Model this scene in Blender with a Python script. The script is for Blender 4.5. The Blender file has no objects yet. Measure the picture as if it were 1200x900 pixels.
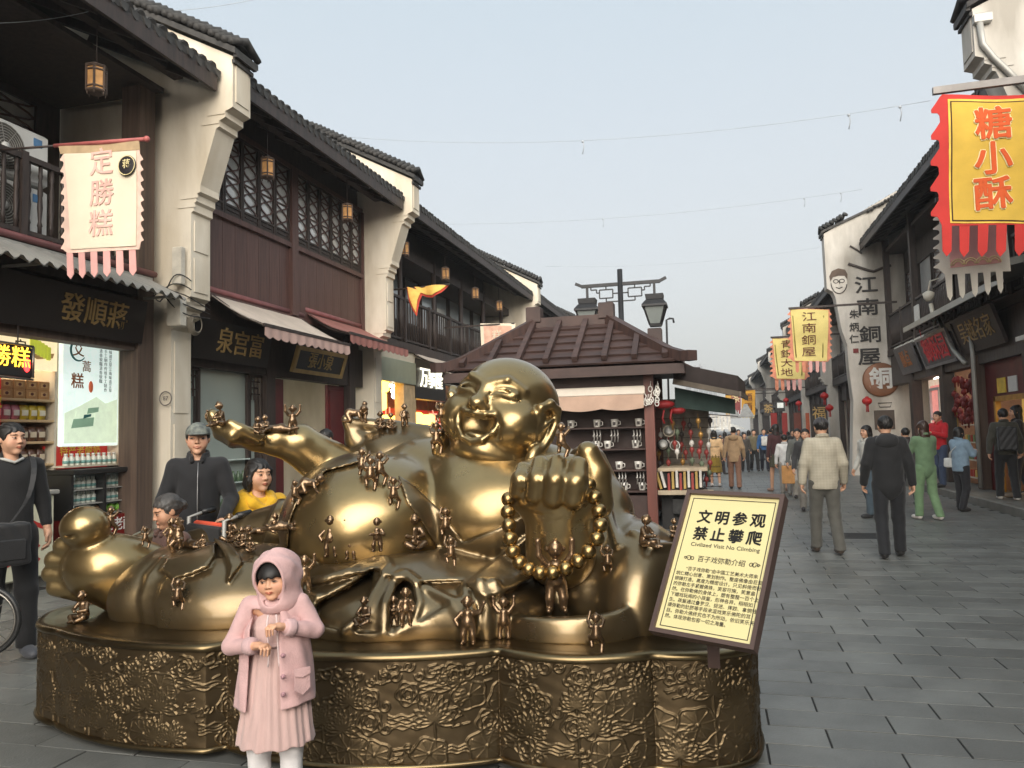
import bpy, math, random
import numpy as np
from mathutils import Vector, Matrix, Euler
C = bpy.context.scene
COL = C.collection
PI = math.pi
R = math.radians
random.seed(7)
rng = np.random.default_rng(5)
V = Vector

# ---------------------------------------------------------------- camera
FPX, TH, PH, RO, EYE = 900.0, R(14.52), R(3.86), R(1.4), 1.52
FW = V((-math.sin(TH)*math.cos(PH), math.cos(TH)*math.cos(PH), math.sin(PH)))
R0 = V((math.cos(TH), math.sin(TH), 0)); U0 = R0.cross(FW)
RT = R0*math.cos(RO) - U0*math.sin(RO); UP = U0*math.cos(RO) + R0*math.sin(RO)
EYEP = V((0, 0, EYE))
cd = bpy.data.cameras.new('camera'); cam = bpy.data.objects.new('camera', cd); COL.objects.link(cam)
m4 = Matrix.Identity(4)
for i in range(3): m4[i][0], m4[i][1], m4[i][2], m4[i][3] = RT[i], UP[i], -FW[i], EYEP[i]
cam.matrix_world = m4
cd.sensor_width = 36; cd.lens = 36*FPX/1200; cd.clip_start = .05; cd.clip_end = 4000
C.camera = cam
C.render.resolution_x, C.render.resolution_y = 1024, 768

def ray(x, y): return FW + RT*((x-600)/FPX) - UP*((y-450)/FPX)
def at(x, y, Y):                                        # the point of the world at depth Y seen there in the photograph
    d = ray(x, y); return EYEP + d*(Y/d.y)
def atX(x, y, X):
    d = ray(x, y); return EYEP + d*(X/d.x)
def atZ(x, y, Z=0.0):
    d = ray(x, y); return EYEP + d*((Z-EYE)/d.z)

# ---------------------------------------------------------------- world, sun, exposure
SUN_EL, SUN_AZ = R(19), R(164)      # azimuth: direction towards the sun, from +Y clockwise
w = bpy.data.worlds.new('World'); C.world = w; w.use_nodes = True
nt = w.node_tree; nt.nodes.clear()
sky = nt.nodes.new('ShaderNodeTexSky'); sky.sky_type = 'NISHITA'; sky.sun_disc = False
sky.sun_elevation = SUN_EL; sky.sun_rotation = SUN_AZ
sky.altitude = 0; sky.air_density = 1.2; sky.dust_density = 1.6; sky.ozone_density = 1.5
tcw = nt.nodes.new('ShaderNodeTexCoord'); sep = nt.nodes.new('ShaderNodeSeparateXYZ'); ramp = nt.nodes.new('ShaderNodeValToRGB')
nt.links.new(tcw.outputs['Generated'], sep.inputs[0]); nt.links.new(sep.outputs['Z'], ramp.inputs[0])
# thin high veil: pale grey at the horizon, pale blue above
els = ramp.color_ramp.elements
els[0].position = 0.0; els[0].color = (1.02, .98, .95, 1); els[1].position = .62; els[1].color = (.70, .84, .92, 1)
e_ = els.new(.13); e_.color = (.93, .90, .90, 1)
gain = nt.nodes.new('ShaderNodeVectorMath'); gain.operation = 'SCALE'; gain.inputs['Scale'].default_value = 6.2
nt.links.new(ramp.outputs[0], gain.inputs[0])
mixw = nt.nodes.new('ShaderNodeMix'); mixw.data_type = 'RGBA'; mixw.inputs[0].default_value = .7
bg = nt.nodes.new('ShaderNodeBackground'); bg.inputs['Strength'].default_value = .066
wo = nt.nodes.new('ShaderNodeOutputWorld')
nt.links.new(sky.outputs[0], mixw.inputs[6]); nt.links.new(gain.outputs[0], mixw.inputs[7]); nt.links.new(mixw.outputs[2], bg.inputs[0]); nt.links.new(bg.outputs[0], wo.inputs[0])
sl = bpy.data.lights.new('sun', 'SUN'); sl.energy = 3.2; sl.angle = R(70); sl.color = (1, .93, .83)
so = bpy.data.objects.new('sun', sl); COL.objects.link(so)
sd = V((math.sin(SUN_AZ)*math.cos(SUN_EL), math.cos(SUN_AZ)*math.cos(SUN_EL), math.sin(SUN_EL)))
so.rotation_euler = sd.to_track_quat('Z', 'Y').to_euler()
C.view_settings.view_transform = 'Standard'; C.view_settings.look = 'None'
C.view_settings.exposure = 1.36; C.view_settings.gamma = 1.0
C.render.engine = 'CYCLES'
C.cycles.max_bounces = 6; C.cycles.diffuse_bounces = 3; C.cycles.glossy_bounces = 3
C.cycles.transmission_bounces = 4; C.cycles.sample_clamp_indirect = 6; C.cycles.use_denoising = True
C.cycles.caustics_reflective = False; C.cycles.caustics_refractive = False

# ---------------------------------------------------------------- materials
MATS = {}
def mat(name, col, rough=.6, metal=0., var=.18, scale=6., bump=0., bscale=60., col2=None, coat=0., rand=0., emit=0., ecol=None,
        attr=None, alpha=1., trans=0., stretch=None, spec=.5, rvar=0., sheen=0., world=False, grime=0.):
    if name in MATS: return MATS[name]
    m = bpy.data.materials.new(name); m.use_nodes = True; MATS[name] = m
    t = m.node_tree; n = t.nodes; L = t.links; b = n['Principled BSDF']
    b.inputs['Roughness'].default_value = rough; b.inputs['Metallic'].default_value = metal
    b.inputs['Coat Weight'].default_value = coat; b.inputs['Coat Roughness'].default_value = .136
    b.inputs['Specular IOR Level'].default_value = spec
    if sheen: b.inputs['Sheen Weight'].default_value = sheen
    tc = n.new('ShaderNodeTexCoord'); co = tc.outputs['Object']
    if world: co = n.new('ShaderNodeNewGeometry').outputs['Position']
    if stretch:
        mp = n.new('ShaderNodeMapping'); mp.inputs['Scale'].default_value = stretch; L.new(co, mp.inputs[0]); co = mp.outputs[0]
    nz = n.new('ShaderNodeTexNoise'); nz.inputs['Scale'].default_value = scale; nz.inputs['Detail'].default_value = 5
    L.new(co, nz.inputs['Vector'])
    c1 = V(col); c2 = V(col2) if col2 else None
    mx = n.new('ShaderNodeMix'); mx.data_type = 'RGBA'
    rp = n.new('ShaderNodeMapRange'); rp.inputs[1].default_value = .32; rp.inputs[2].default_value = .68
    L.new(nz.outputs[0], rp.inputs[0]); L.new(rp.outputs[0], mx.inputs[0])
    a_, b_ = (c1, c2) if c2 is not None else (c1*(1-var), c1*(1+var))
    mx.inputs[6].default_value = (*a_, 1); mx.inputs[7].default_value = (*b_, 1)
    out = mx.outputs[2]
    if attr:                                            # a colour painted on the mesh itself (lips, eyes, print)
        va = n.new('ShaderNodeVertexColor'); va.layer_name = attr
        mu = n.new('ShaderNodeMix'); mu.data_type = 'RGBA'; mu.blend_type = 'MULTIPLY'; mu.inputs[0].default_value = 1
        L.new(out, mu.inputs[6]); L.new(va.outputs[0], mu.inputs[7]); out = mu.outputs[2]
    if grime:                                           # blotchy stains with a shape of their own
        n4 = n.new('ShaderNodeTexNoise'); n4.inputs['Scale'].default_value = scale*.45; n4.inputs['Detail'].default_value = 8; n4.inputs['Roughness'].default_value = .7
        L.new(co, n4.inputs['Vector']); r4 = n.new('ShaderNodeMapRange'); r4.inputs[1].default_value = .52; r4.inputs[2].default_value = .72; r4.inputs[3].default_value = 1; r4.inputs[4].default_value = 1-grime
        L.new(n4.outputs[0], r4.inputs[0]); m5 = n.new('ShaderNodeHueSaturation'); L.new(r4.outputs[0], m5.inputs['Value']); L.new(out, m5.inputs['Color']); out = m5.outputs[0]
    if rand:
        oi = n.new('ShaderNodeObjectInfo'); hs = n.new('ShaderNodeHueSaturation')
        mr = n.new('ShaderNodeMapRange'); mr.inputs[3].default_value = 1-rand; mr.inputs[4].default_value = 1+rand
        L.new(oi.outputs['Random'], mr.inputs[0]); L.new(mr.outputs[0], hs.inputs['Value']); L.new(out, hs.inputs['Color']); out = hs.outputs[0]
    L.new(out, b.inputs['Base Color'])
    if rvar:
        rr = n.new('ShaderNodeMapRange'); rr.inputs[3].default_value = max(.02, rough-rvar); rr.inputs[4].default_value = rough+rvar
        n2 = n.new('ShaderNodeTexNoise'); n2.inputs['Scale'].default_value = scale*2.3; n2.inputs['Detail'].default_value = 6
        L.new(co, n2.inputs['Vector']); L.new(n2.outputs[0], rr.inputs[0]); L.new(rr.outputs[0], b.inputs['Roughness'])
    if bump:
        n3 = n.new('ShaderNodeTexNoise'); n3.inputs['Scale'].default_value = bscale; n3.inputs['Detail'].default_value = 6
        L.new(co, n3.inputs['Vector'])
        bp = n.new('ShaderNodeBump'); bp.inputs['Strength'].default_value = min(1, bump); bp.inputs['Distance'].default_value = .01
        L.new(n3.outputs[0], bp.inputs['Height']); L.new(bp.outputs[0], b.inputs['Normal'])
    if emit:
        b.inputs['Emission Color'].default_value = (*(ecol or col), 1); b.inputs['Emission Strength'].default_value = emit
    if trans:
        b.inputs['Transmission Weight'].default_value = trans; b.inputs['IOR'].default_value = 1.1
    if alpha < 1: b.inputs['Alpha'].default_value = alpha
    return m

def lin(r, g, b):                                       # sRGB bytes to linear
    f = lambda c: ((c/255+.055)/1.055)**2.4 if c > 10 else c/255/12.92
    return (f(r), f(g), f(b))

# ---------------------------------------------------------------- objects
LOC = {}
def tag(o, label=None, cat=None, group=None, kind=None):
    if label: o['label'] = label
    if cat: o['category'] = cat
    if group: o['group'] = group
    if kind: o['kind'] = kind
    return o
def empty(name, loc, label=None, cat=None, group=None, rz=0., parent=None):
    o = bpy.data.objects.new(name, None); COL.objects.link(o)
    o.location = loc; o.rotation_euler = (0, 0, rz); o.empty_display_size = .1
    LOC[o.name] = V(loc)
    if parent is not None: o.parent = parent
    return tag(o, label, cat, group)
def copy_tree(o, parent=None):
    c = o.copy(); COL.objects.link(c)
    if parent is not None: c.parent = parent
    for ch in list(o.children): copy_tree(ch, c)
    return c

class MB:
    """collects simple shapes, then becomes one mesh object"""
    def __init__(s): s.v = []; s.f = []; s.m = []; s.sm = []; s.cur = 0
    def add(s, vs, fs, smooth=False):
        o = len(s.v); s.v += [tuple(v) for v in vs]
        for f in fs: s.f.append([i+o for i in f]); s.m.append(s.cur); s.sm.append(smooth)
        return s
    def box(s, a, b, rz=0., c=None):
        x0, y0, z0 = a; x1, y1, z1 = b
        vs = [V(p) for p in ((x0,y0,z0),(x1,y0,z0),(x1,y1,z0),(x0,y1,z0),(x0,y0,z1),(x1,y0,z1),(x1,y1,z1),(x0,y1,z1))]
        if rz:
            c = V(c) if c else (V(a)+V(b))/2; q = Matrix.Rotation(rz, 3, 'Z'); vs = [q@(v-c)+c for v in vs]
        return s.add(vs, [(3,2,1,0),(4,5,6,7),(0,1,5,4),(1,2,6,5),(2,3,7,6),(3,0,4,7)])
    def bev(s, a, b, r=.01):                            # box with chamfered edges
        a, b = V(a), V(b); vs = []; r = min(r, *((b-a)*.45))
        for z, i in ((a.z, r), (a.z+r, 0), (b.z-r, 0), (b.z, r)):
            x0, y0, x1, y1 = a.x+i, a.y+i, b.x-i, b.y-i
            if i: vs += [(x0,y0,z),(x1,y0,z),(x1,y1,z),(x0,y1,z)]*1
            else: vs += [(x0,y0,z),(x1,y0,z),(x1,y1,z),(x0,y1,z)]
        f = [(3,2,1,0),(12,13,14,15)]
        for k in range(3):
            for j in range(4):
                p, q = k*4+j, k*4+(j+1) % 4; f.append((p, q, q+4, p+4))
        return s.add(vs, f)
    def obox(s, c, ax, ay, az):                         # box from a centre and three half axes
        c, ax, ay, az = V(c), V(ax), V(ay), V(az)
        vs = [c+sx*ax+sy*ay+sz*az for sz in (-1,1) for sx, sy in ((-1,-1),(1,-1),(1,1),(-1,1))]
        f = [(3,2,1,0),(4,5,6,7),(0,1,5,4),(1,2,6,5),(2,3,7,6),(3,0,4,7)]
        if ax.cross(ay).dot(az) < 0: f = [q[::-1] for q in f]
        return s.add(vs, f)
    def bar(s, p, q, w, h=None, up=(0,0,1)):            # rectangular bar between two points
        p, q = V(p), V(q); d = q-p; u = V(up)
        if d.length < 1e-6: return s
        x = d.normalized(); y = u.cross(x)
        if y.length < 1e-4: y = V((1,0,0)).cross(x)
        y.normalize(); z = x.cross(y)
        return s.obox((p+q)/2, d/2, y*(w/2), z*((h or w)/2))
    def tube(s, pts, r, n=8, cap=True, closed=False):
        pts = [V(p) for p in pts]; k = len(pts); rs = r if hasattr(r, '__len__') else [r]*k
        vs = []; up = None
        for i, p in enumerate(pts):
            a = pts[i-1] if (i or closed) else p; b = pts[(i+1) % k] if (i < k-1 or closed) else p
            d = (b-a).normalized() if (b-a).length > 1e-9 else V((0,0,1))
            if up is None: up = V((0,0,1)) if abs(d.z) < .9 else V((1,0,0))
            x = up.cross(d); x.normalize(); y = d.cross(x); up = y
            vs += [p+(x*math.cos(2*PI*j/n)+y*math.sin(2*PI*j/n))*rs[i] for j in range(n)]
        f = []
        for i in range(k if closed else k-1):
            for j in range(n):
                a, b = i*n+j, i*n+(j+1) % n; c, d = ((i+1) % k)*n+(j+1) % n, ((i+1) % k)*n+j
                f.append((a, b, c, d))
        if cap and not closed: f += [tuple(range(n))[::-1], tuple(range((k-1)*n, k*n))]
        return s.add(vs, f, True)
    def lathe(s, prof, c=(0,0,0), n=16, axis=None, smooth=True, a0=0.):    # (r, z) profile about z or another axis
        c = V(c); q = V(axis).to_track_quat('Z', 'Y').to_matrix() if axis is not None else Matrix.Identity(3)
        vs = []; f = []
        for r, z in prof: vs += [c+q@V((r*math.cos(a0+2*PI*j/n), r*math.sin(a0+2*PI*j/n), z)) for j in range(n)]
        for i in range(len(prof)-1):
            for j in range(n): f.append((i*n+j, i*n+(j+1) % n, (i+1)*n+(j+1) % n, (i+1)*n+j))
        f += [tuple(range(n))[::-1], tuple(range((len(prof)-1)*n, len(prof)*n))]
        return s.add(vs, f, smooth)
    def ball(s, c, r, n=12, m=8):
        r = V(r) if hasattr(r, '__len__') else V((r,r,r)); c = V(c)
        vs = [c+V((0,0,-r.z))]; f = []
        for i in range(1, m):
            t = -PI/2+PI*i/m
            vs += [c+V((r.x*math.cos(t)*math.cos(2*PI*j/n), r.y*math.cos(t)*math.sin(2*PI*j/n), r.z*math.sin(t))) for j in range(n)]
        vs.append(c+V((0,0,r.z)))
        for j in range(n):
            f.append((0, 1+(j+1) % n, 1+j)); f.append((len(vs)-1, 1+(m-2)*n+j, 1+(m-2)*n+(j+1) % n))
            for i in range(m-2): f.append((1+i*n+j, 1+i*n+(j+1) % n, 1+(i+1)*n+(j+1) % n, 1+(i+1)*n+j))
        return s.add(vs, f, True)
    def prism(s, poly, d, smooth=False):                # 3-D polygon pushed along d
        d = V(d); k = len(poly); poly = [V(p) for p in poly]
        nrm = sum((poly[i].cross(poly[(i+1) % k]) for i in range(k)), V((0,0,0)))
        if nrm.dot(d) > 0: poly = poly[::-1]
        vs = poly+[p+d for p in poly]
        return s.add(vs, [tuple(range(k)), tuple(range(k, 2*k))[::-1]]+[(i+k, (i+1) % k+k, (i+1) % k, i)[::1] for i in range(k)], smooth)
    def grid(s, P, thick=0., smooth=True):              # P[i][j] points, optionally with a thickness vector
        ni, nj = len(P), len(P[0]); vs = [p for r_ in P for p in r_]
        f = [(i*nj+j, i*nj+j+1, (i+1)*nj+j+1, (i+1)*nj+j) for i in range(ni-1) for j in range(nj-1)]
        return s.add(vs, f, smooth)
    def mesh(s, name, mats):
        me = bpy.data.meshes.new(name); me.from_pydata(s.v, [], s.f)
        for m in (mats if isinstance(mats, (list, tuple)) else [mats]): me.materials.append(m)
        me.polygons.foreach_set('material_index', s.m); me.polygons.foreach_set('use_smooth', s.sm); me.update()
        return me

def link(name, me, parent=None, loc=(0,0,0), rot=(0,0,0), scale=None):
    o = bpy.data.objects.new(name, me); COL.objects.link(o); o.location = loc; o.rotation_euler = rot
    if scale: o.scale = scale
    if parent is not None: o.parent = parent
    return o
def wloc(o):
    l = V((0,0,0))
    while o is not None: l += V(o.location); o = o.parent
    return l
def put(name, mb, mats, parent=None, base=None):        # mb is in world coordinates; parent must not be rotated
    p = wloc(parent) if parent is not None else V((0,0,0)); b = V(base) if base is not None else p
    mb.v = [tuple(V(v)-b) for v in mb.v]
    o = link(name, mb.mesh(name, mats), parent, b-p)
    return o
def put_thing(name, mb, mats, label, cat, group=None, base=None):
    vs = np.array(mb.v); b = V(base) if base else V(((vs[:,0].min()+vs[:,0].max())/2, (vs[:,1].min()+vs[:,1].max())/2, vs[:,2].min()))
    return tag(put(name, mb, mats, None, b), label, cat, group)

def fat_text(body, size, r, *a, **k):                  # heavier lettering: the same characters laid a hair apart
    n = 6; o = None
    org = V(a[2]); rx, ry = V(a[3]).normalized(), V(a[4]).normalized(); nz = rx.cross(ry)
    for i in range(n+1):
        q = org+(rx*math.cos(2*PI*i/n)+ry*math.sin(2*PI*i/n))*(r*size if i < n else 0)+nz*(.0004*i)
        text(body, size, a[0], a[1], q, a[3], a[4], *a[5:], **k)
TXT = {}
def text_geo(body, size=1., bold=0., extrude=0., vertical=False, lsp=1.0, align='CENTER', res=3):
    key = (body, size, bold, extrude, vertical, lsp, align)
    if key in TXT: return TXT[key]
    c = bpy.data.curves.new('lettering', 'FONT'); c.body = '\n'.join(body) if vertical else body
    c.size = size; c.offset = bold; c.extrude = extrude; c.align_x = align; c.align_y = 'CENTER'; c.space_line = lsp; c.resolution_u = res
    o = bpy.data.objects.new('lettering', c); COL.objects.link(o)
    dg = bpy.context.evaluated_depsgraph_get(); me = bpy.data.meshes.new_from_object(o.evaluated_get(dg))
    vs = [tuple(v.co) for v in me.vertices]; fs = [tuple(p.vertices) for p in me.polygons]
    bpy.data.objects.remove(o); bpy.data.curves.remove(c); bpy.data.meshes.remove(me)
    TXT[key] = (vs, fs); return TXT[key]
def text(body, size, m, parent, org, rx, ry, bold=0., depth=.004, vertical=False, lsp=1., name='lettering', align='CENTER', sx=1., warp=None):
    """flat lettering standing depth proud of a surface: org, right and up vectors; with an edge so that it has thickness"""
    vs, fs = text_geo(body, size, bold*size, depth/2, vertical, lsp, align)
    rx, ry = V(rx).normalized(), V(ry).normalized(); nz = rx.cross(ry); org = V(org)
    mb = MB(); P = []
    for x, y, z in vs:
        q = org+rx*(x*sx)+ry*y+nz*(z+depth/2)
        if warp: q = warp(q)
        P.append(q)
    mb.add(P, fs)
    return put(name, mb, m, parent)

# ---------------------------------------------------------------- sculpting with distance fields
F4 = np.float32
def A(v): return np.asarray(v, dtype=F4)
def smin(a, b, k):
    if k <= 0: return np.minimum(a, b)
    h = np.maximum(k-np.abs(a-b), 0)/k; return np.minimum(a, b)-h*h*(k*.25)
def smax(a, b, k): return -smin(-a, -b, k)
def ell(p, c, r, q=None):
    d = p-A(c)
    if q is not None: d = d@A(q)
    r = A(r); k0 = np.sqrt(((d/r)**2).sum(-1)); k1 = np.sqrt(((d/(r*r))**2).sum(-1))
    return k0*(k0-1)/np.maximum(k1, 1e-6)
def cap(p, a, b, ra, rb=None):
    rb = ra if rb is None else rb; a, b = A(a), A(b); ab = b-a; d = p-a
    t = np.clip((d@ab)/max(float(ab@ab), 1e-9), 0, 1)
    return np.sqrt(((d-t[..., None]*ab)**2).sum(-1))-(ra+(rb-ra)*t)
def chain(p, pts, rs, k=.0):
    o = None
    for i in range(len(pts)-1):
        r0, r1 = (rs[i], rs[i+1]) if hasattr(rs, '__len__') else (rs, rs)
        c = cap(p, pts[i], pts[i+1], r0, r1); o = c if o is None else smin(o, c, k)
    return o
def rbox(p, c, h, r=.01, q=None):
    d = p-A(c)
    if q is not None: d = d@A(q)
    d = np.abs(d)-(A(h)-r); return np.sqrt((np.maximum(d, 0)**2).sum(-1))+np.minimum(d.max(-1), 0)-r
def surface(f, lo, hi, h, newton=2):
    """surface nets over a distance field, evaluated in full only near the surface"""
    lo, hi = A(lo), A(hi); B = 4
    nb = np.maximum(1, np.ceil((hi-lo)/(h*B)).astype(int)); n = nb*B
    ax = [lo[i]+h*np.arange(n[i]) for i in range(3)]
    ca = [lo[i]+h*(B*np.arange(nb[i])+(B-1)/2) for i in range(3)]
    cp = np.stack(np.meshgrid(*ca, indexing='ij'), -1).astype(F4); cf = f(cp.reshape(-1, 3)).reshape(nb)
    G = np.repeat(np.repeat(np.repeat(cf, B, 0), B, 1), B, 2).astype(F4)
    act = np.argwhere(np.abs(cf) < h*B*1.9)
    if len(act) == 0: return np.zeros((0, 3)), []
    off = np.stack(np.meshgrid(*[np.arange(B)]*3, indexing='ij'), -1).reshape(-1, 3)
    idx = (act[:, None]*B+off[None]).reshape(-1, 3)
    G[idx[:, 0], idx[:, 1], idx[:, 2]] = f((lo+h*idx).astype(F4))
    S = G < 0
    c8 = [(i, j, k) for i in (0, 1) for j in (0, 1) for k in (0, 1)]
    sl_ = lambda M, o: M[o[0]:M.shape[0]-1+o[0], o[1]:M.shape[1]-1+o[1], o[2]:M.shape[2]-1+o[2]]
    cnt = sum(sl_(S, o).astype(np.int8) for o in c8); cells = np.argwhere((cnt > 0) & (cnt < 8))
    vid = -np.ones(np.array(S.shape)-1, int); vid[tuple(cells.T)] = np.arange(len(cells))
    acc = np.zeros((len(cells), 3)); num = np.zeros(len(cells))
    for a in c8:
        for d in range(3):
            if a[d]: continue
            b = list(a); b[d] = 1
            fa = G[tuple((cells+a).T)]; fb = G[tuple((cells+b).T)]; x = (fa < 0) != (fb < 0)
            t = np.where(x, fa/np.where(fa == fb, 1, fa-fb), 0)
            q = np.array(a, float)[None].repeat(len(cells), 0); q[:, d] += t
            acc += q*x[:, None]; num += x
    vs = (lo+h*(cells+acc/num[:, None])).astype(F4)
    fs = []
    for d in range(3):
        e1, e2 = (d+1) % 3, (d+2) % 3
        o = [0, 0, 0]; o[d] = 1
        Sa = S[:S.shape[0]-o[0], :S.shape[1]-o[1], :S.shape[2]-o[2]]; Sb = S[o[0]:, o[1]:, o[2]:]
        E = np.argwhere(Sa != Sb); E = E[(E[:, e1] > 0) & (E[:, e2] > 0) & (E[:, e1] < S.shape[e1]-1) & (E[:, e2] < S.shape[e2]-1)]
        if not len(E): continue
        q = []
        for u, v_ in ((-1, -1), (0, -1), (0, 0), (-1, 0)):
            g = E.copy(); g[:, e1] += u; g[:, e2] += v_; q.append(vid[tuple(g.T)])
        q = np.stack(q, -1); flip = ~Sa[tuple(E.T)]; q[flip] = q[flip][:, ::-1]
        fs.append(q[(q >= 0).all(1)])
    fs = np.concatenate(fs)
    for _ in range(newton):
        e = h*.25; g = np.stack([f(vs+A(o)*e)-f(vs-A(o)*e) for o in ((1,0,0),(0,1,0),(0,0,1))], -1)/(2*e)
        st = -f(vs)[:, None]*g/np.maximum((g*g).sum(-1, keepdims=True), .05)
        vs = vs+np.clip(st, -h*.6, h*.6).astype(F4)
    return vs, fs
def sdf_mesh(name, f, lo, hi, h, m, col=None, newton=2, post=None):
    vs, fs = surface(f, lo, hi, h, newton)
    if post is not None: vs = post(vs)
    return np_mesh(name, vs, fs, m, col(vs) if col is not None else None)
def np_mesh(name, vs, fs, m, col=None, smooth=True):
    me = bpy.data.meshes.new(name); k = fs.shape[1]
    me.vertices.add(len(vs)); me.vertices.foreach_set('co', np.ascontiguousarray(vs, dtype=F4).ravel())
    me.loops.add(fs.size); me.loops.foreach_set('vertex_index', np.ascontiguousarray(fs, dtype=np.int32).ravel())
    me.polygons.add(len(fs)); me.polygons.foreach_set('loop_start', np.arange(0, fs.size, k, dtype=np.int32))
    me.polygons.foreach_set('use_smooth', np.full(len(fs), smooth))
    me.update(calc_edges=True)
    for q in (m if isinstance(m, (list, tuple)) else [m]): me.materials.append(q)
    if col is not None:
        a = me.color_attributes.new('col', 'FLOAT_COLOR', 'POINT')
        a.data.foreach_set('color', np.concatenate([col, np.ones((len(col), 1))], 1).astype(F4).ravel())
    return me
def cast(f, px, py, t0=1.5, n=70):                      # first hit of the photograph's ray on a field
    d = ray(px, py); L_ = d.length; d = d/L_; p = np.array([EYEP+d*t0], dtype=F4)
    for _ in range(n):
        s_ = float(f(p)[0]); p = p+A(d)*max(s_*.85, -.02)
        if s_ > 6 or abs(s_) < .0015: break
    return V(p[0])
def pxy(p):                                             # world points to photograph pixels
    d = p-A(EYEP); z = d@A(FW); z = np.where(np.abs(z) < 1e-3, 1e-3, z)
    return 600+FPX*(d@A(RT))/z, 450-FPX*(d@A(UP))/z, z
def polyd(x, y, P):                                     # signed distance to a polygon, in its own units
    P = np.asarray(P, dtype=F4); n = len(P); d = np.full(x.shape, 1e9, F4); s = np.ones(x.shape, F4)
    for i in range(n):
        a, b = P[i], P[i-1]; e = b-a; wx, wy = x-a[0], y-a[1]
        t = np.clip((wx*e[0]+wy*e[1])/max(float(e@e), 1e-9), 0, 1)
        d = np.minimum(d, (wx-t*e[0])**2+(wy-t*e[1])**2)
        c1 = y >= a[1]; c2 = y < b[1]; c3 = e[0]*wy > e[1]*wx
        s = np.where((c1 & c2 & c3) | (~c1 & ~c2 & ~c3), -s, s)
    return s*np.sqrt(d)
def smooth_path(P, n=6, closed=False):                  # Catmull-Rom
    P = [V(p) for p in P]; k = len(P); o = []
    for i in range(k if closed else k-1):
        g = lambda j: P[j % k] if closed else P[min(max(j, 0), k-1)]
        a, b, c, d = g(i-1), g(i), g(i+1), g(i+2)
        for s in range(n):
            t = s/n; o.append(.5*((2*b)+(c-a)*t+(2*a-5*b+4*c-d)*t*t+(3*b-a-3*c+d)*t**3))
    if not closed: o.append(P[-1])
    return o
# ================================================================ the ground
M_SLAB = mat('grey_stone_slab', lin(108, 109, 106), .42, var=.16, scale=2.6, bump=.22, bscale=70, rand=.2, rvar=.14, spec=.5, world=True, grime=.22)
M_SLABF = mat('grey_stone_paving', lin(108, 109, 106), .45, var=.16, scale=1.6, bump=.2, bscale=60, rvar=.1, world=True, grime=.2)
M_JOINT = mat('joint_dirt', lin(36, 36, 36), .9, var=.3, scale=5)
M_KERB = mat('kerb_stone', lin(112, 110, 104), .6, var=.2, scale=3, bump=.3)
mb = MB(); mb.add([(-560, -60, -.006), (560, -60, -.006), (560, 1150, -.006), (-560, 1150, -.006)], [(0, 1, 2, 3)])
ground = tag(put('ground', mb, M_JOINT), kind='structure')
paving = tag(empty('paving', (0, 0, 0)), kind='structure')
RD, SL = .245, .60
smesh = []
for k in range(3):
    j = .0048
    mbs = MB(); mbs.bev((-SL/2+j, -RD/2+j, -.02), (SL/2-j, RD/2-j, 0), .0018); smesh.append(mbs.mesh('paving_slab', M_SLAB))
cand = []; rest = MB(); rr = random.Random(3)
row = 0; y = 2.06
while y < 46:
    x0 = -7.3+(SL/2 if row % 2 else 0)+.02*math.sin(row*2.3); yc = y+RD/2
    ln = SL
    for i in range(int(12.2/ln)+1):
        xc = x0+ln*i+ln/2
        if not -7.25 < xc < 4.75: continue
        px_, py_, z_ = pxy(np.array([[xc, yc, 0]], dtype=F4)); px_, py_, z_ = float(px_[0]), float(py_[0]), float(z_[0])
        vis = z_ > 1 and -80 < px_ < 1290 and py_ < 960
        hid = (60 < px_ < 880 and 560 < py_ < 872) or (-3.4 < xc < 0 and 3.6 < yc < 5)
        (cand if vis and not hid and yc < 12 else []).append((z_, xc, yc))
        if not (vis and not hid and yc < 12): rest.bev((xc-ln/2+.0045, y+.0045, -.02), (xc+ln/2-.0045, y+RD-.0045, rr.uniform(-.0025, .0005)), .0015) if yc < 14 or (vis and yc < 30) else None
    y += RD; row += 1
cand.sort()
for n, (z_, xc, yc) in enumerate(cand):
    if n < 300: link('paving_slab', smesh[n % 3], paving, (xc, yc, rr.uniform(-.0022, .0008)), (rr.uniform(-.002, .002), rr.uniform(-.0015, .0015), 0))
    else: rest.bev((xc-SL/2+.0035, yc-RD/2+.0035, -.02), (xc+SL/2-.0035, yc+RD/2-.0035, rr.uniform(-.0025, .0005)), .0015)
tag(put('paving_slabs_beyond', rest, M_SLABF, paving), kind='stuff')
# farther down the street the joints are too fine to see: one sheet with the coursing in its material
def brick_far():
    m = mat('far_paving', lin(104,108,108), .45, var=.15, scale=.7, rvar=.1); t = m.node_tree; b = t.nodes['Principled BSDF']
    br = t.nodes.new('ShaderNodeTexBrick'); br.inputs['Scale'].default_value = 1; br.inputs['Brick Width'].default_value = .6; br.inputs['Row Height'].default_value = .245
    br.inputs['Mortar Size'].default_value = .006; br.inputs['Color1'].default_value = (*lin(108, 112, 112), 1); br.inputs['Color2'].default_value = (*lin(96, 100, 101), 1); br.inputs['Mortar'].default_value = (*lin(60, 60, 58), 1)
    tc = t.nodes.new('ShaderNodeTexCoord'); t.links.new(tc.outputs['Object'], br.inputs['Vector']); t.links.new(br.outputs[0], b.inputs['Base Color']); return m
mb = MB(); mb.add([(-7.3, 29.9, -.004), (4.76, 29.9, -.004), (4.76, 190, -.004), (-7.3, 190, -.004)], [(0, 1, 2, 3)])
tag(put('street_beyond', mb, brick_far()), kind='structure')
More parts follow.
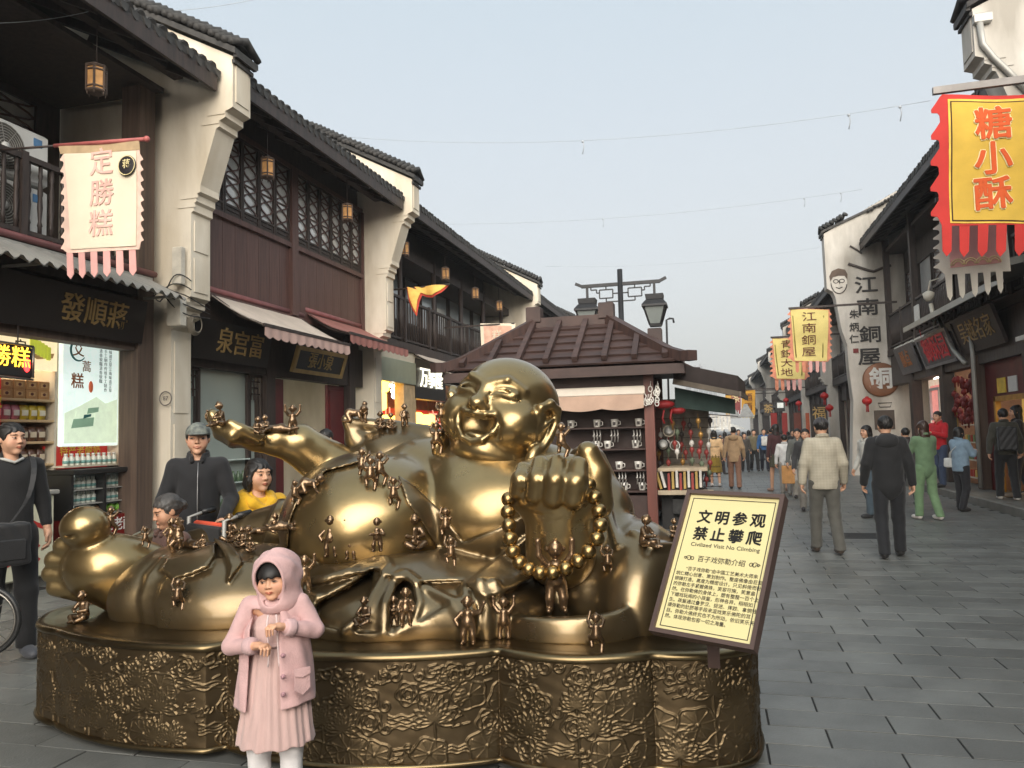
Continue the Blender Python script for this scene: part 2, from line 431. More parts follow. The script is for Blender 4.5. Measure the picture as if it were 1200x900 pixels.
for name, x0, x1, zt in (('right_kerb', 4.76, 4.94, .15), ('left_kerb', -7.36, -7.22, .12)):
    ke = tag(empty(name, (x0, 10, 0)), kind='structure')
    kb = MB(); kb.bev((0, .006, -.02), (x1-x0, 1.194, zt), .012); km = kb.mesh('kerb_stone', M_KERB)
    for i in range(40): link('kerb_stone', km, ke, (0, 3+1.2*i-10, rr.uniform(-.004, .004)))
mb = MB(); mb.box((4.94, 3, -.02), (5.9, 190, .142)); mb.box((4.76, 51.1, -.02), (4.94, 190, .14)); tag(put('right_pavement', mb, M_SLABF), kind='structure')
mb = MB(); mb.box((-9.2, 2, -.02), (-7.36, 46, .112)); tag(put('left_pavement', mb, M_SLABF), kind='structure')
# a cast drain cover let into the slabs
mb = MB(); o = atZ(1005, 628); mb.bev((o.x-.35, o.y-.3, -.01), (o.x+.35, o.y+.3, .006), .004)
for i in range(9): mb.box((o.x-.3, o.y-.25+i*.056, .006), (o.x+.3, o.y-.225+i*.056, .01))
put_thing('drain_cover', mb, mat('cast_iron', (.05, .052, .055), .5, .6), 'dark rectangular drain cover let into the grey street slabs', 'drain cover')
# ================================================================ row houses
M_PLAS = mat('cream_plaster', lin(228, 219, 202), .85, scale=2.2, col2=lin(202, 190, 169), bump=.25, bscale=20, stretch=(1.2, 1.2, .4), world=True, grime=.16)
M_PLASR = mat('grey_white_plaster', lin(216, 211, 202), .85, scale=1.8, col2=lin(164, 158, 148), bump=.25, bscale=20, stretch=(1.2, 1.2, .35), world=True, grime=.2)
M_TILE = mat('grey_clay_tile', lin(70, 68, 66), .75, scale=9, col2=lin(42, 41, 40), bump=.3, bscale=40, rand=.25)
M_DARK = mat('dark_stained_wood', lin(66, 54, 49), .55, scale=3, col2=lin(45, 37, 34), stretch=(6, 6, 1), bump=.15, rand=.12)
M_BROWN = mat('red_brown_wood', lin(98, 70, 64), .5, scale=2.5, col2=lin(78, 54, 49), stretch=(8, 8, .6), bump=.12, rand=.1)
M_WOOD = mat('weathered_wood', lin(98, 80, 68), .65, scale=2, col2=lin(70, 56, 48), stretch=(9, 9, .5), bump=.2)
M_GLASS = mat('window_glass', lin(206, 208, 206), .1, var=.25, scale=1.1, spec=.9, coat=.8)
M_FROST = mat('frosted_glass', lin(150, 160, 154), .25, var=.08, scale=.8, coat=.3)
M_BLACKB = mat('black_lacquer_board', lin(26, 23, 22), .35, var=.25, scale=3)
M_GOLDT = mat('gold_lettering', lin(176, 148, 96), .4, .55, var=.15)
M_RED = mat('red_paint', lin(120, 28, 26), .45, var=.18, scale=3)
M_MAROON = mat('maroon_door', lin(92, 26, 28), .45, var=.2, scale=3)
M_PARCH = mat('parchment', lin(190, 142, 88), .7, var=.25, scale=8)
M_GREYM = mat('grey_sheet_metal', lin(168, 166, 160), .5, .3, var=.12, scale=2)
M_PIPE = mat('dusty_pink_pipe', lin(134, 84, 84), .5, var=.12)
M_WHITE = mat('white_enamel', lin(218, 218, 214), .4, var=.06)
M_BLACK = mat('black_plastic', (.018, .018, .018), .4)
M_CREAMW = mat('shop_wall_cream', lin(206, 196, 176), .6, var=.06)
M_LAMP = mat('shop_ceiling_lamp', (1, .93, .8), .5, emit=10, ecol=(1, .92, .78))

_tile = {}
def roof(house, s, Xf, y0, y1, ze, ae=1.05, slope=.47, depth=4.2):
    """tiled eave: boards and rafters below, a row of barrel tiles above, each running up the slope"""
    P = lambda a, y, z: (Xf+s*a, y, z)
    zt = ze+slope*(ae+depth)
    mb = MB(); q = .10
    mb.prism([P(ae, y0, ze-.02), P(ae, y0, ze+q), P(-depth, y0, zt+q), P(-depth, y0, zt-.02)], (0, y1-y0, 0)); put('roof', mb, M_TILE, house)
    mb = MB(); mb.prism([P(ae-.02, y0, ze-.16), P(ae+.025, y0, ze-.16), P(ae+.025, y0, ze+.05), P(ae-.02, y0, ze+.05)], (0, y1-y0, 0)); put('eave_board', mb, M_DARK, house)
    rm = MB(); rm.bar((0, 0, 0), (s*(-depth*.4), 0, slope*depth*.4), .07, .11); rm = rm.mesh('rafter', M_DARK); n = max(3, int((y1-y0)/.55)); b = wloc(house)
    for i in range(n): link('rafter', rm, house, V(P(ae-.06, y0+(i+.5)*(y1-y0)/n, ze-.09+.05*0))-b)
    mb = MB(); mb.box(P(min(ae-.5, .6), y0, ze+.08) if s > 0 else P(min(ae-.5, .6), y0, ze+.08), P(min(ae-.5, .6)-.14, y1, ze+.22)); put('purlin', mb, M_DARK, house)
    key = (s, slope)
    if key not in _tile:
        mb = MB(); d = V((-s, 0, slope)).normalized(); n_ = V((s*slope, 0, 1)).normalized(); L_ = 2.6; vs = []; m_ = 7; st_ = []
        k = 7
        for i in range(k+1):
            for t_, rr_ in ((i/k, 1.0), ((i+.96)/k, .9)):
                if i == k and rr_ < 1: continue
                st_.append((t_, rr_))
        for t_, rr_ in st_: vs += [d*(t_*L_)+V((0, 1, 0))*(.075*rr_*math.cos(PI*j/m_))+n_*(.085*rr_*math.sin(PI*j/m_)) for j in range(m_+1)]
        f = [(i*(m_+1)+j, i*(m_+1)+j+1, (i+1)*(m_+1)+j+1, (i+1)*(m_+1)+j) for i in range(len(st_)-1) for j in range(m_)]
        f.append(tuple(range(m_+1))); mb.add(vs, f)
        mb.prism([V((s*.012, .085*math.cos(a), .012+.085*math.sin(a))) for a in np.linspace(0, 2*PI, 13)[:-1]], (-s*.02, 0, 0))     # round end of the barrel
        mb.prism([V((s*.02, .02, .03)), V((s*.02, .16, .03)), V((s*.03, .13, -.06)), V((s*.035, .09, -.085)), V((s*.03, .05, -.06))], (-s*.015, 0, 0))   # drip tile beside it
        _tile[key] = mb.mesh('roof_tile', M_TILE)
    n = int((y1-y0)/.185); rt = random.Random(int(y0*10))
    for i in range(n): link('roof_tile', _tile[key], house, V(P(ae+rt.uniform(0, .02), y0+(i+.5)*(y1-y0)/n, ze+.10+rt.uniform(-.008, .012)))-b, (rt.uniform(-.06, .06), 0, rt.uniform(-.02, .02)))

def firewall(s, Xf, y0, th, dz, label, group, m, foot=.32, name='gable_wall', ledge=True, tipz=6.45, sh=0., outline=None):
    """white party wall that steps out towards the street under a tiled coping"""
    P = lambda a, y, z: V((Xf+s*(a+(sh if a > .55 else 0)), y, z+(dz if z > 1 else 0)))
    o = empty(name, (Xf, y0, 0), label, 'wall', group)
    prof = [(-6.5, 0), (foot, 0), (foot, 2.85), (foot+.06, 2.9), (foot+.06, 3.0), (foot+.14, 3.03), (foot+.14, 3.12), (foot+.22, 3.15), (foot+.22, 3.24), (.62, 3.28), (.62, 4.4), (.66, 4.42), (.66, 4.52), (.70, 4.55), (.70, 4.64), (.76, 4.67), (.76, 4.76),
            (1.0, 5.5), (1.05, 5.52), (1.05, 5.6), (1.14, 5.64), (1.14, 5.72), (1.25, 5.76), (1.25, tipz), (-.9, tipz+1.14), (-6.5, tipz+3.94)]
    pp = [P(a, y0, z) for a, z in prof]
    if outline:                                          # measured outline of the street end
        e_ = [at(x, y, y0) for x, y in outline]; e_[0].z = 0; pp = [V((Xf-s*6.5, y0, 0))]+e_+[V((e_[-1].x, y0, tipz+dz))]+[V((Xf+s*(a+.6), y0, z+dz)) for a, z in prof[-2:]]; sh = s*(e_[-1].x-Xf)-1.25
    mb = MB(); mb.prism(pp, (0, th, 0)); put('wall_body', mb, m, o)
    # coping: little ridge of upright tiles on a projecting bed
    up = [(1.33, tipz+.0), (1.2, tipz+.07), (-.9, tipz+1.18), (-6.5, tipz+4.0)]
    mb = MB()
    for (a, z), (a2, z2) in zip(up[:-1], up[1:]):
        mb.prism([P(a, y0-.07, z), P(a, y0-.07, z+.08), P(a2, y0-.07, z2+.08), P(a2, y0-.07, z2)], (0, th+.14, 0))
    put('coping_bed', mb, M_TILE, o)
    tm = MB(); tm.tube([V((0, -th/2-.1, .04)), V((0, -th/4, .13)), V((0, 0, .18)), V((0, th/4, .13)), V((0, th/2+.1, .04))], [.05, .055, .06, .055, .05], 6); tm = tm.mesh('coping_tile', M_TILE)
    b = wloc(o); rt = random.Random(int(y0))
    a = 1.3
    while a > -3.2:
        z = np.interp(-a, [-u[0] for u in up], [u[1] for u in up])
        link('coping_tile', tm, o, P(a, y0+th/2, z+.09)-b, (rt.uniform(-.05, .05), rt.uniform(-.1, .1), rt.uniform(-.05, .05))); a -= .105
    mb = MB(); mb.box(P(1.335, y0-.03, tipz-.03), P(1.28, y0+th+.03, tipz+.02)); mb.box(P(1.29, y0-.02, tipz-.10), P(1.25, y0+th+.02, tipz-.05)); put('coping_nose', mb, M_TILE, o)
    if ledge:
        mb = MB()
        for a, z in ((foot+.10, 2.95), (foot+.18, 3.07), (.64, 3.2), (.72, 4.47), (.76, 4.59), (1.08, 5.56), (1.17, 5.68)): mb.box(P(a-.03, y0-.012, z), P(a-.3, y0-.002, z+.045))
        for a, z0, z1 in ((foot, .3, 1.6), (foot, 1.75, 2.7), (.62, 3.35, 3.8), (.62, 3.9, 4.3), (1.25, 5.85, tipz-.1)):
            mb.box(P(a+.014, y0+.06, z0), P(a, y0+th-.06, z1))
        put('corbel_moulding', mb, m, o)
    return o

_lant = {}
def lantern(p, label, group='wooden lanterns under the eaves', sc=.78):
    o = empty('hanging_lantern', V(p)+V((0, 0, .06)), label, 'lantern', group)
    if 'a' not in _lant:
        fr = MB(); n = 6
        for k in range(n):
            a, b = 2*PI*k/n, 2*PI*(k+1)/n; A_, B_ = V((.13*math.cos(a), .13*math.sin(a), 0)), V((.13*math.cos(b), .13*math.sin(b), 0))
            fr.bar(A_+V((0, 0, -.02)), A_+V((0, 0, .36)), .022)
            for z in (0, .05, .29, .34): fr.bar(A_+V((0, 0, z)), B_+V((0, 0, z)), .018)
        fr.lathe([(.02, .36), (.15, .345), (.15, .36), (.05, .40), (.02, .41)], n=6); fr.lathe([(.12, -.03), (.14, 0), (.12, .01)], n=6)
        for k in range(6): a = 2*PI*k/6; fr.tube([(.12*math.cos(a), .12*math.sin(a), -.02), (.12*math.cos(a), .12*math.sin(a), -.07)], .008, 5)
        sh = MB(); sh.lathe([(.118, .01), (.118, .335)], n=6, smooth=False)
        co = MB(); co.tube([(0, 0, .4), (0, 0, 1.0)], .008, 5)
        _lant['a'] = (fr.mesh('lantern_frame', M_WOOD), sh.mesh('lantern_shade', M_PARCH), co.mesh('hanging_cord', M_DARK))
    for n, me in zip(('lantern_frame', 'lantern_shade', 'hanging_cord'), _lant['a']): link(n, me, o)
    o.scale = (sc, sc, sc); return o

def lattice(mb, s, x, y0, y1, z0, z1, nz_=5, t=.017, d=.024):
    """one lattice of wavy crossing strips in a window"""
    h = (z1-z0)/nz_; ym = (y0+y1)/2; w_ = (y1-y0)/2-.008
    for sg in (1, -1):
        pts = [V((x, ym+sg*w_*math.sin(PI*(z-z0)/h+PI/2)*.97, z)) for z in np.linspace(z0, z1, nz_*4+1)]
        for a, b in zip(pts[:-1], pts[1:]): mb.bar(a, b, d, t, up=(1, 0, 0))
    for k in range(1, nz_): 
        if k % 2 == 0: mb.bar((x, y0, z0+k*h), (x, y1, z0+k*h), d*.7, t*.8, up=(1, 0, 0))

def window(house, s, x, y0, y1, z0, z1, lat=True, nz_=5, solid=.0, glass=None):
    """window > frame pieces, lattice, pane"""
    b = V((x, (y0+y1)/2, z0)); f = .035
    mb = MB(); mb.bar((x, y0+f/2, z0), (x, y0+f/2, z1), f, .06, up=(1, 0, 0)); mb.bar((x, y1-f/2, z0), (x, y1-f/2, z1), f, .06, up=(1, 0, 0))
    for z in (z0+f/2, z1-f/2) + ((z0+solid,) if solid else ()): mb.bar((x+s*.002, y0+f, z), (x+s*.002, y1-f, z), f, .055, up=(1, 0, 0))
    if solid: mb.box((x-.012, y0+f, z0+f), (x+.012, y1-f, z0+solid-f/2)); mb.box((x+s*.012, y0+f+.05, z0+f+.05), (x+s*.024, y1-f-.05, z0+solid-f/2-.05))
    o = put('window', mb, M_DARK, house, b)
    zz = z0+solid+f/2
    if lat:
        mb = MB(); lattice(mb, s, x+s*.005, y0+f, y1-f, zz, z1-f, nz_); put('lattice', mb, M_BROWN, o)
    mb = MB(); mb.box((x-s*.02-.004, y0+f*.5, zz-.01), (x-s*.02+.004, y1-f*.5, z1-f*.5)); put('pane', mb, glass or M_GLASS, o)
    return o

def railing(house, s, x, y0, y1, z0, z1, step=.125, turned=True, m=None):
    m = m or M_DARK; mb = MB(); mb.bar((x, y0, z1), (x, y1, z1), .07, .06); mb.bar((x, y0, z0+.06), (x, y1, z0+.06), .06, .05); put('handrail', mb, m, house)
    h = z1-z0-.1
    mb = MB(); prof = [(.022, 0), (.022, .12*h), (.03, .14*h), (.018, .2*h), (.03, .4*h), (.022, .55*h), (.03, .6*h), (.018, .8*h), (.028, .86*h), (.022, .88*h), (.022, h)] if turned else [(.016, 0), (.022, .5*h), (.016, h)]
    mb.lathe(prof, n=7); me = mb.mesh('baluster', m); n = max(2, int((y1-y0)/step)); b = wloc(house)
    for i in range(n): link('baluster', me, house, V((x, y0+(i+.5)*(y1-y0)/n, z0+.07))-b)
    for i in range(int((y1-y0)/1.6)+1): yy = y0+i*(y1-y0)/max(1, int((y1-y0)/1.6)); mb = MB(); mb.box((x-.045, yy-.04, z0), (x+.045, yy+.04, z1+.06)); put('rail_post', mb, m, house)

def awning(label, s, Xf, y0, y1, zt, a1, z1, m, valance=.17, group='fabric shop awnings', name='shop_awning', scallop=.22, mv=None):
    P = lambda a, y, z: V((Xf+s*a, y, z))
    o = empty(name, P(0, (y0+y1)/2, zt), label, 'awning', group)
    mb = MB(); n = 24; G = []
    for i in range(6):
        t = i/5; G.append([P(.06+t*(a1-.06), y0+(y1-y0)*j/n, zt-.05+(z1-zt+.05)*t-.035*math.sin(PI*t)*(1+.3*math.cos(2*PI*j/6))) for j in range(n+1)])
    mb.grid(G); G2 = [[p+V((0, 0, -.012)) for p in r_] for r_ in G]; mb.grid([r_[::-1] for r_ in G2]); put('canopy_cloth', mb, m, o)
    mb = MB(); N = int((y1-y0)/scallop)*6; top, bot = [], []
    for j in range(N+1):
        y = y0+(y1-y0)*j/N; ph = j/6 % 1; top.append(P(a1, y, z1)); bot.append(P(a1+.012*math.sin(j*.9), y, z1-valance+.045*(abs(math.sin(PI*ph))*-1+.6)))
    mb.grid([top, bot]); mb.grid([[p+V((-s*.008, 0, 0)) for p in r_][::-1] for r_ in (top, bot)]); put('valance', mb, mv or m, o)
    mb = MB(); mb.tube([P(.06, y0-.05, zt), P(.06, y1+.05, zt)], .05, 10); put('roller_tube', mb, M_PIPE, o)
    mb = MB(); mb.bar(P(a1-.01, y0-.02, z1+.005), P(a1-.01, y1+.02, z1+.005), .035, .05)
    for y in (y0+.06, y1-.06): mb.bar(P(.08, y, zt-.08), P(a1*.55, y, (zt+z1)/2-.12), .04); mb.bar(P(a1*.55, y, (zt+z1)/2-.12), P(a1, y, z1-.01), .04)
    put('folding_arm', mb, M_DARK, o); return o

def signboard(label, s, x, y0, y1, z0, z1, chars, size, m, mt, tilt=.12, frame=None, rev=False, bold=.012, mixed=None, cat='signboard', dy=0., th=.05, sxs=1.):
    """shop board leaning out at its top, with raised characters"""
    o = empty('shop_sign', (x, (y0+y1)/2, z0), label, cat)
    u = V((s*math.sin(tilt), 0, math.cos(tilt))); h = z1-z0; rx = V((0, s, 0)); nrm = rx.cross(u); c0 = V((x, (y0+y1)/2, z0))
    mb = MB(); mb.obox(c0+u*(h/2)-nrm*(th/2), rx*((y1-y0)/2), u*(h/2), nrm*(th/2)); put('board', mb, m, o)
    if frame:
        mb = MB(); w_ = .035
        for sg in (-1, 1): mb.obox(c0+u*(h/2)+rx*sg*((y1-y0)/2), rx*w_, u*(h/2+w_), nrm*.03); mb.obox(c0+u*(h/2+sg*h/2), rx*((y1-y0)/2), u*w_, nrm*.028)
        put('board_frame', mb, frame, o)
    t = chars[::-1] if rev else chars
    text(t, size, mt, o, c0+u*(h/2)+nrm*.001+rx*dy, rx, u, bold, .012, sx=sxs); return o

def shop_lamps(house, pts, ln=.9):
    mb = MB()
    for p in pts: mb.box((p[0]-.06, p[1]-ln/2, p[2]-.03), (p[0]+.06, p[1]+ln/2, p[2]))
    return put('ceiling_lamp', mb, M_LAMP, house)

XL = -7.2
# ---------------------------------------------------------------- left, first house
H1 = empty('timber_shop_house', (XL, 6.6, 0), 'dark timber two storey shop house with balcony, nearest on the left', 'house')
roof(H1, 1, XL, 3.0, 8.56, 6.3)
mb = MB(); mb.box((-8.75, 3, 3.6), (-7.05, 8.3, 3.76)); mb.box((-7.22, 3, 3.42), (-7.04, 8.3, 3.62)); put('balcony_floor', mb, M_DARK, H1)
mb = MB(); mb.box((-8.75, 3, 3.76), (-8.65, 8.56, 8.3)); mb.box((-13, 3, 0), (-12.9, 8.56, 9)); put('upper_wall', mb, M_DARK, H1)
mb = MB(); mb.box((-8.6, 3, 6.2), (-6.9, 8.5, 6.26)); put('soffit', mb, M_DARK, H1)
railing(H1, 1, -7.1, 3.2, 8.22, 3.78, 4.66, .15)
for i, y in enumerate((5.9, 6.65, 7.4)):
    window(H1, 1, -8.58, y, y+.72, 3.85, 6.1, True, 8, .75)
mb = MB(); mb.bev((-7.3, 8.2, .11), (-7.02, 8.48, 6.35), .015); put('post', mb, M_WOOD, H1)
mb = MB(); mb.box((-7.28, 3, 2.72), (-7.06, 8.2, 2.86)); put('lintel', mb, M_WOOD, H1)
mb = MB(); mb.box((-7.3, 3, 2.86), (-7.16, 8.2, 3.42)); put('fascia_wall', mb, M_DARK, H1)
mb = MB(); mb.box((-9.3, 3, .1), (-9.2, 8.5, 3.4)); mb.box((-9.2, 8.44, .1), (-7.3, 8.53, 3.4)); put('shop_wall', mb, M_CREAMW, H1)
mb = MB(); mb.box((-9.2, 3, 2.95), (-7.3, 8.44, 3.0)); put('shop_ceiling', mb, M_CREAMW, H1)
shop_lamps(H1, [(-7.7, 6.0, 2.93), (-7.7, 7.3, 2.93), (-8.4, 6.6, 2.93)])
# corrugated canopy over the shop front
cn = empty('shop_canopy', (-7.1, 6.5, 3.7), 'grey corrugated canopy with wavy lower edge above the first shop', 'canopy')
mb = MB(); n = 150; G = [[V((-7.08+t*.62, 3.3+5.1*j/n, 3.70-t*.32+.022*math.sin(j*1.3)*(.3+t))) for j in range(n+1)] for t in (0, .5, 1)]
mb.grid(G); mb.grid([[p+V((-.004, 0, -.012)) for p in r_][::-1] for r_ in G]); put('corrugated_sheet', mb, M_GREYM, cn)
mb = MB(); mb.tube([(-7.02, 3.2, 3.75), (-7.02, 8.5, 3.75)], .04, 10); put('canopy_pipe', mb, M_PIPE, cn)
mb = MB(); mb.bar((-7.04, 3.3, 3.66), (-7.04, 8.45, 3.66), .05, .07); 
for y in (4.2, 6.3, 8.3): mb.bar((-7.06, y, 3.4), (-6.5, y, 3.4), .03); mb.bar((-7.06, y, 3.62), (-6.5, y, 3.37), .03)
put('canopy_frame', mb, M_GREYM, cn)
signboard('wide black signboard with gold characters under the corrugated canopy', 1, -6.98, 6.1, 8.22, 2.80, 3.34, '發順蔣', .34, M_BLACKB, M_GOLDT, .16, bold=.008, dy=.25)
# air conditioners on the balcony
def ac_unit(p, label):
    o = empty('air_conditioner', p, label, 'air conditioner', 'air conditioners stacked on the balcony')
    mb = MB(); mb.bev((-.30, -.45, 0), (0, .45, .60), .025); put('casing', mb, M_WHITE, o, V((0, 0, 0))) if False else link('casing', mb.mesh('casing', M_WHITE), o)
    mb = MB(); mb.prism([(.003, -.1+.25*math.cos(a), .30+.25*math.sin(a)) for a in np.linspace(0, 2*PI, 29)[:-1]], (-.02, 0, 0)); link('fan_recess', mb.mesh('fan_recess', mat('fan_grey', lin(92, 88, 82), .6)), o)
    mb = MB()
    for r_ in np.linspace(.045, .25, 8): mb.tube([(.008, -.1+r_*math.cos(a), .30+r_*math.sin(a)) for a in np.linspace(0, 2*PI, 25)[:-1]], .006, 4, closed=True)
    for k in range(4): a = PI*k/4+.2; mb.tube([(.008, -.1-.25*math.cos(a), .30-.25*math.sin(a)), (.008, -.1+.25*math.cos(a), .30+.25*math.sin(a))], .005, 4)
    link('fan_guard', mb.mesh('fan_guard', M_GREYM), o)
    mb = MB(); mb.lathe([(.05, 0), (.045, .02), (.0, .024)], (.008, -.1, .30), 12, (1, 0, 0)); link('fan_hub', mb.mesh('fan_hub', M_WHITE), o)
    mb = MB(); mb.box((.001, .26, .44), (.006, .37, .53)); link('energy_label', mb.mesh('energy_label', mat('label_blue', lin(86, 132, 176), .5)), o)
    return o
ac_unit((-7.24, 6.55, 4.46), 'white air conditioner on top of another, behind the left balcony railing')
ac_unit((-7.24, 6.55, 3.82), 'white air conditioner standing on the balcony floor below another')
lantern((-6.42, 6.83, 5.36), 'wooden lantern under the nearest left eave, above the pale banner')

# ---- shop goods of the first house
SH = empty('display_shelf', (-7.72, 7.2, .12), 'tall cream display shelf full of packaged snacks in the first shop', 'shelf')
sx0, sx1, sy0, sy1 = -7.98, -7.56, 6.62, 7.50
mb = MB(); mb.box((sx0-.03, sy0, .12), (sx0, sy1, 2.9)); put('back_panel', mb, M_CREAMW, SH)
for y in (sy0, sy1-.03): mb = MB(); mb.box((sx0, y, .12), (sx1, y+.03, 2.9)); put('side_panel', mb, M_CREAMW, SH)
LV = [1.07, 1.33, 1.59, 1.84, 2.08]
for z in LV: mb = MB(); mb.bev((sx0, sy0+.03, z-.03), (sx1, sy1-.03, z), .006); put('shelf_board', mb, mat('shelf_wood', lin(206, 176, 134), .5, var=.08), SH)
# printed picture above the shelf
PB = empty('picture_panel', (-7.56, 7.2, 2.45), 'backlit picture panel of green rice cakes above the snack shelf', 'poster')
mb = MB(); mb.box((-7.60, 6.65, 2.42), (-7.555, 7.49, 2.92)); put('panel', mb, mat('picture_ground', lin(214, 200, 166), .4, emit=.55, ecol=lin(214, 196, 156)), PB)
for i in range(6): mb = MB(); y = 7.1+i*.045; mb.bev((-7.553, y, 2.62+.02*i*-.8), (-7.535, y+.055, 2.80-.02*i), .008); put('printed_cake', mb, mat('cake_green', lin(172, 178, 62), .5, emit=.35), PB)
mb = MB(); mb.prism([(-7.552, 7.06, 2.62), (-7.552, 7.2, 2.54), (-7.552, 7.42, 2.57), (-7.552, 7.44, 2.63), (-7.552, 7.2, 2.60)], (.004, 0, 0)); put('printed_tray', mb, mat('tray_buff', lin(176, 140, 92), .5, emit=.2), PB)
text('定', .16, M_BLACK, PB, (-7.552, 6.98, 2.66), (0, 1, 0), (0, 0, 1), .01, .003)
# lightbox poster
LB = empty('lightbox_poster', (-7.5, 7.98, 1.55), 'tall backlit white poster with teal ring and green rice cake picture', 'poster')
mb = MB(); mb.bev((-7.58, 7.535, 1.52), (-7.51, 8.42, 2.90), .01); put('lightbox', mb, mat('lightbox_white', lin(222, 232, 226), .4, emit=.35, ecol=lin(214, 230, 224)), LB)
mt1 = mat('print_teal', lin(40, 92, 92), .5, emit=.12); mt2 = mat('print_brown', lin(132, 78, 42), .5, emit=.1); mt3 = mat('print_sage', lin(112, 140, 118), .5, emit=.3); mt4 = mat('print_pale', lin(186, 200, 176), .5, emit=.4)
mb = MB(); a_ = np.linspace(.6, 5.6, 22); mb.tube([(-7.508, 7.76+.12*math.cos(a), 2.70+.13*math.sin(a)) for a in a_], [.006+.010*math.sin(PI*i/21) for i in range(22)], 5); put('brush_ring', mb, mt1, LB)
text('艾', .19, mt2, LB, (-7.509, 7.76, 2.70), (0, 1, 0), (0, 0, 1), .012, .003); text('蒿', .15, mt2, LB, (-7.509, 7.89, 2.50), (0, 1, 0), (0, 0, 1), .006, .003); text('糕', .2, mt2, LB, (-7.509, 7.75, 2.31), (0, 1, 0), (0, 0, 1), .012, .003)
mb = MB(); mb.lathe([(.035, 0), (.035, .004)], (-7.509, 7.96, 2.26), 14, (1, 0, 0)); mb.v = [(x, y, 2.26+(z-2.26)*2.1) for x, y, z in mb.v]; put('printed_seal', mb, mat('print_orange', lin(196, 96, 62), .5, emit=.2), LB)
for i, l_ in enumerate(('清香软糯', '传统手工制作', '江南味道艾草')): text(l_+l_, .055, M_BLACK, LB, (-7.509, 8.12+.08*i, 2.53), (0, 1, 0), (0, 0, 1), .0, .002, True, 1.0)
mb = MB(); mb.prism([(-7.509, 7.56, 1.92), (-7.509, 7.8, 2.02), (-7.509, 8.05, 2.14), (-7.509, 8.2, 2.06), (-7.509, 8.4, 2.12), (-7.509, 8.4, 1.56), (-7.509, 7.56, 1.56)], (.002, 0, 0)); put('printed_hill', mb, mt4, LB)
for i, (y, z, w_, h_, m_) in enumerate(((7.66, 1.74, .34, .14, mt3), (7.72, 1.88, .16, .09, mt4), (7.9, 1.92, .18, .09, mt3), (8.0, 1.78, .3, .2, mt4), (7.84, 1.86, .12, .06, mt1))):
    mb = MB(); mb.prism([(-7.506+.001*i, y, z), (-7.506+.001*i, y+w_, z+.03), (-7.506+.001*i, y+w_*1.05, z+h_), (-7.506+.001*i, y+w_*.1, z+h_*.8)], (.002, 0, 0)); put('printed_cake', mb, m_, LB)
for i in range(6): text('艾'*1, .001, mt1, LB, (-7.509, 7.6, 1.6), (0, 1, 0), (0, 0, 1)) if False else None

def goods(kind, name, make, mats, spots, cat, group, lab):
    """copies of one packaged good, each a thing; lab(i) names its place"""
    first = None
    for i, (p, rz, k) in enumerate(spots):
        me = make[k % len(make)] if isinstance(make, list) else make
        o = link(name, me, None, p, (0, 0, rz)); tag(o, lab(i), cat, group)
ORD = ['first', 'second', 'third', 'fourth', 'fifth', 'sixth', 'seventh', 'eighth', 'ninth', 'tenth', 'eleventh', 'twelfth', 'thirteenth', 'fourteenth', 'fifteenth', 'sixteenth']
def bag_mesh(c1, c2, w=.1, h=.17, d=.05):
    mb = MB(); G = []
    for i in range(7):
        t = i/6; th = d*math.sin(PI*min(1, max(0, t)))**.6; G.append((t, th))
    vs = []; f = []
    for t, th in G: vs += [(-th/2, -w/2, t*h), (-th*.5, 0, t*h), (-th/2, w/2, t*h), (th/2, w/2, t*h), (th*.62, 0, t*h), (th/2, -w/2, t*h)]
    for i in range(6):
        for j in range(6): f.append((i*6+j, (i+1)*6+j, (i+1)*6+(j+1) % 6, i*6+(j+1) % 6)[::-1])
    mb.add(vs, f, True); mb.cur = 1; mb.prism([(d*.42, -w*.36, h*.28), (d*.42, w*.36, h*.28), (d*.42, w*.36, h*.66), (d*.42, -w*.36, h*.66)], (.012, 0, 0))
    return mb.mesh('snack_bag', [mat('bag_%d_%d_%d' % c1, lin(*c1), .3, coat=.4), mat('bag_%d_%d_%d' % c2, lin(*c2), .4)])
bx = MB(); bx.bev((-.1, -.075, 0), (.1, .075, .105), .006); bx.cur = 1; bx.prism([(.101, -.045, .03), (.101, .045, .03), (.101, .045, .08), (.101, -.045, .08)], (.002, 0, 0)); bx.cur = 2; bx.prism([(.103, .022*math.cos(a), .055+.018*math.sin(a)) for a in np.linspace(0, 2*PI, 9)[:-1]], (.002, 0, 0))
bxm = bx.mesh('cake_box', [mat('kraft_box', lin(178, 132, 84), .6), mat('kraft_light', lin(204, 164, 112), .6), mat('maroon_dot', lin(96, 40, 36), .5)])
goods('box', 'cake_box', bxm, None, [((-7.68, 6.74+.165*(i % 4)+.1, 2.08+.105*(i//4)), 0, 0) for i in range(8)], 'box', 'kraft boxes on the top shelf', lambda i: '%s kraft cake box from the left in the %s row of the top shelf' % (ORD[i % 4], ('lower', 'upper')[i//4]))
bags = [bag_mesh((196, 110, 128), (232, 226, 214)), bag_mesh((206, 182, 46), (236, 232, 210)), bag_mesh((96, 62, 44), (214, 200, 176)), bag_mesh((92, 120, 96), (226, 226, 214)), bag_mesh((190, 186, 60), (240, 240, 226))]
sp = []; lb = []
for z, row_, nm in ((1.84, [0, 0, 0, 1, 1, 1], 'pink and yellow'), (1.59, [3, 3, 3, 2, 2, 2], 'green and brown'), (1.33, [2, 2, 3, 2, 2, 2], 'dark'), (1.07, [4, 4, 4, 4, 4, 4], 'lime yellow')):
    for i, k in enumerate(row_): sp.append(((-7.66, 6.78+.118*i, z), random.uniform(-.15, .15), k)); lb.append('%s snack bag from the left on the shelf of %s packs' % (ORD[i], nm))
goods('bag', 'snack_bag', bags, None, sp, 'snack bag', 'snack bags on the display shelf', lambda i: lb[i])
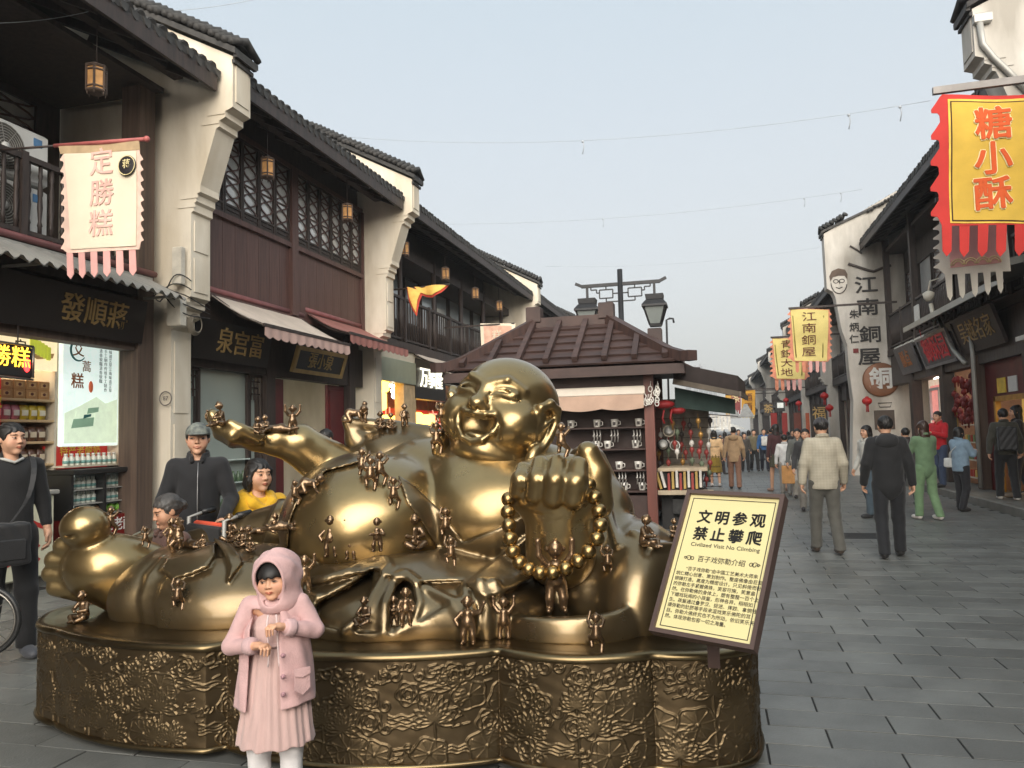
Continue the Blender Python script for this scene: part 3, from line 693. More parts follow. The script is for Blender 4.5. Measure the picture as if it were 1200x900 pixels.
# counter with the red character, cooler, shelf under the lightbox
CT = empty('shop_counter', (-7.3, 6.6, .12), 'pale shop counter with a large red character on its front', 'counter')
mb = MB(); mb.bev((-7.5, 5.6, .12), (-7.1, 7.02, 1.0), .02); put('counter_body', mb, mat('counter_cream', lin(206, 204, 178), .5, var=.05), CT)
mb = MB(); mb.bev((-7.54, 5.55, 1.0), (-7.06, 7.06, 1.05), .01); put('counter_top', mb, M_GREYM, CT)
text('食', .62, mat('print_red', lin(186, 52, 46), .5), CT, (-7.099, 6.62, .52), (0, 1, 0), (0, 0, 1), .0, .004)
o = MB(); o.bev((-7.4, 6.55, 1.06), (-7.16, 6.98, 1.2), .02); put_thing('clear_tub', o, mat('tub_plastic', lin(206, 196, 186), .3), 'low clear plastic tub standing on the pale counter', 'tub')
CO = empty('drinks_cooler', (-7.45, 7.95, .12), 'black open drinks cooler with red banner below, full of white bottles', 'cooler')
mb = MB(); mb.bev((-7.72, 7.36, 1.19), (-7.16, 8.44, 1.25), .01); put('cooler_top', mb, M_BLACK, CO)
for y in (7.40, 7.9, 8.4): mb = MB(); mb.box((-7.66, y-.02, .66), (-7.22, y+.02, 1.19)); put('cooler_post', mb, M_BLACK, CO)
mb = MB(); mb.box((-7.70, 7.38, .12), (-7.66, 8.42, 1.2)); put('cooler_back', mb, mat('cooler_inside', lin(196, 206, 196), .4, emit=.25), CO)
for z in (.70, .84, 1.01): mb = MB(); mb.box((-7.66, 7.4, z-.012), (-7.24, 8.4, z)); put('cooler_shelf', mb, M_GREYM, CO)
mb = MB(); mb.box((-7.66, 7.38, .12), (-7.2, 8.42, .67)); put('cooler_base', mb, M_RED, CO)
text('绍兴手工老酸奶', .17, M_WHITE, CO, (-7.199, 7.92, .54), (0, 1, 0), (0, 0, 1), .01, .004); text('酸奶牛奶米酒', .13, mat('print_yellow', lin(224, 190, 70), .5), CO, (-7.199, 7.92, .3), (0, 1, 0), (0, 0, 1), .0, .004)
bt = MB(); bt.lathe([(.03, 0), (.034, .01), (.034, .09), (.02, .115), (.02, .125)], n=10); bt.cur = 1; bt.lathe([(.022, .12), (.022, .145), (.0, .146)], n=10); bt.cur = 2; bt.lathe([(.0352, .025), (.0352, .06)], n=10)
btm = bt.mesh('milk_bottle', [mat('milk_white', lin(226, 228, 216), .3), mat('cap_white', lin(214, 214, 206), .4), mat('label_teal', lin(120, 166, 160), .5)])
sp = [((-7.36, 7.46+.079*i if i < 6 else 7.94+.079*(i-6), z), 0, 0) for z in (.84, 1.01) for i in range(12)]
goods('b', 'milk_bottle', btm, None, sp, 'bottle', 'white bottles in the drinks cooler', lambda i: '%s white bottle from the left on the %s shelf of the cooler' % (ORD[i % 12], ('middle', 'top')[i//12]))
fr = MB(); fr.ball((0, 0, .05), .055, 10, 7); frm = [fr.mesh('fruit_pack', mat('lime_pack', lin(120, 176, 60), .4)), fr.mesh('fruit_pack', mat('nut_pack', lin(120, 92, 66), .5))]
goods('f', 'fruit_pack', frm, None, [((-7.33, 7.5+.12*i, .70), 0, 1 if i < 4 else 0) for i in range(7)], 'food pack', 'round packs in the bottom of the cooler', lambda i: '%s round food pack from the left in the cooler bottom' % ORD[i])
RS = empty('red_goods_shelf', (-7.56, 7.95, 1.5), 'shelf of small jars backed with red print above the cooler', 'shelf')
mb = MB(); mb.box((-7.72, 7.46, 1.2), (-7.69, 8.44, 1.53)); put('red_backing', mb, mat('red_print', lin(176, 44, 38), .5, emit=.15), RS)
mb = MB(); mb.box((-7.69, 7.46, 1.27), (-7.4, 8.44, 1.29)); mb.box((-7.69, 7.46, 1.29), (-7.6, 7.5, 1.5)); put('shelf_board', mb, M_CREAMW, RS)
text('特产老酸奶', .13, mat('print_yellow', lin(224, 190, 70), .5), RS, (-7.688, 8.0, 1.46), (0, 1, 0), (0, 0, 1), .01, .003)
goods('j', 'milk_bottle', btm, None, [((-7.5, 7.58+.085*i, 1.29), 0, 0) for i in range(10)], 'bottle', 'white bottles above the cooler', lambda i: '%s white bottle from the left on the red backed shelf' % ORD[i])
# red price poster and the lit LED sign
RP = empty('red_price_poster', (-7.5, 6.45, 1.5), 'red poster with gold characters beside the snack shelf', 'poster')
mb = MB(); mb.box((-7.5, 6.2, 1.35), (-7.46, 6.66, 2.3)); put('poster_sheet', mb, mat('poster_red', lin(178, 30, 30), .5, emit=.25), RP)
text('快递', .26, mat('print_yellow', lin(224, 190, 70), .5), RP, (-7.458, 6.42, 2.05), (0, 1, 0), (0, 0, 1), .012, .003)
for i in range(4): text('代办全国', .085, M_WHITE, RP, (-7.458, 6.44, 1.84-.12*i), (0, 1, 0), (0, 0, 1), 0, .003)
LS = empty('led_sign', (-7.0, 6.5, 2.25), 'black LED sign with glowing yellow characters at the left edge', 'sign')
p0, p1 = atX(-40, 392, -6.95), atX(38, 445, -6.95)
mb = MB(); mb.bev((-7.03, p0.y, p1.z), (-6.95, p1.y, p0.z-.04), .03); put('sign_case', mb, M_BLACK, LS)
mb = MB()
for a, b in (((p0.y, p1.z), (p1.y, p1.z)), ((p1.y, p1.z), (p1.y, p0.z-.04)), ((p0.y, p0.z-.04), (p1.y, p0.z-.04))): mb.tube([(-6.945, a[0]+.0, a[1]+.02), (-6.945, b[0]-.0, b[1]+.0)], .014, 6)
put('sign_rim', mb, mat('steel_rim', lin(132, 128, 122), .35, .8), LS)
mb = MB()
for y in (p0.y+.3, p1.y-.15): mb.tube([(-6.99, y, p0.z-.05), (-6.99, y, 2.8)], .008, 5)
put('hanging_rod', mb, M_DARK, LS)
yc = atX(20, 420, -6.95)
text('定勝糕', .235, mat('led_yellow', (1, .55, .03), .5, emit=1.5, ecol=(1, .5, .04)), LS, (-6.949, yc.y-.19, yc.z), (0, 1, 0), (0, 0, 1), .0, .006)
mb = MB(); mb.prism([(-6.947, p1.y-.075+.04*math.cos(a), yc.z-.06+.075*math.sin(a)) for a in np.linspace(0, 2*PI, 17)[:-1]], (.004, 0, 0)); put('led_seal', mb, mat('led_red', (1, .02, .02), .5, emit=2.4, ecol=(1, .03, .03)), LS)

# ---------------------------------------------------------------- left party walls and second house
W1 = firewall(1, XL, 8.64, .40, .18, 'cream stepped party wall between the first two houses on the left', 'cream stepped party walls on the left', M_PLAS)
W2 = firewall(1, XL, 14.94, .40, .55, 'cream stepped party wall behind the lattice windowed brown house', 'cream stepped party walls on the left', M_PLAS)
W3 = firewall(1, XL, 27.0, .5, .55, 'cream stepped party wall at the far end of the railed balcony', 'cream stepped party walls on the left', M_PLAS)
W4 = firewall(1, XL, 41.0, .5, .7, 'cream stepped party wall farthest along the left side', 'cream stepped party walls on the left', M_PLAS)
H2 = empty('lattice_window_house', (XL, 12, 0), 'brown boarded house with twelve lattice windows above fabric awnings', 'house')
roof(H2, 1, XL, 9.12, 14.88, 6.5)
bm_ = MB(); bm_.bev((-.02, .003, 0), (0.02, .315, 1.24), .004); bm_ = bm_.mesh('board', M_BROWN)
for i in range(18): link('board', bm_, H2, (-.0+XL-XL+.06, 9.12+.32*i-12, 3.72))
mb = MB(); mb.box((-7.3, 9.1, 3.4), (-7.2, 14.9, 6.9)); put('upper_wall', mb, M_DARK, H2)
mb = MB(); mb.box((-7.22, 9.12, 4.94), (-7.06, 14.88, 5.02)); mb.box((-7.2, 9.12, 3.66), (-7.08, 14.88, 3.74)); mb.box((-7.22, 9.12, 6.36), (-7.07, 14.88, 6.44)); put('sill_rail', mb, M_BROWN, H2)
for k in range(6): window(H2, 1, -7.12, 9.14+.475*k, 9.605+.475*k, 5.02, 6.36, True, 5, .17)
for k in range(6): window(H2, 1, -7.12, 12.2+.44*k, 12.63+.44*k, 5.02, 6.36, True, 5, .17)
for a, b in ((11.99, 12.2), (14.84, 14.9)): mb = MB(); mb.box((-7.2, a, 3.74), (-7.05, b, 6.36)); put('wall_post', mb, M_BROWN, H2)
vt = MB()
for i in range(6): vt.bar((-7.1, 9.3+.07*i, 3.98), (-7.1, 9.3+.07*i, 4.5), .02)
put('slatted_vent', vt, M_DARK, H2); mb = MB(); mb.box((-7.125, 9.26, 3.96), (-7.112, 9.7, 4.52)); put('vent_recess', mb, M_BLACK, H2)
for y0 in (11.25, 14.25): mb = MB(); mb.bev((-7.34, y0, .11), (-7.1, y0+.26, 3.66), .015); put('shop_post', mb, M_DARK, H2)
mb = MB(); mb.box((-7.3, 9.1, 2.62), (-7.12, 14.9, 3.4)); put('shop_lintel', mb, M_DARK, H2)
mb = MB(); mb.box((-10.0, 9.1, .1), (-9.9, 14.9, 3.4)); mb.box((-9.9, 11.3, .1), (-7.3, 11.4, 3.3)); put('shop_wall', mb, mat('shop_wall_grey', lin(170, 180, 172), .6), H2)
mb = MB(); mb.box((-9.9, 9.1, 2.9), (-7.3, 14.9, 2.95)); put('shop_ceiling', mb, M_CREAMW, H2)
shop_lamps(H2, [(-8.2, 10.2, 2.88), (-8.4, 12.9, 2.88), (-9.1, 12.4, 2.88)])
mb = MB(); mb.box((-7.26, 9.3, .3), (-7.24, 11.1, 2.62)); put('shop_window_pane', mb, M_FROST, H2)
def fret(y0, y1, z0, z1, nm='fretwork_panel'):
    mb = MB(); x = -7.2; f = .03
    for a, b in (((y0, z0), (y0, z1)), ((y1, z0), (y1, z1)), ((y0, z1), (y1, z1)), ((y0, z0), (y1, z0))): mb.bar((x, *a), (x, *b), .05, .05)
    w_ = y1-y0
    for t in (.25, .5, .75): mb.bar((x, y0+w_*t, z1-.4), (x, y0+w_*t, z1), .02)
    for k, t in enumerate((.1, .2, .3)): mb.bar((x, y0+w_*(.25 if k == 1 else 0), z1-t), (x, y1-w_*(.25 if k == 1 else 0), z1-t), .02)
    mb.bar((x, y0+w_*.2, z0), (x, y0+w_*.2, z1-.4), .018); mb.bar((x, y1-w_*.2, z0), (x, y1-w_*.2, z1-.4), .018)
    return put(nm, mb, M_DARK, H2)
fret(9.2, 9.62, .4, 2.6); fret(10.85, 11.22, .4, 2.6)
for a, b in ((11.55, 11.95), (13.55, 14.22)): mb = MB(); mb.box((-7.28, a, .1), (-7.22, b, 2.6)); mb.bev((-7.225, a+.06, 1.4), (-7.2, b-.06, 2.5), .01); mb.bev((-7.225, a+.06, .25), (-7.2, b-.06, 1.3), .01); put('red_door', mb, M_MAROON, H2)
awning('long beige fabric awning with scalloped edge above the black signboard', 1, XL, 9.75, 12.42, 3.80, 1.02, 3.20, mat('beige_cloth', lin(206, 192, 178), .85, var=.1, scale=3), mv=mat('rose_beige_cloth', lin(190, 160, 150), .85, var=.1, scale=3))
awning('dusty rose fabric awning beside the beige one on the left', 1, XL, 12.6, 15.3, 3.92, .95, 3.44, mat('rose_cloth', lin(158, 106, 98), .85, var=.12, scale=3))
signboard('black signboard with gold brush characters under the beige awning', 1, -7.0, 9.2, 11.1, 2.72, 3.30, '泉宫富', .40, M_BLACKB, M_GOLDT, .18, bold=.006, dy=.15)
signboard('small gold framed black signboard below the beige awning edge', 1, -6.92, 11.75, 13.5, 2.74, 3.14, '張小泉', .30, M_BLACKB, M_GOLDT, .3, frame=M_GOLDT, bold=.004)
SP_ = empty('wall_notices', (-9.88, 12.6, 1.6), 'white notices with black print on the shop back wall', 'notice')
for i, (y, z, w_, h_) in enumerate(((14.2, 2.0, .5, .5), (14.8, 2.0, .5, .5), (14.3, 1.2, 1.0, .7))):
    mb = MB(); mb.box((-9.89, y-2, z), (-9.87, y+w_-2, z+h_)); put('notice_sheet', mb, M_WHITE, SP_)
for y, z in ((10.2, .55), (10.2, .9)): pass
lantern((-6.42, 10.21, 5.5), 'wooden lantern above the first group of lattice windows'); lantern((-6.42, 12.86, 5.55), 'wooden lantern at the second group of lattice windows')
# glass case with green pots behind the man in the cap
GC = empty('glass_showcase', (-7.6, 10.2, .12), 'glass showcase with rows of green bottles inside the frosted shop front', 'showcase')
for z in (.5, .9, 1.25): mb = MB(); mb.box((-7.22, 9.7, z), (-7.12, 10.8, z+.02)); put('case_shelf', mb, mat('pale_glass', lin(200, 214, 208), .2), GC)
jr = MB(); jr.lathe([(.035, 0), (.04, .02), (.04, .1), (.02, .13), (.02, .16)], n=10); jr = jr.mesh('green_jar', mat('jar_green', lin(76, 96, 72), .3))
for z in (.5, .9): goods('g', 'green_jar', jr, None, [((-7.16, 9.76+.13*i, z+.02), 0, 0) for i in range(8)], 'jar', 'green jars in the glass showcase', lambda i: '%s dark green jar from the left on the %s glass shelf' % (ORD[i], 'lower' if z < .7 else 'upper'))

# ---------------------------------------------------------------- left, third house and one beyond
H3 = empty('balcony_house', (XL, 21, 0), 'dark house with long railed balcony and glazed doors, behind the kiosk roof', 'house')
roof(H3, 1, XL, 15.42, 26.98, 6.55)
mb = MB(); mb.box((-8.1, 15.4, 3.5), (-8.0, 27, 8)); mb.box((-8.1, 15.4, 5.9), (-7.05, 27, 6.15)); put('upper_wall', mb, M_DARK, H3)
mb = MB(); mb.box((-8.0, 15.4, 3.6), (-7.0, 27, 3.8)); put('balcony_floor', mb, M_DARK, H3)
railing(H3, 1, -7.06, 15.45, 26.95, 3.82, 4.86, .16, False)
for k in range(9): window(H3, 1, -7.95, 15.6+1.22*k, 16.65+1.22*k, 3.85, 5.9, False, 5, .8, mat('pale_glazing', lin(150, 160, 164), .1, var=.2, scale=.6, spec=.9))
for y in (16.9, 19.2, 21.5, 23.8, 26.0): mb = MB(); mb.lathe([(.09, 3.8), (.07, 4.3), (.09, 4.5), (.06, 4.6), (.07, 6.2)], (-7.08, y, 0), 8); put('balcony_column', mb, M_DARK, H3)
for i, q in enumerate(((474, 302), (522, 330), (557, 352), (585, 366))): lantern(atX(*q, -6.42), '%s wooden lantern from the camera along the railed balcony' % ORD[i], sc=.8)
mb = MB(); mb.bev((-7.4, 15.0, .11), (-7.05, 15.35, 3.5), .02); put('shop_pier', mb, M_PLAS, H3)
mb = MB(); mb.box((-10, 15.4, .1), (-9.9, 27, 3.5)); put('shop_wall', mb, mat('shop_orange_wall', lin(196, 112, 62), .6), H3)
mb = MB(); mb.box((-9.9, 15.4, 2.95), (-7.2, 27, 3.0)); mb.box((-7.3, 15.4, 3.3), (-7.05, 27, 3.6)); put('shop_ceiling', mb, M_CREAMW, H3)
mb = MB(); mb.bev((-7.15, 15.4, 2.82), (-7.02, 17.68, 3.36), .01); put('fascia_board', mb, mat('pale_green_fascia', lin(176, 184, 164), .3, .4, var=.05), H3)
mb = MB(); mb.box((-7.3, 17.7, 2.5), (-7.04, 19.9, 3.5)); put('fascia_board', mb, M_BLACKB, H3)
shop_lamps(H3, [(-8.2, 16.4, 2.93), (-8.2, 19.0, 2.93), (-8.6, 22.0, 2.93)])
text('万事隆', .55, mat('lit_letters', lin(240, 236, 214), .5, emit=.7), H3, (-7.02, 18.75, 3.02), (0, 1, 0), (0, 0, 1), .01, .03, name='lettering')
awning('small beige striped awning over the shop beyond the pale green fascia', 1, XL, 17.6, 21.5, 3.72, .9, 3.30, MATS['beige_cloth'])
mb = MB(); mb.bev((-7.3, 17.0, .1), (-7.06, 17.75, 3.3), .015); put('tan_pier', mb, mat('tan_pier', lin(188, 164, 128), .7), H3)
RB = empty('red_shop_banner', (-7.9, 17.5, 1.6), 'red banner with white character inside the orange lit shop', 'banner')
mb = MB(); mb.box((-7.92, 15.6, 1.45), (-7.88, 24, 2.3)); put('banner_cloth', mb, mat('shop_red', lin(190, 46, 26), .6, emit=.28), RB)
text('杭州', .8, mat('shop_pinkwhite', lin(236, 170, 140), .5, emit=.4), RB, (-7.87, 17.3, 1.9), (0, 1, 0), (0, 0, 1), .0, .01); text('产品', .8, MATS['shop_pinkwhite'], RB, (-7.87, 21.5, 1.9), (0, 1, 0), (0, 0, 1), .0, .01)
lm = MB(); lm.bev((-.14, -.14, -.22), (.14, .14, .22), .05); lmm = lm.mesh('shade', mat('lit_yellow_shade', lin(250, 190, 40), .6, emit=2.2, ecol=(1, .62, .1)))
for i, (x, y) in enumerate(((444, 470), (455, 497), (488, 493), (502, 495), (447, 449))):
    o = empty('shop_lantern', atX(x, y, -7.55), 'glowing yellow shop lantern, %s from the left in the orange shop' % ORD[i], 'lantern', 'yellow lanterns in the orange shop'); link('shade', lmm, o)
    c_ = MB(); c_.tube([(0, 0, .2), (0, 0, max(.25, 2.95-o.location.z))], .01, 5); link('hanging_cord', c_.mesh('hanging_cord', M_DARK), o)
gl = MB(); gl.ball((0, 0, 0), .075, 12, 8); glm = gl.mesh('globe_lamp', mat('globe_white', lin(240, 240, 236), .4, emit=1.6))
for i, (x, y) in enumerate(((443, 459), (461, 458), (462, 464))): tag(link('globe_lamp', glm, None, atX(x, y, -7.45)), '%s small white globe lamp from the left in the orange shop' % ORD[i], 'lamp', 'white globe lamps in the orange shop')
H4 = empty('far_left_house', (XL, 34, 0), 'dark timber house beyond the balcony house, mostly behind the kiosk', 'house')
roof(H4, 1, XL, 27.55, 41, 6.7)
mb = MB(); mb.box((-7.6, 27.5, .1), (-7.4, 41, 7.6)); mb.box((-7.4, 27.5, 3.6), (-7.0, 41, 3.8)); put('front_wall', mb, M_DARK, H4)
for k in range(8): window(H4, 1, -7.38, 28+1.5*k, 29.2+1.5*k, 4.0, 6.0, False, 5, .6)
H5 = empty('far_left_row', (XL, 70, 0), 'row of dark shop houses farthest down the left side', 'house')
roof(H5, 1, XL, 41.6, 100, 6.6); mb = MB(); mb.box((-7.7, 41.5, 0), (-7.3, 100, 7.5)); put('front_wall', mb, M_DARK, H5)
# wires, meter boxes and a coil on the first party wall
WB = empty('cable_box', (-6.75, 8.58, 3.3), 'pale meter box and tangled cables fixed to the first party wall', 'cable box')
mb = MB(); mb.bev((-6.8, 8.46, 3.05), (-6.6, 8.58, 3.42), .01); mb.bev((-6.76, 8.5, 3.6), (-6.62, 8.58, 4.1), .01); put('meter_box', mb, mat('meter_grey', lin(206, 200, 186), .5), WB)
mb = MB()
for k in range(5): mb.tube(smooth_path([(-7.1, 8.5, 3.4+.05*k), (-6.9, 8.45, 3.5+.04*k*math.sin(k)), (-6.7, 8.46, 3.3+.1*k), (-6.58, 8.6, 3.2+.12*k), (-6.7, 9.2, 3.25+.06*k)], 5), .008, 5)
put('cable', mb, M_BLACK, WB)
CC = empty('cable_coil', (-6.7, 9.0, 2.8), 'coil of cable hanging beside the black brush lettered signboard', 'cable coil')
mb = MB(); pc = atX(228, 380, -6.75)
for k in range(5): mb.tube([pc+V((.01*k, .15*math.cos(a)*(1-.08*k), .15*math.sin(a)*(1-.06*k))) for a in np.linspace(0, 2*PI, 20)[:-1]], .008, 5, closed=True)
mb.tube([pc+V((0, .1, .1)), pc+V((0, .15, .4)), pc+V((0, .05, .7))], .007, 5); put('coil_loops', mb, mat('cable_buff', lin(150, 140, 124), .6), CC)
# small numbered plate, round wall emblem, red pennant
NP = empty('house_number_plate', (-7.0, 8.1, 2.6), 'small green house number plate beside the wood post', 'plate')
p = atX(160, 385, -7.0); mb = MB(); mb.box((-7.02, p.y-.09, p.z-.07), (-7.0, p.y+.09, p.z+.07)); put('plate', mb, mat('plate_green', lin(36, 58, 52), .4), NP); text('25', .09, M_WHITE, NP, (-6.999, p.y, p.z), (0, 1, 0), (0, 0, 1), 0, .003)
EM = empty('wall_emblem', at(194, 467, 8.58), 'round grey emblem printed on the first party wall', 'emblem')
mb = MB(); c_ = at(194, 467, 8.592); mb.tube([c_+V((.09*math.cos(a), 0, .09*math.sin(a))) for a in np.linspace(0, 2*PI, 25)[:-1]], .008, 5, closed=True); put('ring', mb, mat('emblem_grey', lin(110, 104, 98), .6), EM); text('87', .08, MATS['emblem_grey'], EM, c_, (1, 0, 0), (0, 0, 1), .01, .003)
PN = empty('red_pennant', at(203, 470, 8.9), 'small red triangular pennant hanging beside the first party wall', 'flag')
mb = MB(); mb.prism([at(202, 448, 8.95), at(215, 441, 8.95), at(203, 475, 8.95)], (0, .012, 0)); put('pennant_cloth', mb, mat('flag_red', lin(200, 40, 36), .7), PN); text('中', .09, mat('print_yellow', lin(224, 190, 70), .5), PN, at(206, 455, 8.94), (1, 0, 0), (0, 0, 1), 0, .003)

for nm, x0, x1, s_ in (('left', -12, -7.2, 1), ('right', 5.7, 11, -1)):
    o = empty('shop_house', ((x0+x1)/2, -12, 0), 'dark shop house row on the %s, mostly outside the frame' % nm, 'house')
    mb = MB(); mb.box((x0, -40, 3.6), (x1, 2.9 if s_ > 0 else 11.8, 6.2)); mb.box((x0, -40, 0), (x1-.6 if s_ > 0 else x1, 2.9 if s_ > 0 else 11.8, 3.6)) if s_ > 0 else mb.box((x0+.6, -40, 0), (x1, 11.8, 3.6)); put('front_wall', mb, M_DARK, o)
    roof(o, s_, -7.2 if s_ > 0 else 5.6, -40, 2.95 if s_ > 0 else 11.8, 6.3)
# ================================================================ right side of the street
XR = 5.6
M_RWOOD = mat('grey_brown_wood', lin(84, 75, 70), .6, scale=3, col2=lin(60, 53, 50), stretch=(7, 7, 1), bump=.15, rand=.1)
WR0 = firewall(-1, XR, 11.85, .5, .95, 'grey white party wall high at the top right with a drainpipe', 'grey white party walls on the right', M_PLASR, foot=.5, sh=.55)
mb = MB(); mb.tube([at(1148, 27, 11.8), at(1152, 52, 11.8), at(1165, 68, 11.8), at(1182, 84, 11.8), at(1215, 118, 11.8)], .045, 8); mb.bev(tuple(at(1143, 27, 11.8)-V((.02, .04, .02))), tuple(at(1160, 14, 11.8)+V((.02, .06, 0))), .02); put('drainpipe', mb, M_GREYM, WR0)
WR1 = firewall(-1, XR, 26.5, .55, 1.35, 'grey white party wall with large black vertical shop characters and a portrait', 'grey white party walls on the right', M_PLASR, ledge=False, outline=[(1001, 600), (1000, 470), (995, 432), (993, 405), (986, 385), (979, 348), (976, 342), (969, 338), (966, 290)], tipz=6.5)
M_INK = mat('black_ink', (.022, .020, .019), .6)
wy = 26.492
for ch, x, y, sz in (('江', 1015, 335, 1.0), ('南', 1017, 361, .98), ('銅', 1020, 393, .95), ('屋', 1019, 419, 1.0)): fat_text(ch, sz*.58, .02, M_INK, WR1, at(x, y, wy), (1, 0, 0), (0, 0, 1), 0, .02, sx=1.22)
for ch, x, y in (('朱', 1001, 369), ('炳', 1001, 384), ('仁', 1001, 398)): fat_text(ch, .30, .015, M_INK, WR1, at(x, y, wy), (1, 0, 0), (0, 0, 1), 0, .02)
mb = MB(); mb.tube([at(x, y, wy-.02) for x, y in ((994, 309), (1006, 313), (1018, 317), (1024, 318), (1034, 314), (1044, 311))], .045, 6); mb.tube([at(x, y, wy-.02) for x, y in ((996, 288), (1003, 292), (1010, 297))], .03, 6); put('wall_cable', mb, M_RWOOD, WR1)
mb = MB(); c_ = at(1003, 411, wy); mb.box((c_.x-.08, wy-.012, c_.z-.07), (c_.x+.08, wy, c_.z+.07)); put('red_seal', mb, M_RED, WR1)
def disc(c, rx, rz, d, n=28, nrm=(0, -1, 0)): return [V(c)+V((rx*math.cos(a), 0, rz*math.sin(a))) for a in np.linspace(0, 2*PI, n+1)[:-1]]
PF = empty('portrait_emblem', at(983, 330, wy), 'small painted portrait of a smiling man high on the lettered wall', 'emblem')
c_ = at(983, 331, wy)
mb = MB(); mb.prism(disc(c_, .24, .36, 0), (0, -.015, 0)); put('face', mb, mat('emblem_pale', lin(206, 200, 190), .7), PF)
mb = MB(); mb.prism([c_+V((x, -.016, z)) for x, z in ((-.25, .05), (-.28, .22), (-.2, .38), (0, .46), (.2, .4), (.27, .25), (.25, .08), (.18, .2), (0, .22), (-.17, .18))], (0, -.012, 0)); put('hair', mb, mat('emblem_brown', lin(92, 76, 64), .7), PF)
mb = MB()
for sx_ in (-.09, .09): mb.tube([c_+V((sx_+.075*math.cos(a), -.02, .04+.06*math.sin(a))) for a in np.linspace(0, 2*PI, 15)[:-1]], .012, 4, closed=True)
mb.tube([c_+V((-.1, -.02, -.16)), c_+V((0, -.02, -.2)), c_+V((.1, -.02, -.16))], .014, 4); mb.tube([c_+V((0, -.02, .03)), c_+V((.03, -.02, -.06))], .01, 4); mb.tube(disc(c_+V((0, -.016, 0)), .24, .36, 0)[14:], .012, 4); put('face_lines', mb, M_INK, PF)
DS = empty('round_copper_sign', at(1032, 445, wy), 'round copper disc sign with one white character on the lettered wall', 'sign')
c_ = at(1032, 445, wy); mb = MB(); mb.lathe([(.54, 0), (.54, .05), (.5, .07), (0, .071)], c_, 28, (0, -1, 0)); put('disc', mb, mat('copper_disc', lin(128, 86, 60), .5, .2, var=.15, scale=3), DS)
text('銅', .70, M_WHITE, DS, c_+V((0, -.072, 0)), (1, 0, 0), (0, 0, 1), .025, .02)
PQ = empty('wall_plaque', at(1037, 485, wy), 'dark rectangular plaque under a small framed shop name on the lettered wall', 'plaque')
mb = MB(); a, b = at(1024, 481, wy), at(1049, 503, wy); mb.box((a.x, wy-.03, b.z), (b.x, wy, a.z)); put('plaque_plate', mb, mat('plaque_brown', lin(78, 66, 58), .5), PQ)
mb = MB(); c_ = at(1037, 474, wy); mb.tube([c_+V((x, -.01, z)) for x, z in ((-.2, .05), (.2, .05), (.15, -.08), (-.15, -.08))], .012, 4, closed=True); put('plaque_outline', mb, M_INK, PQ)

HR = empty('right_shop_house', (XR, 19, 0), 'dark balcony shop house on the right with leaning signboards', 'house')
roof(HR, -1, XR, 12.4, 26.45, 7.35, ae=.75)
mb = MB(); mb.box((XR+.5, 12.4, 3.6), (XR+.62, 26.5, 9)); mb.box((XR-.1, 12.4, 7.0), (XR+.6, 26.5, 7.1)); put('upper_wall', mb, M_RWOOD, HR)
mb = MB(); mb.box((XR-.14, 12.4, 3.72), (XR+.6, 26.45, 3.92)); put('balcony_floor', mb, M_DARK, HR)
railing(HR, -1, XR-.08, 12.5, 26.4, 3.94, 4.98, .15, False, M_RWOOD)
for k in range(9): window(HR, -1, XR+.46, 12.8+1.5*k, 14.1+1.5*k, 3.95, 6.3, k % 3 != 1, 6, .7)
for y in (12.6, 16.0, 19.5, 23.0, 26.2): mb = MB(); mb.bev((XR-.16, y-.09, 3.9), (XR, y+.09, 7.4), .01); put('balcony_post', mb, M_DARK, HR)
for y in (15.6, 18.45, 20.9, 23.9): mb = MB(); mb.bev((XR-.12, y-.16, .14), (XR+.14, y+.16, 3.0), .015); put('shop_post', mb, M_DARK if y != 18.45 else M_WOOD, HR)
mb = MB(); mb.box((XR-.06, 12.4, 2.8), (XR+.2, 26.4, 3.72)); put('fascia_wall', mb, M_RWOOD, HR)
mb = MB(); mb.box((XR+3, 12.4, .1), (XR+3.1, 26.5, 3.7)); mb.box((XR+.2, 20.85, .1), (XR+3, 20.95, 3.7)); mb.box((XR+.2, 18.4, .1), (XR+3, 18.5, 3.7)); put('shop_wall', mb, mat('warm_shop_wall', lin(196, 150, 120), .6), HR)
mb = MB(); mb.box((XR+.15, 12.4, 2.95), (XR+3, 26.5, 3.0)); put('shop_ceiling', mb, M_CREAMW, HR)
shop_lamps(HR, [(XR+.8, 17, 2.93), (XR+.8, 19.7, 2.93), (XR+.9, 22.3, 2.93), (XR+.9, 24.8, 2.93)])
# maroon shop with the yellow door frame
mb = MB(); mb.box((XR+.05, 12.4, .14), (XR+.12, 15.5, 2.8)); mb.box((XR+.05, 15.8, 2.05), (XR+.12, 18.3, 2.8)); mb.box((XR+.05, 17.7, .14), (XR+.12, 18.3, 2.05)); put('maroon_front', mb, M_MAROON, HR)
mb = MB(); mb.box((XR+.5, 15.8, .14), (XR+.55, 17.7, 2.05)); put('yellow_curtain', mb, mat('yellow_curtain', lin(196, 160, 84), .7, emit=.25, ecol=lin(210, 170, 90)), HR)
mb = MB(); mb.bar((XR+.04, 17.66, .15), (XR+.04, 17.66, 2.08), .1); mb.bar((XR+.04, 15.84, 2.03), (XR+.04, 17.7, 2.03), .1); mb.bar((XR+.04, 15.84, .15), (XR+.04, 15.84, 2.0), .1); put('door_frame', mb, mat('gold_frame', lin(188, 140, 62), .4, .3), HR)
for y, nm, m_ in ((17.35, 'yellow', mat('print_yellow', lin(224, 190, 70), .5)), (16.75, 'pale', M_WHITE)):
    o = MB(); o.box((XR+.03, y-.22, 2.14), (XR+.05, y+.22, 2.44)); put_thing('licence_plate', o, m_, 'small %s framed notice above the yellow doorway' % nm, 'notice')
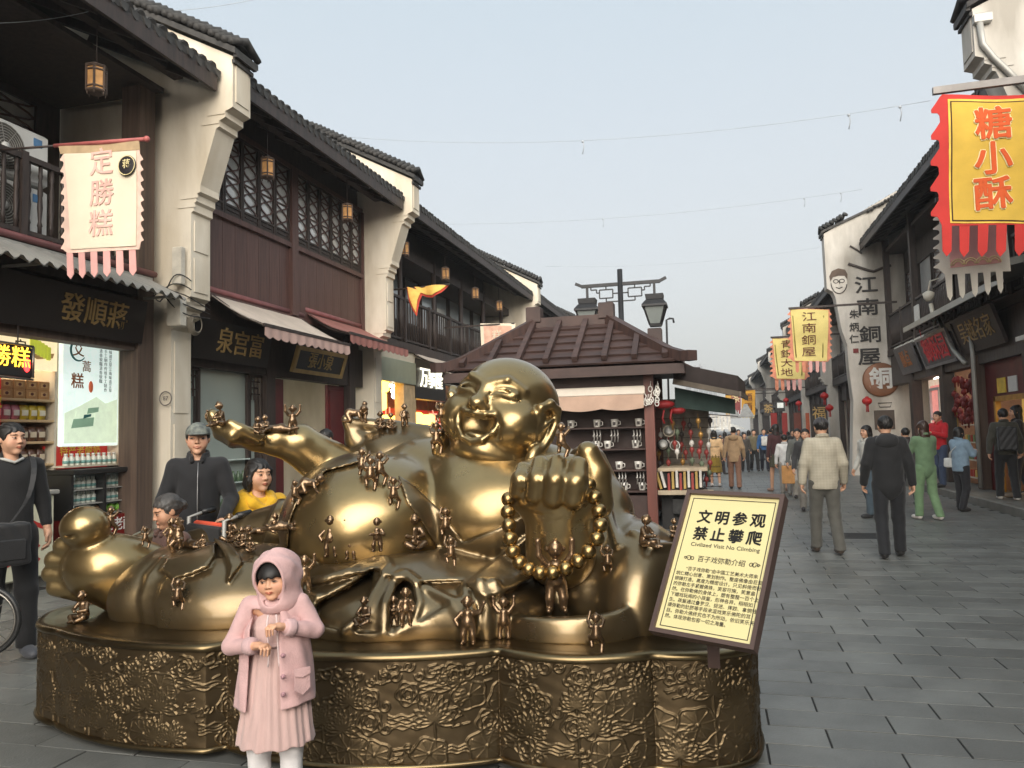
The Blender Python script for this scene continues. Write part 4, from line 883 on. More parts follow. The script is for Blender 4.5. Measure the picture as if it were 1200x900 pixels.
# red hanging goods, white pink window
o = MB(); rr = random.Random(4)
RG = empty('red_hanging_goods', (XR+.1, 19.7, 1.5), 'dense mass of red hanging ornaments filling the shop doorway', 'ornaments')
for k in range(70):
    y, z = rr.uniform(18.85, 20.5), rr.uniform(1.6, 2.72); m_ = MB(); m_.lathe([(.01, 0), (.06, -.05), (.07, -.12), (.02, -.16), (.015, -.26)], (XR+rr.uniform(.02, .3), y, z), 6); put('red_ornament', m_, mat('ornament_red', lin(120, 30, 28), .5, rand=.3), RG) if k < 70 else None
SW = empty('lit_shop_window', (XR, 22.3, .5), 'brightly lit white shop window with pink framed poster', 'shop window')
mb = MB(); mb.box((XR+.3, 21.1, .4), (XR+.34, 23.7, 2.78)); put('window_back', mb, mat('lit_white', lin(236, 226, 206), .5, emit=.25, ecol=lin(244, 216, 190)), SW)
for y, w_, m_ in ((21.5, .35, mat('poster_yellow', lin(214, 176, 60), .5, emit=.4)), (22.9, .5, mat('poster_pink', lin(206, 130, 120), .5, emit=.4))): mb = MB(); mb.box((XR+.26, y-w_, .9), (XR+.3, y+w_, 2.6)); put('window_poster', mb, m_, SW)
mb = MB()
for a, b in (((22.45, 1.7), (22.45, 2.5)), ((23.3, 1.7), (23.3, 2.5)), ((22.45, 2.5), (23.3, 2.5)), ((22.45, 1.7), (23.3, 1.7))): mb.bar((XR+.24, *a), (XR+.24, *b), .07)
put('white_frame', mb, M_WHITE, SW)
mb = MB(); mb.box((XR+.02, 21.05, .14), (XR+.2, 23.75, .55)); put('window_plinth', mb, M_DARK, SW)
SHF = empty('goods_rack', (XR+.25, 19.2, .14), 'white shop rack with shelves of small goods beside the denim jacket woman', 'shelf')
for z in (.3, .7, 1.1, 1.5): mb = MB(); mb.box((XR+.1, 18.7, z), (XR+.4, 20.3, z+.03)); put('rack_shelf', mb, M_CREAMW, SHF)
rr = random.Random(8)
cols = [mat('pack_%d' % i, lin(*c), .5) for i, c in enumerate(((176, 66, 50), (206, 176, 90), (214, 206, 190), (120, 140, 96), (146, 96, 66)))]
pk = [MB().bev((-.07, -.05, 0), (.07, .05, .16), .01).mesh('goods_pack', m_) for m_ in cols]
for k in range(24):
    i, j = k % 8, k//8; tag(link('goods_pack', pk[rr.randrange(5)], None, (XR+.2, 18.85+.18*i, .33+.4*j)), '%s small pack from the near end on the %s level of the white rack' % (ORD[i], ('lowest', 'middle', 'upper')[j]), 'goods pack', 'small packs on the white shop rack')
signboard('grey framed signboard with red characters leaning over the right shops', -1, XR-.14, 19.4, 22.0, 3.02, 3.76, '御酥园', .66, mat('grey_board', lin(96, 94, 96), .5), mat('sign_red', lin(190, 40, 52), .45, emit=.04), .3, frame=mat('grey_frame', lin(128, 126, 126), .4), bold=.012)
signboard('dark brown signboard with faded gold characters near the right edge', -1, XR-.14, 16.4, 19.0, 3.10, 3.84, '吴越名家', .5, mat('brown_board', lin(52, 42, 38), .5), M_GOLDT, .3, frame=M_DARK, bold=.0)
signboard('dim grey signboard with orange mark beside the lettered wall', -1, XR-.14, 22.6, 24.6, 3.0, 3.8, '酥点', .5, MATS['grey_board'], mat('sign_orange', lin(176, 110, 60), .5), .3, bold=.01)
cn = empty('metal_canopy', (XR-.4, 18, 4), 'long dark metal canopy under the right balcony', 'canopy')
mb = MB(); n = 60; G = [[V((XR-.1-t*.75, 14.2+6.8*j/n, 4.18-.26*t+.015*math.sin(j*2.1))) for j in range(n+1)] for t in (0, 1)]; mb.grid([r_[::-1] for r_ in G]); mb.grid([[p+V((0, 0, -.012)) for p in r_] for r_ in G]); put('canopy_sheet', mb, mat('dark_sheet', lin(92, 92, 88), .45, .5, var=.2), cn)
mb = MB(); mb.bar((XR-.86, 14.2, 3.92), (XR-.86, 21, 3.92), .03, .12); put('canopy_edge', mb, M_GREYM, cn)
for k in range(13): mb = MB(); mb.ball((XR-.8, 15.4+.42*k, 3.83), .035, 6, 4); put('canopy_hook', mb, M_DARK, cn)
for i, (y0, y1) in enumerate(((21.3, 22.3), (22.5, 23.4), (23.6, 24.6))): o = MB(); o.bar((XR-.3, y0, 3.80), (XR-.3, y1, 3.80), .07, .05); put_thing('tube_lamp', o, mat('tube_white', lin(214, 214, 208), .4), '%s unlit white tube lamp from the near end under the right balcony' % ORD[i], 'lamp', 'tube lamps under the balcony')
o = MB(); o.tube([(XR-.25, 20.3, 4.1), (XR-.26, 19.2, 3.2), (XR-.22, 18.7, 2.9), (XR-.2, 18.62, 2.85)], .05, 8); o.tube([(XR-.2, 18.2, 3.4), (XR-.2, 18.15, 3.0), (XR-.2, 18.15, .2)], .045, 8); put_thing('drainpipe', o, M_GREYM, 'grey drainpipe running down beside the right wood post', 'pipe')
NT = at(1091, 353, 22.5); o = MB(); o.bev((XR-.2, 22.3, 4.3), (XR-.16, 22.7, 4.75), .01); put_thing('balcony_notice', o, M_WHITE, 'small white notice hung on the right balcony rail', 'notice')
o = MB(); c_ = V((XR-.35, 20.6, 4.55)); o.lathe([(.05, 0), (.12, .08), (.14, .2), (.05, .26)], c_, 10); o.tube([c_+V((0, 0, .26)), c_+V((.05, 0, .5)), c_+V((.25, 0, .55))], .02, 6); o.tube([c_+V((.05, .05, -.05)), c_+V((.1, 0, -.6))], .05, 6); put_thing('spot_lamp', o, MATS['meter_grey'], 'pale spot lamp on the right balcony under the striped banner', 'lamp')
# ---- near corner canopy at the right edge
CE = empty('edge_canopy', (4.4, 13.6, 3.9), 'dark corner canopy with green board at the right edge', 'canopy')
mb = MB(); mb.obox((4.75, 13.2, 3.95), (.55, 0, .12), (0, .9, 0), (-.02, 0, .05)); put('canopy_slab', mb, MATS['dark_sheet'], CE)
mb = MB(); mb.box((XR-.12, 12.5, 3.0), (XR-.04, 15.2, 3.7)); put('green_board', mb, mat('dark_green_board', lin(40, 52, 46), .5), CE)
mb = MB(); mb.bar((XR-.3, 13.2, 3.0), (XR-.3, 15.3, 3.0), .12, .08); put('tube_light', mb, MATS['tube_white'], CE)
# ---- houses down the right side
ys = [27.05, 37.5, 48.0, 60.5, 74, 92, 112]
for i in range(len(ys)-1):
    y0, y1 = ys[i], ys[i+1]; dz = .5+.35*(i % 2)+.1*i
    h = empty('right_row_house', (XR, (y0+y1)/2, 0), '%s dark shop house beyond the lettered wall on the right' % ORD[i], 'house', 'shop houses down the right side')
    roof(h, -1, XR, y0+.02, y1-.5, 6.3+dz, ae=1.15)
    mb = MB(); mb.box((XR+.1, y0, 3.5), (XR+.2, y1-.5, 8.5)); mb.box((XR-.2, y0, 5.9+dz*.5), (XR+.2, y1-.5, 6.1+dz*.5)); put('upper_wall', mb, M_RWOOD, h)
    mb = MB(); mb.box((XR-.3, y0, 3.4), (XR+.2, y1-.5, 3.65)); put('balcony_floor', mb, M_DARK, h)
    railing(h, -1, XR-.25, y0+.05, y1-.55, 3.65, 4.6, .22 if i < 3 else .5, False, M_RWOOD)
    n = max(2, int((y1-y0)/2))
    for k in range(n): window(h, -1, XR+.08, y0+.1+k*(y1-y0-.7)/n, y0+(k+.9)*(y1-y0-.7)/n, 3.7, 5.9, False, 5, .6)
    for k in range(n+1): mb = MB(); yy = y0+.1+k*(y1-y0-.8)/n; mb.box((XR-.1, yy-.1, .14), (XR+.1, yy+.1, 3.45)); put('shop_post', mb, M_DARK, h)
    mb = MB(); mb.box((XR, y0, 2.7), (XR+.15, y1-.5, 3.4)); put('fascia_wall', mb, M_RWOOD, h)
    mb = MB(); mb.box((XR+1.6, y0, .1), (XR+1.7, y1, 3.4)); put('shop_wall', mb, (MATS['warm_shop_wall'], M_RED, M_DARK)[(i+1) % 3], h)
    mb = MB(); mb.box((XR+.1, y0, 2.8), (XR+1.6, y1, 2.85)); put('shop_ceiling', mb, M_CREAMW, h)
    shop_lamps(h, [(XR+.7, (y0+y1)/2-2, 2.78), (XR+.7, (y0+y1)/2+2, 2.78)])
    firewall(-1, XR, y1-.5, .5, dz+.1, '%s small grey white party wall beyond the lettered wall' % ORD[i], 'small party walls down the right side', M_PLASR, foot=.5, sh=.1, ledge=False)
# deep brown passage and pier beside the lettered wall
for i, (x, y) in enumerate(((968, 470), (1016, 466))): pass
RL = MB(); RL.ball((0, 0, 0), (.15, .15, .12), 12, 8); RL.lathe([(.05, .1), (.05, .14)], n=10); RL.lathe([(.05, -.14), (.05, -.1)], n=10)
for k in range(5): a = 2*PI*k/5; RL.tube([(.03*math.cos(a), .03*math.sin(a), -.13), (.04*math.cos(a), .04*math.sin(a), -.34)], .01, 4)
rlm = RL.mesh('red_lantern', mat('lantern_red', lin(176, 32, 30), .5))
for i, (x, y, Y) in enumerate(((966, 464, 30), (972, 478, 31), (1016, 470, 25.6), (921, 469, 44), (936, 473, 38))): tag(link('red_lantern', rlm, None, at(x, y, Y)), '%s small red lantern with tassel hanging by the right shops' % ('upper one of a pair: the', 'lower one of a pair: the', 'nearest: the', 'farthest: the', 'middle: the')[i], 'lantern', 'red lanterns by the right shops')
for i, (x0, x1, y0, y1, Y, m_, t, tm) in enumerate(((952, 968, 474, 496, 33, M_BLACKB, '福', M_GOLDT), (908, 920, 470, 482, 47, M_BLACK, '', None), (895, 906, 472, 487, 52, M_RWOOD, '茶', M_GOLDT))):
    o = empty('hanging_shop_sign', at((x0+x1)/2, y1, Y), ('dark square sign with gold character far down the right side', 'black screen with a white patch far down the right side', 'brown square sign farthest down the right side')[i], 'sign')
    a, b = at(x0, y0, Y), at(x1, y1, Y); mb = MB(); mb.box((a.x, Y, b.z), (b.x, Y+.08, a.z)); put('sign_panel', mb, m_, o)
    if t: text(t, (a.z-b.z)*.7, tm, o, ((a.x+b.x)/2, Y-.001, (a.z+b.z)/2), (1, 0, 0), (0, 0, 1), .01, .01)
    else: mb = MB(); q_ = (a+b)/2; mb.box((q_.x-.15, Y-.01, q_.z-.1), (q_.x+.2, Y-.002, q_.z+.2)); put('lit_patch', mb, mat('screen_white', lin(210, 212, 206), .4, emit=.25), o)
for i, (x0, x1, Y, c) in enumerate(((903, 912, 45, (150, 40, 36)), (916, 924, 42, (150, 44, 40)), (930, 940, 38, (110, 56, 44)), (944, 950, 35, (180, 90, 60)))):
    a, b = at(x0, 484, Y), at(x1, 520, Y); o = MB(); o.box((min(a.x, XR-.2), Y, .3), (min(b.x, XR), Y+.1, a.z)); put_thing('shop_curtain', o, mat('curtain_%d' % i, lin(*c), .7), '%s narrow red curtain from the left among the far right shops' % ORD[i], 'curtain', 'red curtains of the far right shops')
# ================================================================ kiosk, street lamp, wires, far towers
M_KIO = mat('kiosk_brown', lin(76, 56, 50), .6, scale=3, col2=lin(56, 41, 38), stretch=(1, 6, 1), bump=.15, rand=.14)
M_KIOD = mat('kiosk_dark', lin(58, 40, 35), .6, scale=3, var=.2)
K = empty('souvenir_kiosk', (-2.2, 13.1, 0), 'brown timber souvenir kiosk with hipped roof and beige awning', 'kiosk')
ex0, ex1, ey0, ey1, ez = -4.1, -.42, 11.7, 14.6, 2.56; rx0, rx1, ry, rz_ = -2.95, -1.68, 13.1, 3.42
E4 = [V((ex0, ey0, ez)), V((ex1, ey0, ez)), V((ex1, ey1, ez)), V((ex0, ey1, ez))]; RA, RBp = V((rx0, ry, rz_)), V((rx1, ry, rz_))
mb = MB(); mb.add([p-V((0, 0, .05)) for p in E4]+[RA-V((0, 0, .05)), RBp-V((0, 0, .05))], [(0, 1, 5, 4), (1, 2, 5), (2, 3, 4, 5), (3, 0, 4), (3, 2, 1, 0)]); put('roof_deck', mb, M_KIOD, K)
def face(a, b, c, d, n, nb):                           # planks and ribs over one roof slope: eave a-b, ridge d-c
    nr = (b-a).cross(d-a).normalized()
    for i in range(n):
        t0, t1 = i/n, (i+1.12)/n; t1 = min(t1, 1)
        p = [a.lerp(d, t0), b.lerp(c, t0), b.lerp(c, t1), a.lerp(d, t1)]; lift = [.05, .05, .012, .012]
        mb = MB(); mb.prism([q+nr*l for q, l in zip(p, lift)], nr*-.03); put('roof_plank', mb, M_KIO, K)
    for k in range(nb):
        t = (k+.5)/nb; q0 = a.lerp(b, t)
        # rib runs straight up the slope until it meets the hip
        up_ = ((d+c)/2-(a+b)/2); up_ -= (b-a).normalized()*up_.dot((b-a).normalized()); e0, e1 = (d-a).dot((b-a).normalized()), (c-a).dot((b-a).normalized()); s_ = (q0-a).dot((b-a).normalized()); L_ = (b-a).length
        m_ = 1.0
        if s_ < e0: m_ = s_/e0
        if s_ > e1: m_ = (L_-s_)/(L_-e1)
        if m_ < .12: continue
        mb = MB(); mb.bar(q0+nr*.09+up_*.05, q0+up_*m_*.97+nr*.09, .085, .08, up=nr); put('roof_rib', mb, M_KIO, K)
face(E4[0], E4[1], RBp, RA, 6, 8); face(E4[1], E4[2], RBp, RBp, 6, 6); face(E4[3], E4[0], RA, RA, 6, 6)
for a, b in ((E4[0], RA), (E4[1], RBp), (E4[2], RBp), (E4[3], RA)):
    mb = MB(); d = (a-b); dn = d.normalized(); P_ = [b+V((0, 0, .08)), b.lerp(a, .5)+V((0, 0, .06)), b.lerp(a, .85)+V((0, 0, .06)), a+dn*.10+V((0, 0, .12)), a+dn*.30+V((0, 0, .2))]
    for p, q in zip(P_[:-1], P_[1:]): mb.bar(p, q, .17, .15)
    put('hip_beam', mb, M_KIO, K)
mb = MB(); mb.bar(RA+V((-.1, 0, .05)), RBp+V((.1, 0, .05)), .2, .18); put('ridge_beam', mb, M_KIO, K)
for p in (RA, RBp): mb = MB(); mb.bev(tuple(p+V((-.13, -.13, .06))), tuple(p+V((.13, .13, .34))), .015); put('ridge_block', mb, M_KIO, K)
mb = MB(); mb.box((ex0-.05, ey0-.06, ez-.17), (ex1+.05, ey0, ez-.02)); mb.box((ex1, ey0, ez-.17), (ex1+.06, ey1, ez-.02)); mb.box((ex0-.06, ey0, ez-.17), (ex0, ey1, ez-.02)); put('eave_fascia', mb, M_KIO, K)
mb = MB(); mb.bev((ex1-.52, ey0+.62, ez+.36), (ex1-.30, ey0+.84, ez+.62), .015); put('hip_block', mb, M_KIO, K)
kx0, kx1, ky0, ky1 = -3.6, -.93, 12.05, 14.2
mb = MB(); mb.box((kx0, ky0-.02, 2.22), (kx1, ky0+.1, 2.45)); put('front_beam', mb, M_KIO, K)
for x, y in ((kx0, ky0), (kx1, ky0), (kx1, ky1), (kx0, ky1)): mb = MB(); mb.bev((x-.075, y-.075, 0), (x+.075, y+.075, 2.5), .012); put('corner_post', mb, mat('kiosk_post', lin(104, 58, 48), .5, scale=2, var=.2, stretch=(6, 6, .6)), K)
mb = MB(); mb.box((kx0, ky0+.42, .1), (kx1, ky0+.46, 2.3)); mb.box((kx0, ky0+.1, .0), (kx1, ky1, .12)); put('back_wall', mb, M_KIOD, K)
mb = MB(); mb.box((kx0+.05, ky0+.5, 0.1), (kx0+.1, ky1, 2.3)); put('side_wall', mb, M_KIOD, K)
for z in (.62, .95, 1.28, 1.62): mb = MB(); mb.bev((-2.3, ky0+.05, z-.03), (kx1-.09, ky0+.42, z), .006); put('display_shelf', mb, M_KIO, K)
mb = MB(); mb.bev((kx0, ky0-.02, .1), (kx1-.08, ky0+.42, .55), .01); put('counter', mb, M_KIO, K)
# front awning of the kiosk
AW = empty('kiosk_awning', (-2.0, 11.98, 2.05), 'beige roller awning with wavy valance on the front of the kiosk', 'awning')
mb = MB(); mb.bev((kx0, 11.86, 2.10), (kx1-.05, 12.02, 2.24), .02); put('roller_box', mb, mat('roller_cream', lin(222, 212, 198), .5, var=.05), AW)
top, bot = [], []
for j in range(61): x = kx0+.05+(kx1-.12-kx0)*j/60; top.append(V((x, 11.87-.01*math.sin(j*.5), 2.11))); bot.append(V((x, 11.80-.02*math.sin(j*.5), 1.87-.035*abs(math.sin(j*PI/15))+.03)))
mb = MB(); mb.grid([bot, top]); mb.grid([[p+V((0, .008, 0)) for p in r_] for r_ in (top, bot)]); put('valance', mb, mat('beige_valance', lin(176, 148, 130), .85, var=.12, scale=3), AW)
A2 = empty('side_awning', (.1, 13.6, 2.2), 'dark side awning with green lining on the right of the kiosk', 'awning')
c = [V((-.55, 12.0, 2.32)), V((.42, 12.6, 2.12)), V((.62, 14.8, 2.14)), V((-.6, 15.4, 2.46))]
mb = MB(); mb.prism([p+V((0, 0, .0)) for p in c], (0, 0, .26)); put('awning_top', mb, mat('awning_dark', lin(52, 44, 42), .6), A2)
mb = MB(); mb.bar(c[0]-V((0, .02, .03)), c[1]-V((0, .02, .03)), .04, .08); mb.bar(c[1]-V((-.02, 0, .03)), c[2]-V((-.02, 0, .03)), .04, .08); put('awning_edge', mb, mat('awning_edge', lin(104, 95, 84), .6), A2)
mb = MB(); mb.prism([c[0]-V((.0, -.3, .1)), c[1]-V((.05, -.3, .1)), c[1]-V((.05, -.3, .34)), c[0]-V((0, -.3, .42))], (0, .02, 0)); put('green_lining', mb, mat('awning_green', lin(46, 62, 58), .7), A2)
# cups and trinkets on the kiosk shelves
cu = MB(); cu.lathe([(.045, 0), (.052, .01), (.06, .12), (.055, .125)], n=12); cu.tube([(.055, 0, .1), (.09, 0, .085), (.09, 0, .04), (.052, 0, .03)], .008, 5); cu.cur = 1; cu.prism([(-.02, -.058, .03), (.02, -.058, .03), (.022, -.062, .08), (-.022, -.062, .08)], (0, -.004, 0))
cum = cu.mesh('printed_cup', [mat('cup_white', lin(216, 212, 204), .3, coat=.3), mat('cup_print', lin(66, 60, 58), .5)])
sp = [(z, x) for z, xs in ((1.62, (-2.2, -1.78, -1.5, -1.12)), (.95, (-2.2, -1.85, -1.45, -1.15)), (1.28, (-1.8, -1.62, -1.18)), (.62, (-1.6, -1.38, -1.1))) for x in xs]
for i, (z, x) in enumerate(sp): tag(link('printed_cup', cum, None, (x, 12.22, z)), 'white printed cup %s from the left on the %s kiosk shelf' % (ORD[sum(1 for q in sp[:i] if q[0] == z)], {1.62: 'top', 1.28: 'second', .95: 'third', .62: 'lowest'}[z]), 'cup', 'printed cups on the kiosk shelves')
ch = MB(); rr = random.Random(2)
for k in range(3): ch.tube([(.05*(k-1), 0, 0), (.05*(k-1)+.01, 0, -.12), (.05*(k-1), -.01, -.2)], .012, 5); ch.ball((.05*(k-1), -.01, -.1), .022, 6, 4)
chm = ch.mesh('trinket_strand', mat('trinket_silver', lin(176, 172, 166), .3, .6))
for i, (x, z) in enumerate(((-1.78, 1.58), (-1.5, 1.58), (-1.15, 1.57), (-1.85, .91), (-1.6, .92), (-1.4, .91), (-1.12, .92))): tag(link('trinket_strand', chm, None, (x, 12.16, z)), '%s bunch of silver trinkets from the left hanging under the %s kiosk shelf' % (ORD[i if i < 3 else i-3], 'top' if i < 3 else 'third'), 'trinket', 'trinkets hanging under the kiosk shelves')
o = MB(); 
for k in range(5): o.box((-1.72+.055*k+.0, 12.1, 1.75), (-1.69+.055*k, 12.2, 2.0))
# stall on the right of the kiosk: small things hung and stacked
ST = empty('souvenir_stall', (-.45, 12.9, 0), 'cluttered souvenir stall table beside the kiosk post', 'stall')
mb = MB(); mb.bev((-.86, 12.3, .9), (-.1, 14.2, .96), .01); put('stall_top', mb, mat('stall_wood', lin(176, 160, 136), .6), ST)
mb = MB(); mb.box((-.82, 12.4, 0), (-.2, 14.1, .88)); put('stall_skirt', mb, mat('stall_dark', lin(40, 38, 38), .7), ST)
mb = MB(); mb.box((-.86, 13.9, .96), (-.05, 13.95, 2.1)); put('stall_back', mb, mat('stall_grey', lin(150, 142, 132), .7, var=.3, scale=9), ST)
for x, y, r_, nm, m_ in ((777, 521, .10, 'black rimmed', M_BLACK), (791, 522, .085, 'white rimmed', M_WHITE), (784, 505, .1, 'beige', M_CREAMW)):
    c_ = at(x, y, 12.9); o = empty('round_clock', c_, '%s round clock hung on the souvenir stall' % nm, 'clock'); mb = MB(); mb.lathe([(r_, 0), (r_, .03), (r_*.86, .035), (0, .036)], c_, 18, (0, -1, 0)); put('clock_rim', mb, m_, o); mb = MB(); mb.lathe([(r_*.82, 0), (0, .004)], c_+V((0, -.036, 0)), 18, (0, -1, 0)); mb.bar(c_+V((0, -.045, 0)), c_+V((0, -.045, r_*.6)), .01); put('clock_face', mb, M_WHITE if m_ != M_WHITE else MATS['stall_grey'], o)
bk = [MB().bev((-.018, -.09, 0), (.018, .09, .26), .004).mesh('book', m_) for m_ in (mat('book_red', lin(150, 56, 48), .5), mat('book_yellow', lin(176, 146, 76), .5), mat('book_white', lin(206, 200, 192), .5), mat('book_black', lin(40, 38, 40), .5))]
for i in range(12):
    c_ = at(771+4.6*i, 580-(i % 3)*3, 12.26); tag(link('book', bk[(i*5+i//3) % 4], None, (c_.x, 12.26, .62+.02*(i % 3)), (0, R(-14) if i < 3 else 0, 0)), '%s upright booklet from the left on the souvenir stall front' % ORD[i], 'booklet', 'booklets on the souvenir stall')
mb = MB(); mb.bev((-.86, 12.14, .55), (-.02, 12.29, .62), .005); put('book_ledge', mb, MATS['stall_wood'], ST)
o = MB(); c_ = at(803, 558, 12.5); o.bev((c_.x-.22, 12.3, .55), (c_.x+.22, 12.6, .86), .06); o.bev((c_.x-.2, 12.32, .2), (c_.x+.2, 12.6, .52), .05); o.box((c_.x-.12, 12.4, 0), (c_.x+.12, 12.5, .2)); put_thing('black_stool', o, M_BLACK, 'black padded seat standing in front of the souvenir stall', 'seat')
RO_ = empty('red_knot_ornament', at(775, 475, 12.3), 'large red ornament with tassel hanging at the kiosk corner', 'ornament'); c_ = at(778, 474, 12.3)
mb = MB(); mb.ball(c_, (.17, .1, .07), 12, 7); mb.ball(c_+V((.2, .1, -.1)), (.13, .1, .06), 10, 6); put('red_bow', mb, mat('bow_red', lin(138, 30, 32), .6), RO_)
for dx in (-.15, 0, .12): mb = MB(); mb.tube([c_+V((dx, 0, -.08)), c_+V((dx-.03, 0, -.22)), c_+V((dx, 0, -.3))], .018, 6); put('tassel', mb, MATS['bow_red'], RO_)
WL = empty('white_string_lights', at(762, 465, 12.0), 'cluster of white bulbs and bells hanging at the kiosk roof corner', 'string lights'); rr = random.Random(6)
for k in range(14): c_ = at(rr.uniform(750, 775), rr.uniform(448, 478), 11.9); mb = MB(); mb.tube([c_+V((.03*math.cos(a), 0, .045*math.sin(a))) for a in np.linspace(0, 2*PI, 9)[:-1]], .009, 5, closed=True); mb.tube([c_+V((0, 0, .045)), c_+V((.01, 0, .12))], .006, 4); put('light_loop', mb, MATS['cup_white'], WL)
tr = []
for m_ in (mat('tr_red', lin(140, 58, 54), .5), mat('tr_white', lin(206, 202, 196), .5), mat('tr_green', lin(96, 108, 88), .6), mat('tr_dark', lin(56, 50, 50), .5), mat('tr_brass', lin(170, 130, 70), .4, .4)):
    mb = MB(); mb.tube([(0, 0, .06), (0, 0, .0)], .006, 4); mb.lathe([(.012, 0), (.032, -.02), (.036, -.06), (.016, -.08), (.008, -.15)], n=8); tr.append(mb.mesh('hanging_charm', m_))
rr = random.Random(9); k = 0
for row in range(9):
    for i in range(7):
        x, y = 772+9.5*i+rr.uniform(-3, 3), 492+11.5*row+rr.uniform(-3, 3)
        if y > 540 and x < 800: continue
        if row < 1 and i < 2: continue
        p = at(x, y, 13.2-.25*(i % 3)); tag(link('hanging_charm', tr[rr.randrange(5)], None, p, (0, 0, rr.random()*3), (1.15,)*3), '%s charm from the left in the %s row hung on the souvenir stall' % (ORD[i], ORD[row]), 'charm', 'charms hung on the souvenir stall'); k += 1
mb = MB()
for row in range(9): mb.tube([(-.9, 13.2, at(800, 490+11.5*row, 13.2).z), (.1, 13.2, at(800, 490+11.5*row, 13.2).z)], .005, 4)
put('hanging_rack', mb, M_DARK, ST)
# white pennants beyond the stall, parasol down the street
PN2 = empty('pennant_string', at(835, 487, 20), 'string of small white pennants hung across the far stalls', 'bunting')
for i in range(12): c_ = at(808+4.2*i, 484+.25*i, 20); mb = MB(); mb.prism([c_+V((-.035, 0, 0)), c_+V((.035, 0, 0)), c_+V((.03, 0, -.3-.1*(i % 2))), c_+V((-.03, 0, -.3-.1*(i % 2)))], (0, .012, 0)); put('pennant', mb, MATS['cup_white'], PN2)
mb = MB(); mb.tube([at(795, 483, 20), at(865, 488, 20)], .012, 5); put('pennant_cord', mb, M_DARK, PN2)
UM = empty('white_parasol', (at(848, 498, 40).x, 40, 0), 'white market parasol standing far down the street', 'parasol')
c_ = at(848, 495, 40); mb = MB(); mb.lathe([(1.05, -.35), (.98, -.30), (.5, -.12), (.02, .05)], c_, 8, smooth=False); put('parasol_cloth', mb, mat('parasol_white', lin(220, 216, 208), .8), UM); mb = MB(); mb.tube([(c_.x, 40, 0), (c_.x, 40, c_.z+.1)], .03, 6); put('parasol_pole', mb, M_WOOD, UM)
for i, (x0, x1, y0, y1, Y) in enumerate(((853, 868, 478, 490, 46), (866, 884, 474, 489, 44))):
    a, b = at(x0, y0, Y), at(x1, y1, Y); o = MB(); o.prism([V((a.x, Y, b.z)), V((b.x, Y, b.z)), V((b.x-.3, Y+1.2, a.z)), V((a.x+.3, Y+1.2, a.z))], (0, 0, .06)); put_thing('stall_canopy', o, mat('canopy_grey', lin(150, 148, 144), .8), '%s white stall canopy far down the middle of the street' % ('left', 'right')[i], 'canopy', 'white stall canopies far down the street')
# ---- street lamp
M_IRON = mat('lamp_iron', lin(46, 46, 48), .5, .4)
L_ = empty('street_lamp', (-1.75, 16, 0), 'tall black street lamp with two hanging lanterns behind the kiosk', 'street lamp')
mb = MB(); mb.lathe([(.11, 0), (.11, .4), (.065, .5), (.055, 4.95)], (-1.75, 16, 0), 10); put('lamp_post', mb, M_IRON, L_)
mb = MB(); zc = 4.64
for sg in (-1, 1):
    mb.bar((-1.75, 16, zc), (-1.75+sg*.82, 16, zc), .06, .07); mb.bar((-1.75+sg*.80, 16, zc), (-1.75+sg*.95, 16, zc+.07), .05, .06)
put('cross_arm', mb, M_IRON, L_)
mb = MB()
for sg in (-1, 1):
    X = lambda t: -1.75+sg*t
    for pts in ([(.62, zc), (.62, zc-.09), (.50, zc-.09), (.50, zc-.16), (.44, zc-.16)], [(.44, zc-.10), (.16, zc-.10), (.16, zc-.28), (.44, zc-.28), (.44, zc-.10)], [(0, zc-.19), (.16, zc-.19)], [(0, zc-.36), (.30, zc-.36), (.30, zc-.28)], [(.30, zc-.10), (.30, zc)]):
        for p, q in zip(pts[:-1], pts[1:]): mb.bar((X(p[0]), 16, p[1]), (X(q[0]), 16, q[1]), .025)
put('fretwork_bracket', mb, M_IRON, L_)
for sg in (-1, 1):
    c_ = V((-1.75+sg*.70, 16, zc-.28)); mb = MB(); mb.bar(c_, c_+V((0, 0, .26)), .05); put('lamp_hanger', mb, M_IRON, L_)
    o = empty('lantern_head', c_-V((-1.75, 16, 0)), parent=L_)
    mb = MB(); mb.lathe([(.26, 0), (.24, -.11), (.06, -.12)], n=4, a0=PI/4, smooth=False); mb.lathe([(.36, -.26), (.36, -.22), (.25, -.12)], n=4, a0=PI/4, smooth=False); mb.lathe([(.16, -.66), (.17, -.62), (.15, -.60)], n=4, a0=PI/4, smooth=False)
    for k in range(4): a = PI/4+PI/2*k; mb.bar((.31*math.cos(a), .31*math.sin(a), -.25), (.155*math.cos(a), .155*math.sin(a), -.63), .028)
    link('lantern_cap', mb.mesh('lantern_cap', M_IRON), o)
    mb = MB(); mb.lathe([(.145, -.62), (.295, -.255)], n=4, a0=PI/4, smooth=False); link('lantern_glass', mb.mesh('lantern_glass', mat('lamp_frosted', lin(122, 128, 126), .35, var=.08)), o)
o = empty('small_lamp_post', (at(780, 400, 24).x, 24, 0), 'thin bent lamp post sticking up behind the kiosk roof', 'street lamp')
p = at(780, 400, 24); q_ = at(781, 375, 24); mb = MB(); mb.tube([(p.x, 24, 0), q_, q_+V((.1, 0, .04)), q_+V((.2, 0, .03)), q_+V((.22, 0, -.1))], .035, 6); put('bent_pole', mb, M_IRON, o)
